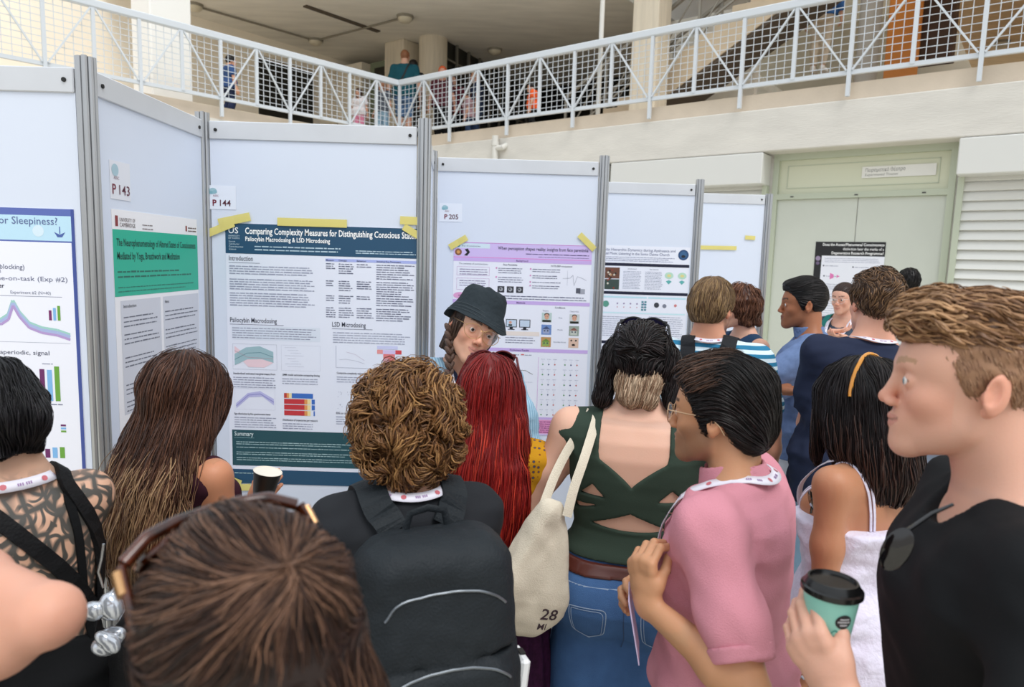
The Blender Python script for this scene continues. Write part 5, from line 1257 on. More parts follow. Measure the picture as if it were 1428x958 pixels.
    MB().lathe([(.0425, .092), (.0445, .094), (.0445, .101), (.041, .103), (.040, .106), (.036, .113), (.033, .1135), (.031, .109), (.0001, .109)], 36, (0, 0, 0), A).build('lid', mat('black_lid', '101010', .25), t, smooth=True)
    # round black badge printed on the side, with three rows of pale lettering
    mb = MB(); a0 = math.atan2(-1, .12)
    def on(u, v, l=.0006):
        z = .063+v; r = .0286+(.040-.0286)*z/.094+l; a = a0+u/r; return A@L_(r*math.cos(a), r*math.sin(a), z)
    mb.col = s2l('1c1c20'); mb.add([on(0, 0)]+[on(.0125*math.cos(q), .0115*math.sin(q)) for q in np.linspace(0, 2*PI, 24, endpoint=False)], [(0, i+1, (i+1) % 24+1) for i in range(24)])
    mb.col = s2l('d8d8dc')
    for v, w_ in ((.0045, .006), (.0, .009), (-.005, .005)):
        u = -w_
        while u < w_: mb.add([on(u, v-.0013, .001), on(u+.0014, v-.0013, .001), on(u+.0014, v+.0013, .001), on(u, v+.0013, .001)], [(0, 1, 2, 3)]); u += .0024
    mb.col = s2l('2f8f84'); m_ = [on(-.016+.012*i/8, -.022+.006*math.sin(i/8*PI)) for i in range(9)]; m2 = [on(-.016+.012*i/8, -.0195+.006*math.sin(i/8*PI)) for i in range(9)]
    mb.add(m_+m2, [(i, i+1, i+10, i+9) for i in range(8)]); mb.build('logo', printm, t, usecol=True)
    q = P(1250, 766, .93); t = thing('sunglasses', 'black sunglasses dangling from the neckline of the man in the black t-shirt', 'sunglasses', q)
    rel = lambda x, y, Y: P(x, y, Y-.045)-q
    MB().tube([rel(1330, 703, .955), rel(1300, 716, .965), rel(1262, 742, .975), rel(1254, 752, .978)], [.0022, .0030, .0034, .0030], 8).build('temple', mat('black_gloss', '0c0c0e', .12, coat=.6), t, smooth=True)
    ax_ = nrm(rel(1226, 800, .985)-rel(1262, 738, .975)); nn = nrm(L_(-.5, -.8, .2)); xx = nrm(np.cross(ax_, nn)); MB().lathe([(.0001, -.0018), (.020, -.0014), (.0225, 0), (.020, .0014), (.0001, .0018)], 24, (0, 0, 0), np.array([xx, ax_, np.cross(xx, ax_)]).T, sx=.8, sy=1.55).build('lens', mat('dark_lens', '0e0c0e', .08, coat=.5), t, smooth=True)
    return f

def backpack(fig, W_=.30, H_=.48, D_=.17, col='22262a', ztop=.80, label='', side=0.0, h=.006, name='backpack', tilt=0.06, F=None, pocket=True, zoff=0, sw=.062, mark=False):
    """rides on the back of fig; straps are parts of the pack"""
    H = fig.H; back = fig.up(L_(side, -.125*fig.build-.02, ztop*H)); t = thing(name, label, 'backpack', fig.wld(back-L_(0, 0, H_))); t.rotation_euler = (0, 0, fig.facing)
    o = back-L_(0, 0, H_); m = cloth('pack_'+col, col, rough=.6, bump=(180, .25))
    Rk = Rot((1, 0, 0), -tilt)
    def shp(w, d, z0, z1, y0, rnd):
        def g(p):
            q = (p-L_(0, 0, 0))@Rk; z = np.clip((q[:, 2]-z0)/(z1-z0), 0, 1); ww = w*(1-.16*z**3)*(1-.06*(1-z)**2); c = L_(0, y0-d/2, (z0+z1)/2)
            k = np.abs(q-c)-np.stack([ww/2-rnd, np.full(len(q), d/2-rnd), np.full(len(q), (z1-z0)/2-rnd)], 1)
            return np.sqrt((np.maximum(k, 0)**2).sum(1))+np.minimum(k.max(1), 0)-rnd
        return g
    body = shp(W_, D_, 0, H_, 0, .055); pk_ = shp(W_*.88, .07, .02, H_*.60, -D_*.80, .03); lid = shp(W_*.90, D_*.75, H_*.55, H_*1.0, -D_*.30, .05)
    Fb = U([body, (pk_, .02), (lid, .02)], .02); Fb = Sub(Fb, (lambda p: np.abs((p@Rk)[:, 2]-H_*.615)-.004+np.clip(((p@Rk)[:, 1]+D_*.85)*2, 0, 1)), .008)
    Fb = bump_(bump_(Fb, .004, 24, 9, (1, 1, .8)), .0012, 75, 3)
    meshpart('pack_body', Fb, (-W_*.6, -D_-.12, -.03), (W_*.6, .05, H_+.04), h, m, t)
    zm = mat('zip_grey', '6f757b', .3, .6)
    for z_, w_, y_ in ((H_*.605, W_*.36, -1), (H_*.86, W_*.36, -1)):
        pts = np.array([Rk@L_(w_*math.sin(a), -D_*1.15, z_-.035*abs(math.sin(a))**3) for a in np.linspace(-1.5, 1.5, 28)])
        for _ in range(20): g_ = grad(Fb, pts); pts = pts-g_*(Fb(pts)-.001)[:, None]*.7
        mb = MB(); mb.tube(pts, .0028, 6); mb.build('zip', zm, t, smooth=True)
    if mark:
        pts = np.array([Rk@L_(W_*.26+dx, -D_-.10, .095+dz) for dx, dz in ((0, 0), (.030, 0), (.030, .013), (0, .013), (.004, .004), (.026, .004), (.026, .009), (.004, .009))])
        for _ in range(25): g_ = grad(Fb, pts); pts = pts-g_*(Fb(pts)-.0015)[:, None]*.7
        mb = MB(); mb.add(pts, [(0, 1, 5, 4), (1, 2, 6, 5), (2, 3, 7, 6), (3, 0, 4, 7)]); mb.build('maker_mark', mat('mark_grey', '8a8f96', .5), t)
    hp = [Rk@L_(-.045, -.05, H_-.01), Rk@L_(-.035, -.055, H_+.03), Rk@L_(0, -.06, H_+.04), Rk@L_(.035, -.055, H_+.03), Rk@L_(.045, -.05, H_-.01)]
    mb = MB(); mb.tube(hp, .008, 8, flat=((0, 1, 0), .4)); mb.build('grab_handle', m, t, smooth=True)
    FF = F or fig.coreF
    for sd in (1, -1):
        k = fig.k; pts = [fig.up(L_(sd*.055+side, -.13, ztop*H-.02)), fig.up(L_(sd*.075, -.08, .835*H)), fig.up(L_(sd*.085, .0, .85*H)), fig.up(L_(sd*.095, .10, .80*H)), fig.up(L_(sd*.11, .13, .72*H)), fig.up(L_(sd*.15, .02, .66*H)), fig.up(L_(sd*.13, -.12, .62*H))]
        so = strap_on(fig, pts, sw, m, 'shoulder_strap', par=t, F=FF, lift=.004, n=40, th=.010)
        so.matrix_parent_inverse = Matrix.Identity(4)
        me = so.data; co = np.zeros(len(me.vertices)*3, np.float32); me.vertices.foreach_get('co', co); co = co.reshape(-1, 3)-np.asarray(o, np.float32); me.vertices.foreach_set('co', co.ravel())
    return t, o, Rk

def band(fig, F, z0, z1, t, m, name, h=.006, taper=0):
    lo, hi = fig.bounds(); lo[2] = z0-.03; hi[2] = z1+.03
    G = And(off(F, t), lambda p: z0-p[:, 2], lambda p: p[:, 2]-z1); return meshpart(name, G, lo, hi, h, m, fig.o)
def stitch(fig, pts, F, name='stitching', col='9fb4cf', w=.0022, par=None, n=20):
    return strap_on(fig, pts, w, mat('thread_'+col, col, .7), name, F=F, lift=.0012, n=n, th=.001, par=par)
def longvol(rows, t=.014, face=True, cut=-.6, top=(.02,)):
    f = U([cranium(t, t*1.1, t), (loft(rows), .03)], .03)
    if face: f = Sub(f, U([ell((0, .135, -.055), (.062, .090, .115)), (ell((0, .15, -.14), (.07, .11, .10)), .03)]), .02)
    return f
def fall(q):
    r = np.stack([q[:, 0], q[:, 1]+.01], 1); r = r/(np.linalg.norm(r, axis=1)[:, None]+1e-6); k = np.clip((q[:, 2]-.02)/.09, 0, 1)
    return np.stack([r[:, 0]*k, r[:, 1]*k-.12*(1-k), -(1-k)-.08], 1)

@person
def foreground_head():
    f = Fig('person', 'person in the near foreground from behind, dark brown hair under tortoiseshell sunglasses', P(345, 895, .60), .38, sex='f', hpitch=-.10, hroll=-.10, skin=s2l('c99a80'), hs=1.0)
    f.skin_body(h=.010, hh=.004, handh=.005, hair=c_('2a1a14'), brow=c_('2a1a14'), eyeson=False)
    f.top('shirt', cloth('dark_grey_knit', '2b2b2f'), h=.009, sleeve=.5, hem=.48, neck=.085)
    f.pants('trousers', cloth('dark_trousers', '24262c'), hem=.06); f.shoes(mat('black_plastic'))
    knot = (.0, -.085, .070)
    vol = longvol([(-.30, .085, .04, -.10), (-.20, .105, .055, -.09), (-.08, .100, .08, -.05), (.02, .092, .098, -.015), (.07, .075, .085, -.01)], .017)
    vol = U([vol, (ell(knot, (.034, .026, .028)), .03), (cap((0, -.10, .055), (0, -.135, -.05), .030, .022), .03)])
    vol = bump_(vol, .003, 55, 4, (1.3, .5, .5))
    f.hair_shell(vol, .005, c_('22140f'), ext=(.16, .2, .17, .36))
    def fl(q):
        d = L_(*knot)-q; n = np.linalg.norm(d, axis=1)[:, None]; d = d/(n+1e-6); dn = fall(q); k = np.clip((q[:, 2]-(-.01))/.05, 0, 1)[:, None]; return d*k+dn*(1-k)
    f.locks(13000, fl, 9, .012, (-.001, .003), .0008, s2l('140c0a'), s2l('4e352a'), seed=1, wave=.0012, wfreq=50)
    f.locks(2200, fl, 10, .013, (.001, .005), .0007, s2l('3a2419'), s2l('8a6650'), seed=2, wave=.003, wfreq=50)
    R, O = HM(f); Rt = Rot((1, 0, 0), .88)
    tort = mat('tortoiseshell', '4a1f0c', .12, noise=(45, .9), coat=.5)
    M2 = (R@Rt*.99, O+R@L_(0, -.020, .021))
    t = thing('sunglasses', 'tortoiseshell sunglasses pushed up on the foreground head', 'sunglasses', f.wld(M2[1])); T0 = np.array(t.location)
    G = lambda *p: f.wld(M2[0]@L_(*p)+M2[1])-T0
    mb = MB()
    mb.tube([G(-.085, .100, .012), G(-.06, .117, .014), G(-.03, .124, .012), G(0, .126, .008), G(.03, .124, .012), G(.06, .117, .014), G(.085, .100, .012)], .0062, 10)
    for s in (-1, 1): mb.tube([G(s*.039+.031*math.cos(a), .120-.02*abs(s*.039+.031*math.cos(a))/.07, -.010+.024*math.sin(a)) for a in np.linspace(0, 2*PI, 25)], .0042, 8)
    mb.build('frame', tort, t, smooth=True)
    for s in (-1, 1):
        mb = MB(); mb.tube([G(s*.088, .098, .010), G(s*.092, .05, .008), G(s*.093, -.02, .004)], .0045, 8, flat=((0, 0, 1), 2)); mb.build('temple', tort, t, smooth=True)
        mb = MB(); mb.tube([G(s*.0925, .094, .010), G(s*.0935, .072, .009)], .0052, 8, flat=((0, 0, 1), 1.6)); mb.build('hinge', mat('gold'), t, smooth=True)
        mb = MB(); V = [G(s*.039+.030*math.cos(a), .1195-.02*abs(s*.039+.031*math.cos(a))/.07, -.010+.023*math.sin(a)) for a in np.linspace(0, 2*PI, 24, endpoint=False)]; V2 = [v+(G(0, -.001, 0)-G(0, 0, 0)) for v in V]
        mb.add(V+V2, [tuple(range(24)), tuple(range(47, 23, -1))]+[(i, (i+1) % 24, (i+1) % 24+24, i+24) for i in range(24)]); mb.build('lens', mat('brown_lens', '2a1a10', .05, coat=.5), t)
    return f

@person
def elbow_person():
    f = Fig('person', 'person mostly out of frame at bottom left, only a bare bent elbow showing', P(-430, 600, .82), .2, sex='f', skin=s2l('d9a088'), build=1.0)
    f.set_arm(1, P(-180, 1000, .80), P(70, 858, .74), hdir=(-1, .2, -.2)); f.set_arm(-1)
    El = f.loc_(P(70, 858, .74)); S = f.sh[1]; W_ = f.loc_(P(-180, 1000, .80)); R = f.arm[1][3]; f.arm[1] = (S, El, W_, R)
    f.skin_body(h=.009, hh=.006, handh=.005, hair=c_('3a2a20'), eyeson=False)
    f.top('t_shirt', cloth('black_cotton', '17181a'), sleeve=.35, hem=.5, h=.009); f.pants('trousers', cloth('dark_trousers', '24262c'), hem=.06); f.shoes(mat('black_plastic'))
    f.hair_shell(short_hair(.012, .012), .007, c_('3a2a20')); f.locks(1600, fall, 8, .010, (0, .005), .0018, s2l('2e2018'), s2l('5e4434'), seed=1)
    return f

@person
def tattooed_person():
    f = Fig('person', 'black haired person with a fully tattooed back at the left edge', P(-10, 582, 1.38), .30, sex='f', hpitch=-.18, skin=s2l('d8ab90'), build=1.15, lean=.10, shw=.90)
    f.set_arm(1, P(40, 900, 1.85), P(100, 860, 1.55)); f.set_arm(-1)
    f.skin_body(h=.008, hh=.005, handh=.006, hair=c_('0d0b0c'), eyeson=False)
    m = mat('tattooed_skin', rough=.5, attr='col', sss=.08); m = m.copy(); m.name = 'tattoo_ink'; nt = m.node_tree; N = nt.nodes.new; L = nt.links.new; b = nt.nodes['Principled BSDF']; at = [n for n in nt.nodes if n.type == 'ATTRIBUTE'][0]
    tc = N('ShaderNodeTexCoord'); nz = N('ShaderNodeTexNoise'); nz.inputs['Scale'].default_value = 7; vm = N('ShaderNodeVectorMath'); vm.operation = 'MULTIPLY_ADD'; vm.inputs[1].default_value = (.10, .10, .10); L(tc.outputs['Object'], nz.inputs[0]); L(nz.outputs['Color'], vm.inputs[0]); L(tc.outputs['Object'], vm.inputs[2])
    def thr(node_out, lo, hi):
        mr = N('ShaderNodeMapRange'); mr.inputs[1].default_value = lo; mr.inputs[2].default_value = hi; L(node_out, mr.inputs[0]); return mr.outputs[0]
    v1 = N('ShaderNodeTexVoronoi'); v1.feature = 'DISTANCE_TO_EDGE'; v1.inputs['Scale'].default_value = 24; L(vm.outputs[0], v1.inputs['Vector']); a = thr(v1.outputs['Distance'], .20, .07)
    v2 = N('ShaderNodeTexVoronoi'); v2.inputs['Scale'].default_value = 15; L(vm.outputs[0], v2.inputs['Vector']); mm = N('ShaderNodeMath'); mm.operation = 'SINE'; mu = N('ShaderNodeMath'); mu.operation = 'MULTIPLY'; mu.inputs[1].default_value = 26; L(v2.outputs['Distance'], mu.inputs[0]); L(mu.outputs[0], mm.inputs[0]); c2 = thr(mm.outputs[0], .1, .5)
    n2 = N('ShaderNodeTexNoise'); n2.inputs['Scale'].default_value = 13; L(tc.outputs['Object'], n2.inputs[0]); c3 = thr(n2.outputs['Fac'], .40, .50)
    mx = N('ShaderNodeMath'); mx.operation = 'MULTIPLY'; L(c2, mx.inputs[0]); L(c3, mx.inputs[1]); m1 = N('ShaderNodeMath'); m1.operation = 'MAXIMUM'; L(a, m1.inputs[0]); L(mx.outputs[0], m1.inputs[1])
    sx = N('ShaderNodeSeparateXYZ'); L(tc.outputs['Object'], sx.inputs[0]); zf = thr(sx.outputs['Z'], .865*f.H, .835*f.H); m3 = N('ShaderNodeMath'); m3.operation = 'MULTIPLY'; m3.use_clamp = True; L(m1.outputs[0], m3.inputs[0]); L(zf, m3.inputs[1])
    m4 = N('ShaderNodeMath'); m4.operation = 'MULTIPLY'; m4.inputs[1].default_value = .93; L(m3.outputs[0], m4.inputs[0])
    mc = N('ShaderNodeMix'); mc.data_type = 'RGBA'; L(m4.outputs[0], mc.inputs[0]); L(at.outputs['Color'], mc.inputs[6]); mc.inputs[7].default_value = (*s2l('323c3c'), 1); L(mc.outputs[2], b.inputs['Base Color'])
    f.bodyo.data.materials[0] = m
    H = f.H; blk_ = cloth('black_jersey', '101113')
    low = lambda p: p[:, 2]-np.where(p[:, 1] < 0, .655-.25*np.abs(p[:, 0]), .74)*H
    F = U([f.pel, (f.chest, .05)]+f.bust, .05); f.topF = bump_(off(F, .009), .003, 25, 2); f.skinF = f.body
    lo, hi = f.bounds(); lo[2] = .40*H; hi[2] = .82*H
    meshpart('tank_top', And(f.topF, low, lambda p: .42*H-p[:, 2]), lo, hi, .008, blk_, f.o)
    for sd in (1, -1):
        strap_on(f, [f.up(L_(sd*.135, -.13, .60*H)), f.up(L_(sd*.10, -.13, .72*H)), f.up(L_(sd*.075, -.08, .82*H)), f.up(L_(sd*.08, .05, .82*H)), f.up(L_(sd*.08, .12, .74*H))], .018, blk_, 'top_strap', F=f.body, n=36, lift=.002)
    f.pants('trousers', cloth('black_trousers', '121315'), hem=.06, waist=.56); f.shoes(mat('black_plastic'))
    vol = U([cranium(.010, .012, .012), (loft([(-.085, .055, .050, -.050), (-.04, .080, .085, -.020), (.02, .084, .096, -.01)]), .03), (ell((.015, -.105, -.015), (.055, .040, .050)), .02)])
    vol = Sub(vol, ell((0, .135, -.06), (.07, .09, .12)), .02)
    f.hair_shell(bump_(vol, .004, 45, 3), .005, c_('0b0a0b')); f.locks(3200, fall, 8, .012, (-.001, .005), .0014, s2l('08080a'), s2l('1d1a1e'), seed=5, wave=.002)
    lanyard(f, F=f.body, label='white printed lanyard')
    # shoulder bag hanging from her right shoulder
    t, o, Rk = backpack(f, .24, .30, .12, '141416', ztop=.665, side=.20, sw=.030, label='black leather backpack hanging off the right shoulder of the tattooed person', F=f.body)
    # silver charm
    q0 = P(146, 862, 1.20); ch = thing('keychain', 'clear and silver glittery charm hanging from the black leather backpack', 'keychain', q0-L_(0, 0, .07))
    sil = mat('silver_plastic', 'c9ced6', .12, .55, coat=.5); r_ = random.Random(4); fs = []
    for i in range(9):
        a = r_.uniform(0, 6.28); z = r_.uniform(-.05, .045); r0 = .012+.012*r_.random(); fs.append((ell((.020*math.cos(a), .016*math.sin(a), z), (r0*.9, r0*.7, r0*1.2), Rot((0, 1, .3), a)), .003))
    fs.append((ell((0, 0, -.055), (.026, .02, .018)), .006)); fs.append((cap((.01, 0, .03), (.03, 0, .07), .008, .006), .004))
    meshpart('charm', lambda p, F_=U(fs, .004): F_(p-L_(0, 0, .07)), (-.07, -.05, -.02), (.07, .05, .16), .0025, sil, ch)
    mb = MB(); mb.tube([(.0, 0, .13), (-.008, 0, .16), (0, 0, .19), (.004, 0, .215)], .0022, 6); mb.build('chain', mat('steel', 'c0c2c6', .2, .9), ch, smooth=True)
    return f

@person
def long_hair_woman():
    f = Fig('person', 'woman with very long wavy brown hair holding up a black cup', P(262, 552, 1.80), -.85, sex='f', skin=s2l('c98a68'), hpitch=-.05, hyaw=.1, build=.92, shw=.86)
    wr = P(352, 708, 1.95); f.set_arm(1, wr, P(330, 800, 1.75), hdir=(.55, .1, .8), pn=(-.1, -1, -.2), hand=dict(curl=(.55, .55, .58, .6), thumb=(.5, .5), spread=.03)); f.set_arm(-1)
    f.skin_body(h=.009, hh=.005, handh=.003, hair=c_('4a3024'), eyeson=False)
    H = f.H; f.top('camisole', cloth('dark_berry', '3a1a26'), t=.008, sleeve=-1, hem=.47, neck=.12, neckdrop=.08, h=.008)
    f.pants('skirt', cloth('black_trousers', '121315'), hem=.32, waist=.60, flare=.03)
    f.shoes(mat('black_plastic'))
    rows = [(-.50, .050, .022, -.150, -.02), (-.42, .080, .032, -.158, -.015), (-.32, .105, .042, -.152, -.01), (-.22, .118, .055, -.130, -.005), (-.12, .112, .075, -.075, -.004), (-.02, .100, .092, -.025), (.04, .088, .094, -.012), (.08, .062, .07, -.01)]
    vol = bump_(longvol(rows, .018), .006, 34, 7, (1.2, 1.2, .35))
    def bc(q): k = np.clip((-q[:, 2]-.10)/.3, 0, 1)[:, None]; return L_(*s2l('3b241b'))*(1-k)+L_(*s2l('7a563e'))*k
    f.hair_shell(vol, .006, bc, ext=(.2, .24, .16, .56))
    f.locks(4200, fall, 22, .016, (-.001, .007), .0015, s2l('33201a'), s2l('6f4a38'), seed=1, wave=.006, wfreq=26, where=lambda q: q[:, 2] > -.25)
    f.locks(2400, fall, 15, .016, (0, .012), .0015, s2l('6a4836'), s2l('b8946e'), seed=2, wave=.008, wfreq=30, where=lambda q: q[:, 2] < -.12)
    c = P(369, 678, 1.93); t = thing('paper_cup', 'small black paper cup held up by the long haired woman', 'cup', c-L_(0, 0, .045))
    R = Rot((0, 1, 0), .20)
    MB().lathe([(.026, -.035), (.027, -.034), (.0395, .048), (.041, .050)], 30, (0, 0, .04), R).build('cup_body', mat('black_card', '1b1a1a', .5), t, smooth=True)
    MB().lathe([(.0400, .0503), (.0412, .0515), (.040, .0525), (.038, .0515), (.0268, -.028), (.0001, -.029)], 30, (0, 0, .04), R).build('cup_lining', mat('cup_cream', 'e9e2d4', .6), t, smooth=True)
    return f

@person
def curly_person():
    f = Fig('person', 'person with short curly golden brown hair wearing the big charcoal backpack', P(566, 598, 1.50), .22, sex='f', skin=s2l('d8a184'), build=1.05, shw=1.02, hpitch=-.02)
    f.set_arm(1, P(600, 900, 1.75), P(672, 930, 1.50)); f.set_arm(-1, P(520, 760, 1.78), P(458, 860, 1.5))
    f.skin_body(h=.009, hh=.004, handh=.004, hair=c_('7a5232'), brow=c_('5a3c24'), eyeson=False)
    f.top('t_shirt', cloth('charcoal_tee', '26282c'), sleeve=.75, hem=.5, neck=.082, h=.008, loose=.02, fold=.005, t=.012)
    f.pants('trousers', cloth('navy_chinos', '1f232d'), hem=.06); f.shoes(mat('black_plastic'))
    vol = bump_(And(U([cranium(.030, .030, .026), (ell((0, -.045, -.035), (.085, .070, .075)), .03)]), hairline([-.16, -.10, -.04, -.01, .03, .06, .09, .14], [-.125, -.120, -.085, -.06, .0, .035, .050, .06])), .009, 55, 3)
    f.hair_shell(vol, .005, c_('5a3a22'))
    def fl(q):
        r = q-L_(0, -.02, .06); s_ = np.sin(q*L_(70, 60, 65)+L_(1, 2, 3)); return np.stack([r[:, 0]*6+s_[:, 1]*.8, r[:, 1]*6-.2+s_[:, 2]*.8, -.55+s_[:, 0]*.8], 1)
    f.locks(2300, fl, 16, .0065, (.000, .008), .0024, s2l('472b19'), s2l('94683f'), seed=1, curl=.0095, wfreq=105, taper=.4)
    f.locks(900, fl, 13, .007, (.005, .014), .0018, s2l('6a4426'), s2l('b98c58'), seed=2, curl=.011, wfreq=110, taper=.3)
    lanyard(f, label='white printed lanyard')
    t, o, Rk = backpack(f, .335, .54, .19, '23282c', ztop=.83, mark=True, label='big charcoal backpack with curved zips worn by the curly haired person')
    # small maker's mark near the bottom and a white power bank in the side pocket
    mb = MB(); pts = np.array([Rk@L_(.075+dx, -.28, .10+dz) for dx, dz in ((0, 0), (.028, 0), (.028, .014), (0, .014))])
    q = fig_pt = f.wld(o+L_(.16, -.09, .16)); pb = thing('power_bank', 'white power bank in the side pocket of the charcoal backpack', 'power bank', q); pb.rotation_euler = (0, .1, f.facing)
    MB().box((0.012, 0, .06), (.022, .065, .12), None, .006).build('case', mat('white_gloss', 'eceef0', .25), pb); MB().box((0.012, 0, .122), (.012, .02, .004)).build('port', mat('black_plastic'), pb)
    return f

@person
def red_hair_woman():
    f = Fig('person', 'woman with very long bright red hair in a mustard patterned blouse and purple skirt', P(683, 552, 2.12), -.08, sex='f', skin=s2l('d9a68c'), build=.98, hs=1.10)
    f.set_arm(1, P(695, 730, 2.36), P(724, 790, 2.18)); f.set_arm(-1, P(655, 730, 2.36), P(625, 790, 2.18))
    f.skin_body(h=.010, hh=.006, handh=.005, hair=c_('5a1414'), eyeson=False)
    m = cloth('mustard_print', 'b98316'); nt = m.node_tree; b = nt.nodes['Principled BSDF']; N = nt.nodes.new; L = nt.links.new
    tc = N('ShaderNodeTexCoord'); v = N('ShaderNodeTexVoronoi'); v.inputs['Scale'].default_value = 62; v.inputs['Randomness'].default_value = .25; L(tc.outputs['Object'], v.inputs['Vector']); r = N('ShaderNodeValToRGB'); r.color_ramp.interpolation = 'CONSTANT'; els = r.color_ramp.elements
    els[0].color = (*s2l('3d5566'), 1); els[1].position = .30; els[1].color = (*s2l('c58f1c'), 1); e = els.new(.20); e.color = (*s2l('8a4a1c'), 1); L(v.outputs['Distance'], r.inputs[0]); L(r.outputs[0], b.inputs['Base Color'])
    f.top('blouse', m, sleeve=1.0, hem=.545, neck=.08, h=.008, loose=.02, fold=.006, t=.010, sleeveo=.010)
    H = f.H; ps = cloth('purple_skirt', '3a1436', noise=(60, .5))
    rows = [(.06*H, .26, .24, 0), (.30*H, .235, .21, 0), (.45*H, .215, .17, -.02), (.52*H, .19, .145, -.02), (.575*H, .155, .115, 0), (.60*H, .145, .108, 0)]
    def pleat(p): return loft(rows)(p)+.006*np.sin(np.arctan2(p[:, 0], p[:, 1]+.01)*26)*np.clip((.6*H-p[:, 2])/.3, 0, 1)
    meshpart('skirt', And(pleat, lambda p: .07*H-p[:, 2]), (-.3, -.3, 0), (.3, .3, .63*H), .008, ps, f.o); f.shoes(mat('black_plastic'))
    rows = [(-.44, .050, .025, -.165), (-.38, .100, .032, -.172), (-.28, .122, .042, -.165), (-.17, .122, .060, -.125), (-.06, .108, .085, -.05), (.02, .094, .098, -.02), (.07, .072, .082, -.012)]
    f.hair_shell(bump_(longvol(rows, .017), .004, 40, 2, (1.4, 1.2, .2)), .006, c_('6a1210'), ext=(.2, .24, .16, .5))
    f.locks(3800, fall, 22, .018, (-.001, .006), .0020, s2l('6a0e10'), s2l('96201c'), seed=1, wave=.0035, wfreq=22, where=lambda q: q[:, 2] > -.22)
    f.locks(700, fall, 14, .016, (.001, .009), .0018, s2l('8a1512'), s2l('c8402c'), seed=2, wave=.004, wfreq=24, where=lambda q: q[:, 2] < 0)
    R, O = HM(f); M2 = (R@Rot((1, 0, 0), .55)*1.06, O+R@L_(0, .0, .052))
    glasses(f, M2, '5a1014', 'thick', .026, True, 'dark red sunglasses on top of the red haired head', lens=mat('dark_lens', '120c0e', .08, coat=.5), metal=0, thick=.0030, y=.112, name='sunglasses')
    return f

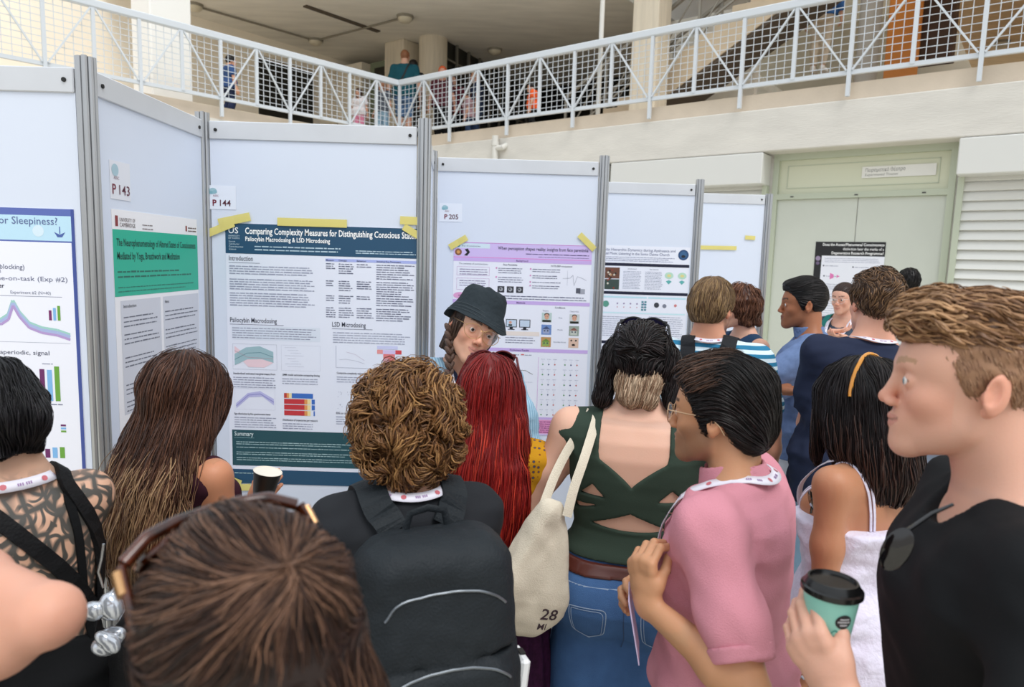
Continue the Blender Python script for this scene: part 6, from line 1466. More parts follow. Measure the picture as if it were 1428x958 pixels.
@person
def presenter():
    f = Fig('person', 'smiling presenter in a dark bucket hat, round glasses and light blue cardigan', P(662, 457, 2.60), PI+.26, sex='f', skin=s2l('e0ae94'), build=.98, shw=.95, hyaw=.0, hpitch=.04, hroll=-.34, lean=.10, side=-.06, hs=1.10)
    f.set_arm(1, P(610, 720, 2.45), P(588, 640, 2.6)); f.set_arm(-1, P(715, 700, 2.45), P(745, 640, 2.66))
    f.skin_body(h=.009, hh=.003, handh=.005, hair=c_('3a2a24'), smile=1.2, eye='3a2c24', flush=.6, lipc=s2l('cf8a7e'))
    H = f.H; f.top('shirt', cloth('navy_shirt', '2b3550'), t=.008, sleeve=.5, hem=.5, neck=.088, neckdrop=.05, h=.008)
    # open knitted cardigan
    m = cloth('blue_knit', '8fb4cc', bump=(120, .3)); nt = m.node_tree; b = nt.nodes['Principled BSDF']; N = nt.nodes.new; L = nt.links.new; tc = N('ShaderNodeTexCoord'); w_ = N('ShaderNodeTexWave'); w_.inputs['Scale'].default_value = 28; w_.bands_direction = 'X'; w_.inputs['Distortion'].default_value = 1.0; L(tc.outputs['Object'], w_.inputs[0]); r = N('ShaderNodeValToRGB'); r.color_ramp.elements[0].color = (*s2l('7ba2bd'), 1); r.color_ramp.elements[1].color = (*s2l('a9c8da'), 1); L(w_.outputs['Fac'], r.inputs[0]); L(r.outputs[0], b.inputs['Base Color'])
    gap = lambda p: np.maximum(np.abs(p[:, 0]+.0)-.062-.06*np.clip((.62*H-p[:, 2]), 0, .4), .02-p[:, 1])
    f.top('cardigan', m, t=.014, sleeve=1.85, hem=.44, neck=.10, neckdrop=.06, h=.008, loose=.01, fold=.006, cuts=[gap], sleeveo=.012)
    f.pants('trousers', cloth('dark_trousers', '24262c'), hem=.06); f.shoes(mat('black_plastic'))
    vol = Sub(U([cranium(.008), (loft([(-.11, .075, .05, -.035), (0, .082, .09, -.01)]), .02)]), ell((0, .11, -.04), (.064, .10, .12)), .02)
    f.hair_shell(vol, .006, c_('3a2c26')); f.locks(900, fall, 9, .014, (0, .003), .0018, s2l('3a2c26'), s2l('6a5244'), seed=1, where=lambda q: q[:, 2] < .03)
    # braid over her right shoulder (left in the picture)
    A = f.hd(L_(.080, .0, -.035)); B_ = f.up(L_(.10, .10, .70*H)); mb = MB(); n = 15
    for i in range(n):
        t = i/(n-1); c = A*(1-t)+B_*t+L_(0, .035*math.sin(t*PI), 0); r_ = .019*(1-.45*t)
        for s in (-1, 1): mb.lathe([(max(1e-6, r_*.62*math.sin(PI*k/6)), -r_*1.25*math.cos(PI*k/6)) for k in range(7)], 8, c+L_(s*r_*.45, .004*s, 0), Rot((0, 1, 0), s*.55))
    mb.build('braid', mat('braid_brown', '5b463c', .6, bump=(200, .4)), f.hairo, smooth=True)
    R, O = HM(f); hatm = cloth('black_hat', '2b3338', bump=(60, .5)); mb = MB()
    prof = [(1e-6, .132), (.045, .131), (.072, .124), (.083, .108), (.090, .078), (.095, .054), (.097, .049), (.106, .032), (.120, .008), (.123, .003), (.120, .001), (.104, .025), (.094, .044), (.088, .052), (.082, .095)]
    mb.lathe(prof, 48, (0, 0, 0)); V = mb.v[0]; a = np.arctan2(V[:, 1], V[:, 0]); V = V*L_(.93, 1.12, 1.0); V[:, 2] += .003*np.sin(a*5+V[:, 2]*60)+.008*np.sin(a*2+.6)*(V[:, 2] < .03); V *= (1+.012*np.sin(a*7+V[:, 2]*90))[:, None]
    V = V@Rot((1, 0, 0), .14).T+L_(0, -.018, .010); mb.v[0] = V@R.T+O
    ho = mb.build('bucket_hat', hatm, f.o, smooth=True); mb = MB()
    for z_, r_ in ((.038, .1030), (.026, .1095), (.015, .1155)): mb.tube([(L_(.93*r_*math.cos(q), 1.12*r_*math.sin(q), z_+.008*math.sin(q*2+.6))@Rot((1, 0, 0), .14).T+L_(0, -.018, .012))@R.T+O for q in np.linspace(0, 2*PI, 49)], .0010, 5, cap=False)
    mb.build('brim_stitching', mat('thread_dark', '3d474d', .7), ho)
    glasses(f, (R, O), 'c8a070', 'wire', .0275, False, 'large round thin gold glasses worn by the presenter', y=.110, thick=.0011)
    lanyard(f, label='white printed lanyard')
    mb = MB(); e = f.hd(L_(.081, -.008, -.045)); mb.tube([e, e-L_(0, 0, .012), e-L_(.003, 0, .024)], .0016, 6); mb.tube([e-L_(.003, 0, .024), e-L_(.003, 0, .040)], .004, 8); mb.build('earring', mat('gold'), f.o, smooth=True)
    return f
@person
def green_top_woman():
    f = Fig('person', 'woman in a dark green crossed back top and denim shorts, carrying a canvas tote', P(893, 510, 2.06), -.04, sex='f', skin=s2l('e3b49c'), build=1.36, shw=1.20, hpitch=-.22, hs=1.07)
    f.set_arm(-1, P(775, 745, 2.22), P(700, 740, 1.98)); f.set_arm(1, P(960, 770, 2.3), P(985, 760, 2.1))
    f.skin_body(h=.008, hh=.006, handh=.006, hair=c_('1a1414'), eyeson=False)
    H = f.H; k = f.k; m = cloth('dark_green_jersey', '36443a', bump=(300, .08))
    Z = lambda z: f.up(L_(0, 0, z*H))[2]
    # back openings: keyhole below the neck and two slits over the crossed bands
    def back(fn):
        def g(p):
            q = (p-f.piv)@f.Rb+f.piv; return np.maximum(fn(q[:, 0]/k/1.2, (q[:, 2]/H)), q[:, 1]+.01)*1.0
        return g
    key = back(lambda x, z: (np.sqrt((x/.088)**2+(np.minimum(z-.790, (z-.790)*.25)/.066)**2)-1+.9*np.clip((.770-z)/.05, 0, 1)*np.abs(x)/.06)*.05)
    def slitf(x, z):
        lo_ = .640+.010*np.abs(x/.12)**2; hi_ = .690-.055*np.abs(x)/.13*.2; a = np.maximum(lo_-z, z-hi_)*H
        b1 = np.abs((z-.690)+(x+.0)*.28)*H-.026; b2 = np.abs((z-.690)-(x)*.28)*H-.026   # crossing bands stay cloth
        return np.maximum(np.maximum(a, -np.minimum(b1, b2)*1.0), np.abs(x)-.150)
    slit2 = lambda x, z: np.maximum(np.maximum(np.maximum((.700-z)*H, (z-(.722-.02*np.abs(np.abs(x)-.10)/.03))*H), .055-np.abs(x)), np.abs(x)-.135)
    f.top('crop_top', m, t=.008, sleeve=-1, hem=.585, neck=.060, h=.0055, fold=.0015, cuts=[key, back(slitf), back(slit2)])
    dm = cloth('denim_blue', '4a6ea0', noise=(14, .18), bump=(400, .25)); f.pants('denim_shorts', dm, t=.012, hem=.275, waist=.595, flare=.05, h=.006, fold=.004)
    so = f.o.children[-1]; PF = f.pantsF
    band(f, PF, .275*H-.004, .275*H+.014, .0025, dm, 'hem_band'); 
    b_ = band(f, U([off(f.pel, .012), (off(f.chest, .012), .03)]+[off(q[0], .012) for q in f.bust[2:]], .03), .560*H, .582*H, .007, mat('brown_belt', '5a2a20', .4, coat=.2), 'belt')
    band(f, PF, .585*H, .597*H, .002, dm, 'waistband'); band(f, PF, .545*H, .550*H, .0012, mat('thread_9fb4cf', '9fb4cf', .7), 'waist_stitching', h=.005)
    for sd in (1, -1):
        x0 = sd*.105; y = -.2
        pts = [L_(x0-.055, y, .515*H), L_(x0-.052, y, .455*H), L_(x0, y, .436*H), L_(x0+.052, y, .455*H), L_(x0+.055, y, .515*H), L_(x0-.055, y, .515*H)]
        P_ = []
        for a, b in zip(pts[:-1], pts[1:]): P_ += [a*(1-t)+b*t for t in np.linspace(0, 1, 6, endpoint=False)]
        P_.append(pts[-1]); stitch(f, P_, PF, n=60, w=.0025); P2 = [p*L_(1, 1, 1)+L_((-.008 if p[0] > x0 else .008), 0, -.006) for p in P_[:]]; stitch(f, P2, PF, n=60, w=.0016, name='inner_stitching')
    stitch(f, [L_(0, -.2, .54*H), L_(0, -.2, .49*H), L_(0, -.18, .42*H)], PF, name='seam', w=.003, col='35507a'); 
    for sd in (1, -1): stitch(f, [L_(sd*.25, -.05, .54*H), L_(sd*.25, -.05, .45*H), L_(sd*.24, -.04, .36*H)], PF, name='side_seam', w=.003, col='6f8fbc')
    f.shoes(mat('white_trainer', 'e2e0dc', .5))
    # hair: black half-up twist and sides, blonde underlayer at the nape
    vol = U([cranium(.013, .014, .012), (ell((0, -.085, .045), (.042, .034, .036)), .02), (ell((0, -.080, -.005), (.034, .030, .030)), .02)])
    side = U([cap((-.078, -.03, .02), (-.100, -.05, -.10), .030, .022), (cap((.078, -.03, .02), (.100, -.05, -.10), .032, .024), .02)])
    vol = U([vol, (side, .03)]); vol = Sub(vol, ell((0, .125, -.05), (.068, .085, .12)), .02); vol = Sub(vol, ell((0, -.06, -.115), (.05, .09, .045)), .02)
    f.hair_shell(bump_(vol, .004, 50, 6), .005, c_('120e0f'))
    kn = L_(0, -.10, .04)
    def fl(q):
        d = kn-q; d = d/(np.linalg.norm(d, axis=1)[:, None]+1e-6); w = np.clip((q[:, 2]+.01)/.04, 0, 1)[:, None]*(np.abs(q[:, 0]) < .07)[:, None]; return d*w+fall(q)*(1-w)
    f.locks(2600, fl, 10, .011, (-.001, .007), .0021, s2l('0c090a'), s2l('2c2222'), seed=1, wave=.004, wfreq=50)
    bl = U([ell((0, -.062, -.045), (.062, .042, .060)), (ell((0, -.066, -.095), (.055, .032, .028)), .02)]); hc_, Rh = f.headc, f.Rh; hs = f.hs
    f.hairF = lambda p: bump_(bl, .003, 60, 3)(((p-hc_)@Rh)/hs)*hs
    lo = hc_-.16; hi = hc_+.1; V, Q = surf(f.hairF, lo, hi, .005); hb = npmesh('blonde_hair', V, Q, True, np.tile(s2l('b08f74'), (len(V), 1))); f.hairV = V; f.hairo = link('blonde_hair', hb, hairm, f.o); f.hairo['label'] = 'pale blonde hair underneath'
    f.locks(1100, fall, 9, .012, (-.001, .005), .0020, s2l('8a6a52'), s2l('e0c6a8'), seed=3, wave=.004, wfreq=60)
    R, O = HM(f); glasses(f, (R@Rot((1, 0, 0), .95)*1.02, O+R@L_(0, -.025, .045)), '141318', 'thick', .026, True, 'black sunglasses on top of the black and blonde haired head', lens=mat('violet_lens', '3c3860', .1, coat=.5), metal=0, thick=.0032, y=.112, name='sunglasses')
    # canvas tote over her left shoulder
    T0 = P(750, 792, 1.84); t = thing('tote_bag', 'natural canvas tote bag hanging from the shoulder of the woman in green', 'tote bag', T0-L_(0, 0, .20)); T0 = L_(*t.location); cm = cloth('canvas', 'ddd3bf', noise=(20, .06), bump=(300, .3))
    A = Rot((0, 0, 1), .25)@Rot((0, 1, 0), .20)
    def tf(p):
        q = (p-L_(0, 0, .20))@A; x, y, z = q.T; w = .110-.070*np.clip((z+.06)/.24, 0, 1)**1.1-.05*np.clip((-z-.12)/.08, 0, 1)-.02*np.clip((-z-.12)/.08, 0, 1); d_ = .050*(1-np.clip(z/.22, -.2, 1)*.6)*(1-.5*np.clip((-z-.08)/.12, 0, 1))
        kx = np.abs(x)-w+.03; ky = np.abs(y)-d_+.03; kz = np.abs(z)-.20+.03; m_ = np.stack([kx, ky, kz], 1); return np.sqrt((np.maximum(m_, 0)**2).sum(1))+np.minimum(m_.max(1), 0)-.03
    tf2 = bump_(bump_(tf, .007, 20, 8, (1.4, 1, .5)), .002, 60, 2, (1.5, 1, .4)); tf3 = tf2
    meshpart('bag_body', tf3, (-.26, -.15, -.05), (.26, .15, .47), .005, cm, t)
    Sx = f.wld(f.up(L_(-.135*k, -.03, .845*H)))+L_(0, 0, -.005); 
    for sx_, yy in ((.035, -.035), (-.015, .03)):
        a = A@L_(sx_, yy, .17)+L_(0, 0, .20); s0 = Sx-T0+L_(.012 if yy < 0 else -.008, 0, .004); mid = a*.45+s0*.55+L_(-.008, -.05 if yy < 0 else .02, 0)
        pts = np.array([a, a*.72+s0*.28+L_(-.01, -.03 if yy < 0 else .01, 0), mid, s0+L_(-.01, -.045 if yy < 0 else -.02, -.02), s0+L_(0, 0, .004), s0+L_(.01, .05, -.015), s0+L_(.0, .08, -.07)])
        tt = np.linspace(0, 1, 24); P_ = np.stack([np.interp(tt, np.linspace(0, 1, 7), pts[:, i]) for i in range(3)], 1)
        for _ in range(2): P_[1:-1] = P_[:-2]*.25+P_[1:-1]*.5+P_[2:]*.25
        mb = MB(); mb.tube(P_, .0135, 8, flat=((0, 1, 0), .16)); mb.build('strap', cm, t, smooth=True)
    # printed number near the bottom right corner
    for txt, z, sz in (('28', -.125, .050), ('MI', -.158, .028)):
        V, F_ = text_geo(txt, .6); q = np.array([(.020+x*sz, -.2, z+y*sz) for x, y in V])@A.T+L_(0, 0, .20); 
        for _ in range(14): q = q+(A@L_(0, 1, 0))*np.clip(tf2(q)-.0012, -.05, .05)[:, None]*.8
        me = npmesh('printed_number', q, F_, False, np.tile(s2l('3a2430'), (len(q), 1))); link('printed_number', me, printm, t)
    return f

@person
def pink_polo_man():
    f = Fig('person', 'man in a pink polo shirt with black hair and thin gold glasses', P(1004, 576, 1.47), 1.30, sex='m', skin=s2l('c4906c'), hpitch=.02, build=.97, lean=.03, hs=1.0)
    wl = P(900, 840, 1.30); f.set_arm(-1, wl, P(985, 965, 1.18), hdir=(-.10, .15, 1), pn=(-.80, -.6, .1), hand=dict(curl=(.80, .85, .85, .85), thumb=(.10, .95), spread=.02))
    wr = P(925, 812, 1.50); f.set_arm(1, wr, P(985, 930, 1.70), hdir=(-.9, -.35, .05), pn=(-.2, .9, .2), hand=dict(curl=(.5, .5, .5, .5), thumb=(.4, .4)))
    f.skin_body(h=.008, hh=.0024, handh=.0024, hair=c_('17120f'), brow=c_('14100e'), beard=.42, lipc=s2l('a06858'), eye='2a1c14', flush=.2)
    H = f.H; m = cloth('pink_pique', 'd58f9c', bump=(420, .35))
    f.top('polo_shirt', m, t=.010, sleeve=.80, hem=.47, neck=.066, neckdrop=.045, h=.006, loose=.02, fold=.007, sleeveo=.008, seed=6)
    for sd, S, E_, W_, ps in f.arms_prims():
        d = nrm(E_-S); e = S+(E_-S)*.80; G = And(off(U(ps[:2]), .0225), lambda p, e=e, d=d: (p-e)@d-.002, lambda p, e=e, d=d: -((p-e)@d)-.026)
        meshpart('sleeve_cuff', G, e-.12, e+.12, .005, m, f.o)
    # collar: a folded band leaning on the neck
    nk = f.neckF = U([f.neck[0][0], f.chest], .04)
    def col_(p):
        q = (p-f.piv)@f.Rb+f.piv; z = q[:, 2]/H; y = q[:, 1]; top = .868-.10*np.clip(y-.0, 0, .1)/1.0*2.2; bot = .832-.42*np.clip(y, 0, .12); d = f.neck[0][0](p)-.016-.35*np.clip(top-z, 0, .05)*H*.6
        return np.maximum(np.maximum(np.abs(d)-.0035, (z-top)*H), (bot-z)*H)
    lo, hi = f.up(L_(0, 0, .84*H))-L_(.14, .16, .10), f.up(L_(0, 0, .84*H))+L_(.14, .18, .10)
    meshpart('collar', And(col_, lambda p: .012-np.abs(p[:, 0]) - 100*(p[:, 1] < .06)), lo, hi, .0042, m, f.o)
    f.pants('trousers', cloth('grey_trousers', '5a6068'), hem=.06); f.shoes(mat('black_plastic'))
    vol = short_hair(.012, .016, [(ell((.0, .062, .078), (.050, .040, .028)), .03), (ell((0, -.075, -.02), (.068, .040, .062)), .03), (ell((0, -.02, .070), (.075, .085, .046)), .03)], hl=([-.14, -.10, -.045, -.034, -.006, .004, .016, .040, .062, .080, .12], [-.100, -.098, -.060, -.012, .008, -.040, -.036, .022, .050, .066, .074]), nz=.003, sc=50)
    f.hair_shell(vol, .004, c_('0b090a'))
    fl = lambda q: np.stack([.15*q[:, 0]/.08, -.8+0*q[:, 0], .35-.9*np.clip((.02-q[:, 1])/.08, 0, 1)], 1)
    f.locks(5200, fl, 11, .0085, (-.001, .005), .0011, s2l('080707'), s2l('231c1b'), seed=1, wave=.002, wfreq=50)
    f.locks(700, lambda q: np.stack([.1+0*q[:, 0], -.9+0*q[:, 0], .5+0*q[:, 0]], 1), 9, .008, (.003, .010), .0013, s2l('1a1412'), s2l('6a4c3c'), seed=2, wave=.003, where=lambda q: (q[:, 1] > .02) & (q[:, 2] > .05))
    R, O = HM(f); glasses(f, (R, O), 'e0bd98', 'wire', .0245, False, 'thin gold rimmed glasses worn by the man in pink', y=.109, thick=.0012)
    lanyard(f, label='white printed lanyard', w=.0125)
    # badge hanging against his front, ring, pen cap between the fingers
    b = P(884, 868, 1.33); t = thing('name_badge', 'lilac edged white name badge hanging in front of the man in pink', 'badge', b-L_(0, 0, .07)); t.rotation_euler = (0, .0, f.facing+.4)
    MB().box((0, 0, .07), (.09, .002, .135), Rot((1, 0, 0), -.2), .0006).build('card', mat('badge_lilac', 'cdbfe0', .4), t)
    tp = f.tips[-1]; c = f.wld((tp[0]+tp[4])/2); t = thing('pen', 'small black pen held between the fingertips of the man in pink', 'pen', c-L_(0, 0, .02))
    MB().tube([(-.002, 0, -.02), (0, 0, .02), (.002, 0, .042)], [.0045, .0052, .0045], 12).build('barrel', mat('black_gloss', '0c0c0e', .12, coat=.6), t, smooth=True); MB().tube([(.002, 0, .042), (.003, 0, .050)], .004, 10).build('cap', mat('steel', 'c0c2c6', .2, .9), t, smooth=True)
    return f

@person
def white_top_woman():
    f = Fig('person', 'woman with long dark hair, an orange headband and a white strappy top, turned left', P(1202, 560, 1.80), 1.02, sex='f', skin=s2l('bd8463'), build=.98, hpitch=-.12)
    f.set_arm(-1, P(1118, 985, 1.66), P(1160, 880, 1.62)); f.set_arm(1, P(1078, 706, 1.95), P(1150, 738, 1.98), hdir=(-1, 0, .1))
    def paint(V, c):  # the far forearm is paler than the near one
        return c
    f.skin_body(h=.008, hh=.006, handh=.005, hair=c_('120c0c'), eyeson=False, paint=paint)
    H = f.H; m = cloth('white_cotton', 'e2def0', bump=(60, .5)); f.top('strappy_top', m, t=.010, sleeve=-1, hem=.44, neck=.125, neckdrop=.09, h=.007, loose=.03, fold=.007, cuts=[lambda p: (lambda q: (.735*H-q[:, 2]))((p-f.piv)@f.Rb+f.piv)])
    for sd in (1, -1):
        for dx in (0, .012): strap_on(f, [f.up(L_(sd*(.085+dx), -.10, .735*H)), f.up(L_(sd*(.095+dx), -.09, .79*H)), f.up(L_(sd*(.095+dx), -.01, .84*H)), f.up(L_(sd*(.085+dx), .08, .79*H)), f.up(L_(sd*(.075+dx), .11, .73*H))], .006, m, 'top_strap', F=f.body, n=36, lift=.002, th=.003)
    f.pants('jeans', cloth('light_denim', '8fb0c8', noise=(14, .15)), hem=.05, waist=.58); f.shoes(mat('white_trainer', 'e2e0dc', .5))
    rows = [(-.26, .075, .060, -.060), (-.20, .105, .090, -.055), (-.12, .115, .105, -.035), (-.04, .108, .112, -.015), (.03, .094, .105, -.010), (.08, .066, .075, -.01)]
    vol = U([cranium(.016, .018, .014), (loft(rows), .03)], .03); vol = Sub(vol, U([ell((0, .17, -.05), (.055, .080, .10))]), .02); vol = U([vol, (cap((-.055, .078, .03), (-.075, .095, -.16), .030, .014), .02), (cap((.055, .078, .03), (.075, .095, -.14), .028, .014), .02)])
    f.hair_shell(bump_(vol, .005, 38, 2, (1.4, 1.2, .25)), .006, c_('100b0c'), ext=(.2, .2, .16, .34))
    f.locks(5600, fall, 18, .014, (-.001, .004), .0012, s2l('0d090a'), s2l('241a1a'), seed=1, wave=.0025, wfreq=30)
    f.locks(700, fall, 14, .013, (.001, .009), .0018, s2l('221512'), s2l('4c3228'), seed=2, wave=.004, wfreq=32, where=lambda q: q[:, 2] < -.02)
    R, O = HM(f); mb = MB(); pts = [L_(.088*math.cos(a), -.030, .030+.082*math.sin(a)) for a in np.linspace(-.1, PI+.1, 36)]
    P_ = np.array([p@R.T+O for p in pts])
    for _ in range(20): g = grad(f.hairF, P_); P_ = P_-g*(f.hairF(P_)-.002)[:, None]*.6
    mb.tube(P_, .0055, 8, flat=((0, 1, 0), 1.0)); hb = mb.build('headband', mat('amber_plastic', 'd08a2c', .2, coat=.4), f.o, smooth=True)
    lanyard(f, label='white printed lanyard')
    # bracelet on the near wrist
    S, E_, W_, Rr = f.arm[-1]; d = nrm(E_-W_); A = np.array([np.cross(d, Rr[:, 2]), Rr[:, 2], d]).T; mb = MB(); 
    for i in range(22): a = i/22*2*PI; mb.tube([W_+d*.02+A@L_(.030*math.cos(a), .026*math.sin(a), -.002), W_+d*.02+A@L_(.030*math.cos(a+.30), .026*math.sin(a+.30), .003)], .0032, 6)
    mb.build('bracelet', mat('grey_cord', 'a9b4c0', .7), f.o, smooth=True)
    q = P(1133, 690, 1.72); t = thing('sunglasses', 'black sunglasses hooked on the neckline of the woman in the white top', 'sunglasses', q); 
    MB().tube([(0, 0, -.05), (.004, 0, 0), (.006, 0, .05)], [.003, .004, .003], 8).build('temple', mat('black_gloss', '0c0c0e', .12, coat=.6), t, smooth=True)
    MB().lathe([(.0001, -.003), (.020, -.002), (.022, 0), (.020, .002), (.0001, .003)], 20, (-.004, -.008, -.012), Rot((0, 1, 0), 1.35), sx=1.2).build('lens', mat('dark_lens', '120c0e', .08, coat=.5), t, smooth=True)
    return f

@person
def navy_tee_man():
    f = Fig('person', 'tall man in a navy t-shirt with tousled brown hair, seen from behind', P(1219, 424, 2.78), .42, sex='m', skin=s2l('dda48c'), build=1.0, shw=.90, side=.10, hyaw=.10, legs=((.02, -.02), (-.24, .0)))
    f.set_arm(-1, P(1150, 590, 3.05), P(1112, 582, 2.72)); f.set_arm(1)
    f.skin_body(h=.010, hh=.004, handh=.006, hair=c_('5a4030'), brow=c_('5a4030'), flush=.5)
    f.top('t_shirt', cloth('navy_cotton', '252c42'), t=.011, sleeve=.80, hem=.485, neck=.076, h=.008, loose=.03, fold=.006, sleeveo=.014)
    f.pants('jeans', cloth('light_denim', '8fb0c8', noise=(14, .15)), t=.016, hem=.055, waist=.58, fold=.005); f.shoes(mat('grey_trainer', 'a9aeb0', .6))
    vol = short_hair(.012, .024, [(ell((0, .050, .085), (.055, .045, .028)), .03), (ell((0, -.08, .02), (.070, .040, .060)), .03)], nz=.004, sc=60)
    f.hair_shell(vol, .005, c_('4a3528')); fl = lambda q: np.stack([.3*np.sin(q[:, 1]*60)+q[:, 0]*3, -.3+.5*np.sin(q[:, 0]*70+q[:, 2]*50), -.75+1.0*np.clip((q[:, 2]-.05)/.05, 0, 1)], 1)
    f.locks(2600, fl, 7, .006, (-.001, .009), .0022, s2l('3f2c20'), s2l('8a6848'), seed=1, wave=.003, wfreq=90)
    lanyard(f, label='white printed lanyard', w=.013); return f

@person
def blue_shirt_man():
    f = Fig('person', 'man with slick black hair and crossed arms in a blue chambray shirt', P(1120, 424, 3.45), 1.60, sex='m', skin=s2l('a46a4a'), build=1.0, hyaw=.15, lean=.02)
    f.set_arm(-1, P(1124, 532, 3.28), P(1058, 556, 3.25), hdir=(1, .3, .2)); f.set_arm(1, P(1090, 545, 3.15), P(1068, 575, 3.6), hdir=(.8, -.5, .1), hand=dict(curl=(.3, .3, .3, .3)))
    f.skin_body(h=.010, hh=.0032, handh=.005, hair=c_('100c0b'), brow=c_('100c0b'), eye='1c120c', beard=.15, lipc=s2l('8a5548'), flush=.2)
    m = cloth('chambray', '6f84ac', noise=(60, .12)); f.top('shirt', m, t=.012, sleeve=1.62, hem=.50, neck=.070, neckdrop=.03, h=.008, loose=.03, fold=.006, sleeveo=.012)
    H = f.H; G = And(lambda p: np.abs(f.neck[0][0](p)-.014)-.004, lambda p: ((p-f.piv)@f.Rb+f.piv)[:, 2]-.868*H+.1*np.clip(p[:, 1], 0, .1), lambda p: .83*H-((p-f.piv)@f.Rb+f.piv)[:, 2]); c = f.up(L_(0, 0, .85*H)); meshpart('collar', G, c-.14, c+.14, .006, m, f.o)
    f.pants('shorts', cloth('white_shorts', 'dfe0e4'), t=.020, hem=.30, waist=.56, flare=.03); f.shoes(mat('white_trainer', 'e2e0dc', .5))
    vol = short_hair(.006, .022, [(ell((0, .058, .092), (.052, .040, .026)), .03)], nz=.001); f.hair_shell(vol, .004, c_('0b090a'))
    f.locks(2400, lambda q: np.stack([.3+0*q[:, 0], -.9+0*q[:, 0], -.2+.4*np.clip(q[:, 2]/.1, 0, 1)], 1), 9, .008, (0, .003), .0013, s2l('080707'), s2l('2a2424'), seed=1); return f

@person
def striped_shirt_man():
    f = Fig('person', 'man in a teal and white striped t-shirt with a small black backpack', P(994, 430, 3.05), -.10, sex='m', skin=s2l('cf9478'), build=1.0, hyaw=-.42)
    f.set_arm(1); f.set_arm(-1)
    f.skin_body(h=.010, hh=.004, handh=.008, hair=c_('5a4434'), beard=.5, flush=.4)
    m = cloth('stripes', '4f8fae'); nt = m.node_tree; b = nt.nodes['Principled BSDF']; N = nt.nodes.new; L = nt.links.new; tc = N('ShaderNodeTexCoord'); w_ = N('ShaderNodeTexWave'); w_.bands_direction = 'Z'; w_.inputs['Scale'].default_value = 9.5; w_.inputs['Distortion'].default_value = .6; w_.inputs['Detail Scale'].default_value = .6; L(tc.outputs['Object'], w_.inputs[0]); r = N('ShaderNodeValToRGB'); r.color_ramp.interpolation = 'CONSTANT'; r.color_ramp.elements[0].color = (*s2l('2f7ba0'), 1); r.color_ramp.elements[1].position = .52; r.color_ramp.elements[1].color = (*s2l('d5e6ee'), 1); L(w_.outputs['Fac'], r.inputs[0]); L(r.outputs[0], b.inputs['Base Color'])
    f.top('t_shirt', m, t=.012, sleeve=.75, hem=.49, neck=.070, h=.008, loose=.03, fold=.005, sleeveo=.014); f.pants('trousers', cloth('grey_trousers', '5a6068'), hem=.06); f.shoes(mat('black_plastic'))
    vol = short_hair(.012, .020, [(ell((0, -.055, .0), (.082, .060, .070)), .03)], hl=([-.14, -.07, -.045, -.032, -.004, .004, .016, .040, .062, .080, .12], [-.055, -.055, -.045, -.010, .005, -.020, -.020, .020, .048, .064, .072]), nz=.002); f.hair_shell(vol, .005, c_('6a4f38'))
    f.locks(2600, fall, 10, .009, (-.001, .004), .0015, s2l('5a4230'), s2l('b59468'), seed=1, wave=.002); lanyard(f, label='white printed lanyard', w=.013)
    backpack(f, .28, .42, .14, '1b1c20', ztop=.74, label='small black backpack worn by the man in the striped t-shirt', h=.009); return f

@person
def navy_dress_woman():
    f = Fig('person', 'woman with short auburn hair and navy top, half behind the man in stripes', P(1030, 428, 3.85), 2.1, sex='f', skin=s2l('dda88e'), build=.98)
    f.set_arm(1); f.set_arm(-1)
    f.skin_body(h=.011, hh=.004, handh=.007, hair=c_('5a3424'), flush=.4)
    f.top('sleeveless_top', cloth('navy_linen', '27405e', noise=(90, .2, (6, 6, .3))), t=.010, sleeve=-1, hem=.46, neck=.085, neckdrop=.06, h=.009); f.pants('trousers', cloth('navy_linen'), hem=.08, waist=.58); f.shoes(mat('black_plastic'))
    vol = Sub(U([cranium(.018, .020, .014), (loft([(-.09, .075, .065, -.045), (-.02, .094, .095, -.02), (.04, .088, .094, -.01)]), .03)]), ell((0, .13, -.05), (.062, .09, .115)), .02)
    f.hair_shell(bump_(vol, .006, 50, 2), .005, c_('4a2a1e')); f.locks(1500, fall, 10, .010, (-.001, .008), .0024, s2l('4a2a1e'), s2l('8a5c42'), seed=1, wave=.005, wfreq=70); return f

@person
def back_woman():
    f = Fig('person', 'woman with clear glasses and a lanyard standing before the theatre door poster', P(1176, 416, 5.35), PI-.45, sex='f', skin=s2l('d9a68f'), build=.98, hpitch=-.1)
    f.set_arm(1, P(1160, 462, 5.05), P(1146, 486, 5.2), hdir=(1, -.2, .1)); f.set_arm(-1, P(1178, 470, 5.0), P(1200, 490, 5.2), hdir=(-1, -.2, .1))
    f.skin_body(h=.012, hh=.004, handh=.006, hair=c_('3a2a24'), flush=.4)
    f.top('tank_top', cloth('slate_tank', '3c4654'), t=.010, sleeve=-1, hem=.46, neck=.11, neckdrop=.07, h=.010); f.pants('trousers', cloth('black_trousers', '121315'), hem=.06, waist=.58); f.shoes(mat('black_plastic'))
    for sd in (1,): strap_on(f, [f.up(L_(sd*.10, -.13, .72*f.H)), f.up(L_(sd*.10, -.02, .84*f.H)), f.up(L_(sd*.10, .10, .72*f.H))], .05, cloth('teal_strap', '2f7f78'), 'bag_strap', n=24)
    f.hair_shell(And(cranium(.006, .012, .008), hairline(*HL_M)), .005, c_('30221e')); f.locks(900, lambda q: np.stack([0*q[:, 0], -1+0*q[:, 0], 0*q[:, 0]], 1), 8, .01, (0, .002), .0014, s2l('2a1e1a'), s2l('54403a'), seed=1)
    glasses(f, HM(f), 'd9c8c0', 'wire', .0245, False, 'clear framed glasses on the woman in front of the door poster', y=.109, thick=.0014, metal=.3); lanyard(f, label='white printed lanyard', w=.014); return f

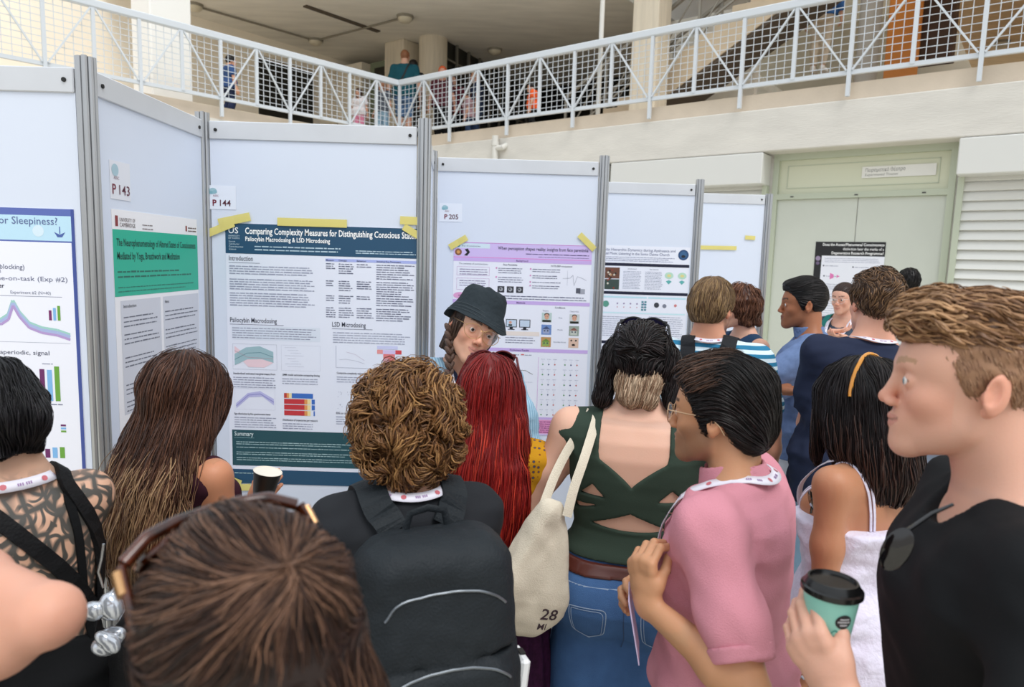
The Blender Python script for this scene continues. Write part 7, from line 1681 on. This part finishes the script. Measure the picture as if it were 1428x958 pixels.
@person
def far_dark_haired():
    f = Fig('person', 'person with short black hair and pale shirt, farthest back by the theatre door', P(1266, 396, 6.2), .3, sex='m', skin=s2l('a87458'), build=1.0); f.set_arm(1); f.set_arm(-1)
    f.skin_body(h=.014, hh=.006, handh=.01, hair=c_('0d0b0a'), eyeson=False); f.top('shirt', cloth('pale_shirt', 'd8dcdc'), sleeve=.8, hem=.48, h=.012, loose=.02); f.pants('trousers', cloth('dark_trousers', '24262c'), hem=.06); f.shoes(mat('black_plastic'))
    f.hair_shell(short_hair(.012, .020, nz=.003), .007, c_('0c0a0a')); f.locks(900, fall, 6, .010, (0, .005), .0025, s2l('080707'), s2l('201a1a'), seed=1); return f

@person
def grey_shirt_person():
    f = Fig('person', 'person in a blue grey shirt almost hidden behind the black t-shirt man', P(1392, 520, 2.15), .9, sex='m', skin=s2l('b87a5e'), build=1.0); f.set_arm(-1, P(1322, 690, 1.92), P(1296, 682, 2.02), hdir=(1, 0, -.1)); f.set_arm(1)
    f.skin_body(h=.010, hh=.007, handh=.006, hair=c_('2a1e18'), eyeson=False); f.top('shirt', cloth('blue_grey_shirt', '8b97a6'), sleeve=.75, hem=.48, h=.009, loose=.02, t=.012); f.pants('trousers', cloth('dark_trousers', '24262c'), hem=.06); f.shoes(mat('black_plastic'))
    f.hair_shell(short_hair(.008, .016), .007, c_('2a1e18')); return f

# ---- people on the balcony, small in the picture
def balcony_person(key, label, x, y, Y, facing, sex='m', skin='c99a80', shirt=('c', '888888'), low=('pants', 'c2', '444444', .06), hairc='2a1e18', longh=False, H=None, floor=3.98, build=1.0, cap_=None, **kw):
    hw = P(x, y, Y)
    f = Fig('person', label, hw, facing, sex=sex, skin=s2l(skin), floor=floor, build=build, **kw)
    f.set_arm(1); f.set_arm(-1)
    if 'arm' in ARMS.get(key, {}): ARMS[key]['arm'](f)
    f.skin_body(h=.018, hh=.009, handh=.009, hair=c_(hairc), eyeson=False)
    f.top('shirt', cloth(*shirt[:2]), sleeve=shirt[2] if len(shirt) > 2 else .7, hem=.50, h=.015, loose=.02, t=.014)
    f.pants('shorts' if low[3] > .2 else 'trousers', cloth(*low[1:3]), hem=low[3], waist=.58, h=.015, t=.014); f.shoes(mat('white_trainer', 'e2e0dc', .5), h=.012)
    if longh: vol = longvol([(-.22, .075, .05, -.09), (-.10, .095, .075, -.05), (.02, .09, .096, -.015), (.07, .07, .08, -.01)], .014)
    else: vol = short_hair(.008, .014)
    f.hair_shell(vol, .010, c_(hairc), ext=(.15, .17, .16, .3))
    return f
ARMS = {}
@person
def balcony_people():
    D = mat
    f = balcony_person('a', 'man in a teal t-shirt and blue shorts at the balcony corner', 565, 80, 13.7, -.2, skin='d8a890', shirt=('teal_tee', '1f5663'), low=('s', 'denim_mid', '5d7fa8', .30), hairc='8a5a3c', build=1.08)
    strap_on(f, [f.up(L_(-.12, -.15, .60*f.H)), f.up(L_(.02, -.14, .72*f.H)), f.up(L_(.10, -.05, .84*f.H)), f.up(L_(.08, .12, .75*f.H))], .03, mat('black_plastic'), 'bag_strap', n=24)
    balcony_person('b', 'dark haired person behind the man in teal on the balcony', 577, 93, 14.3, -.6, hairc='1a1412', shirt=('black_tee', '1d1d20'))
    balcony_person('c', 'child in a white t-shirt and pink trousers behind the left railing', 500, 129, 13.3, PI-.5, sex='f', shirt=('white_tee', 'ece6ea'), low=('s', 'pink_trousers', 'e08aa8', .06), hairc='4a3026', longh=True, hs=.86)
    balcony_person('d', 'small person in grey top and light jeans just left of the balcony corner', 533, 120, 13.2, 2.4, sex='f', shirt=('grey_tee', '5d6470'), low=('s', 'light_denim', '8fb0c8', .06), hairc='9a6a4c', longh=True, hs=.9)
    balcony_person('e', 'orange haired person in a dark red top behind the balcony railing', 617, 101, 13.6, PI, sex='f', shirt=('dark_floral', '5a2a34'), low=('s', 'black_trousers', '121315', .06), hairc='e0602c', skin='d8a088')
    balcony_person('f', 'dark haired person in a maroon top behind the railing', 634, 112, 14.2, PI-.3, sex='f', shirt=('maroon_top', '6a2a38'), low=('s', 'black_trousers', '121315', .06), longh=True)
    balcony_person('g', 'person in a dark blue top by the second railing post from the corner', 663, 108, 13.9, 1.6, shirt=('dark_blue_top', '27344e'), low=('s', 'dark_jeans', '2c3e5c', .06), hairc='c09070')
    balcony_person('h', 'short person in a pink grey shirt with a pale bag behind the railing', 652, 134, 13.2, 1.4, sex='f', shirt=('dusty_pink', 'a88a90'), low=('s', 'dark_jeans', '2c3e5c', .06), hairc='3a2620', hs=.9)
    balcony_person('i', 'seated person in a bright orange t-shirt behind the railing', 741, 122, 12.2, 1.5, shirt=('orange_tee', 'e8602c'), low=('s', 'black_trousers', '121315', .06), hairc='1c1614', hs=.9)
    f = balcony_person('j', 'person with black hair in a blue and white shirt leaning at the left railing', 322, 86, 11.7, -1.2, shirt=('blue_print', '3e5a8c'), low=('s', 'navy_trousers2', '2a3350', .06), hairc='120e0e', skin='d8a080', hs=1.0)
    f = balcony_person('k', 'man in a blue jacket and beige trousers on the upper landing', 1153, -40, 12.75, -.35, shirt=('blue_jacket', '3c6aa8', 1.7), low=('s', 'beige_trousers', 'cfc2ae', .06), hairc='3a2a22', floor=LANDZ, build=1.12)
    c = f.wld(f.up(L_(-.05, -.20, .56*f.H))); t = thing('shoulder_bag', 'teal shoulder bag on the back of the man in the blue jacket', 'bag', c-L_(0, 0, .1)); t.rotation_euler = (0, 0, f.facing)
    MB().box((0, 0, .12), (.40, .12, .24), Rot((0, 1, 0), -.2), .04).build('bag_body', cloth('teal_bag', '2c5f74'), t, smooth=False); MB().tube([(-.16, 0, .2), (-.05, .02, .5), (.14, .1, .72)], .018, 8).build('strap', cloth('teal_bag'), t, smooth=True)
    c = f.wld(f.up(L_(-.16, -.22, .50*f.H))); tag(MB().lathe([(.03, 0), (.033, .01), (.033, .13), (.018, .16), (.018, .19)], 14).build('water_bottle', mat('white_gloss', 'eceef0', .25), smooth=True), 'white water bottle clipped to the teal shoulder bag', 'bottle').location = tuple(c)
    return f
for _fn in PEOPLE: _fn()
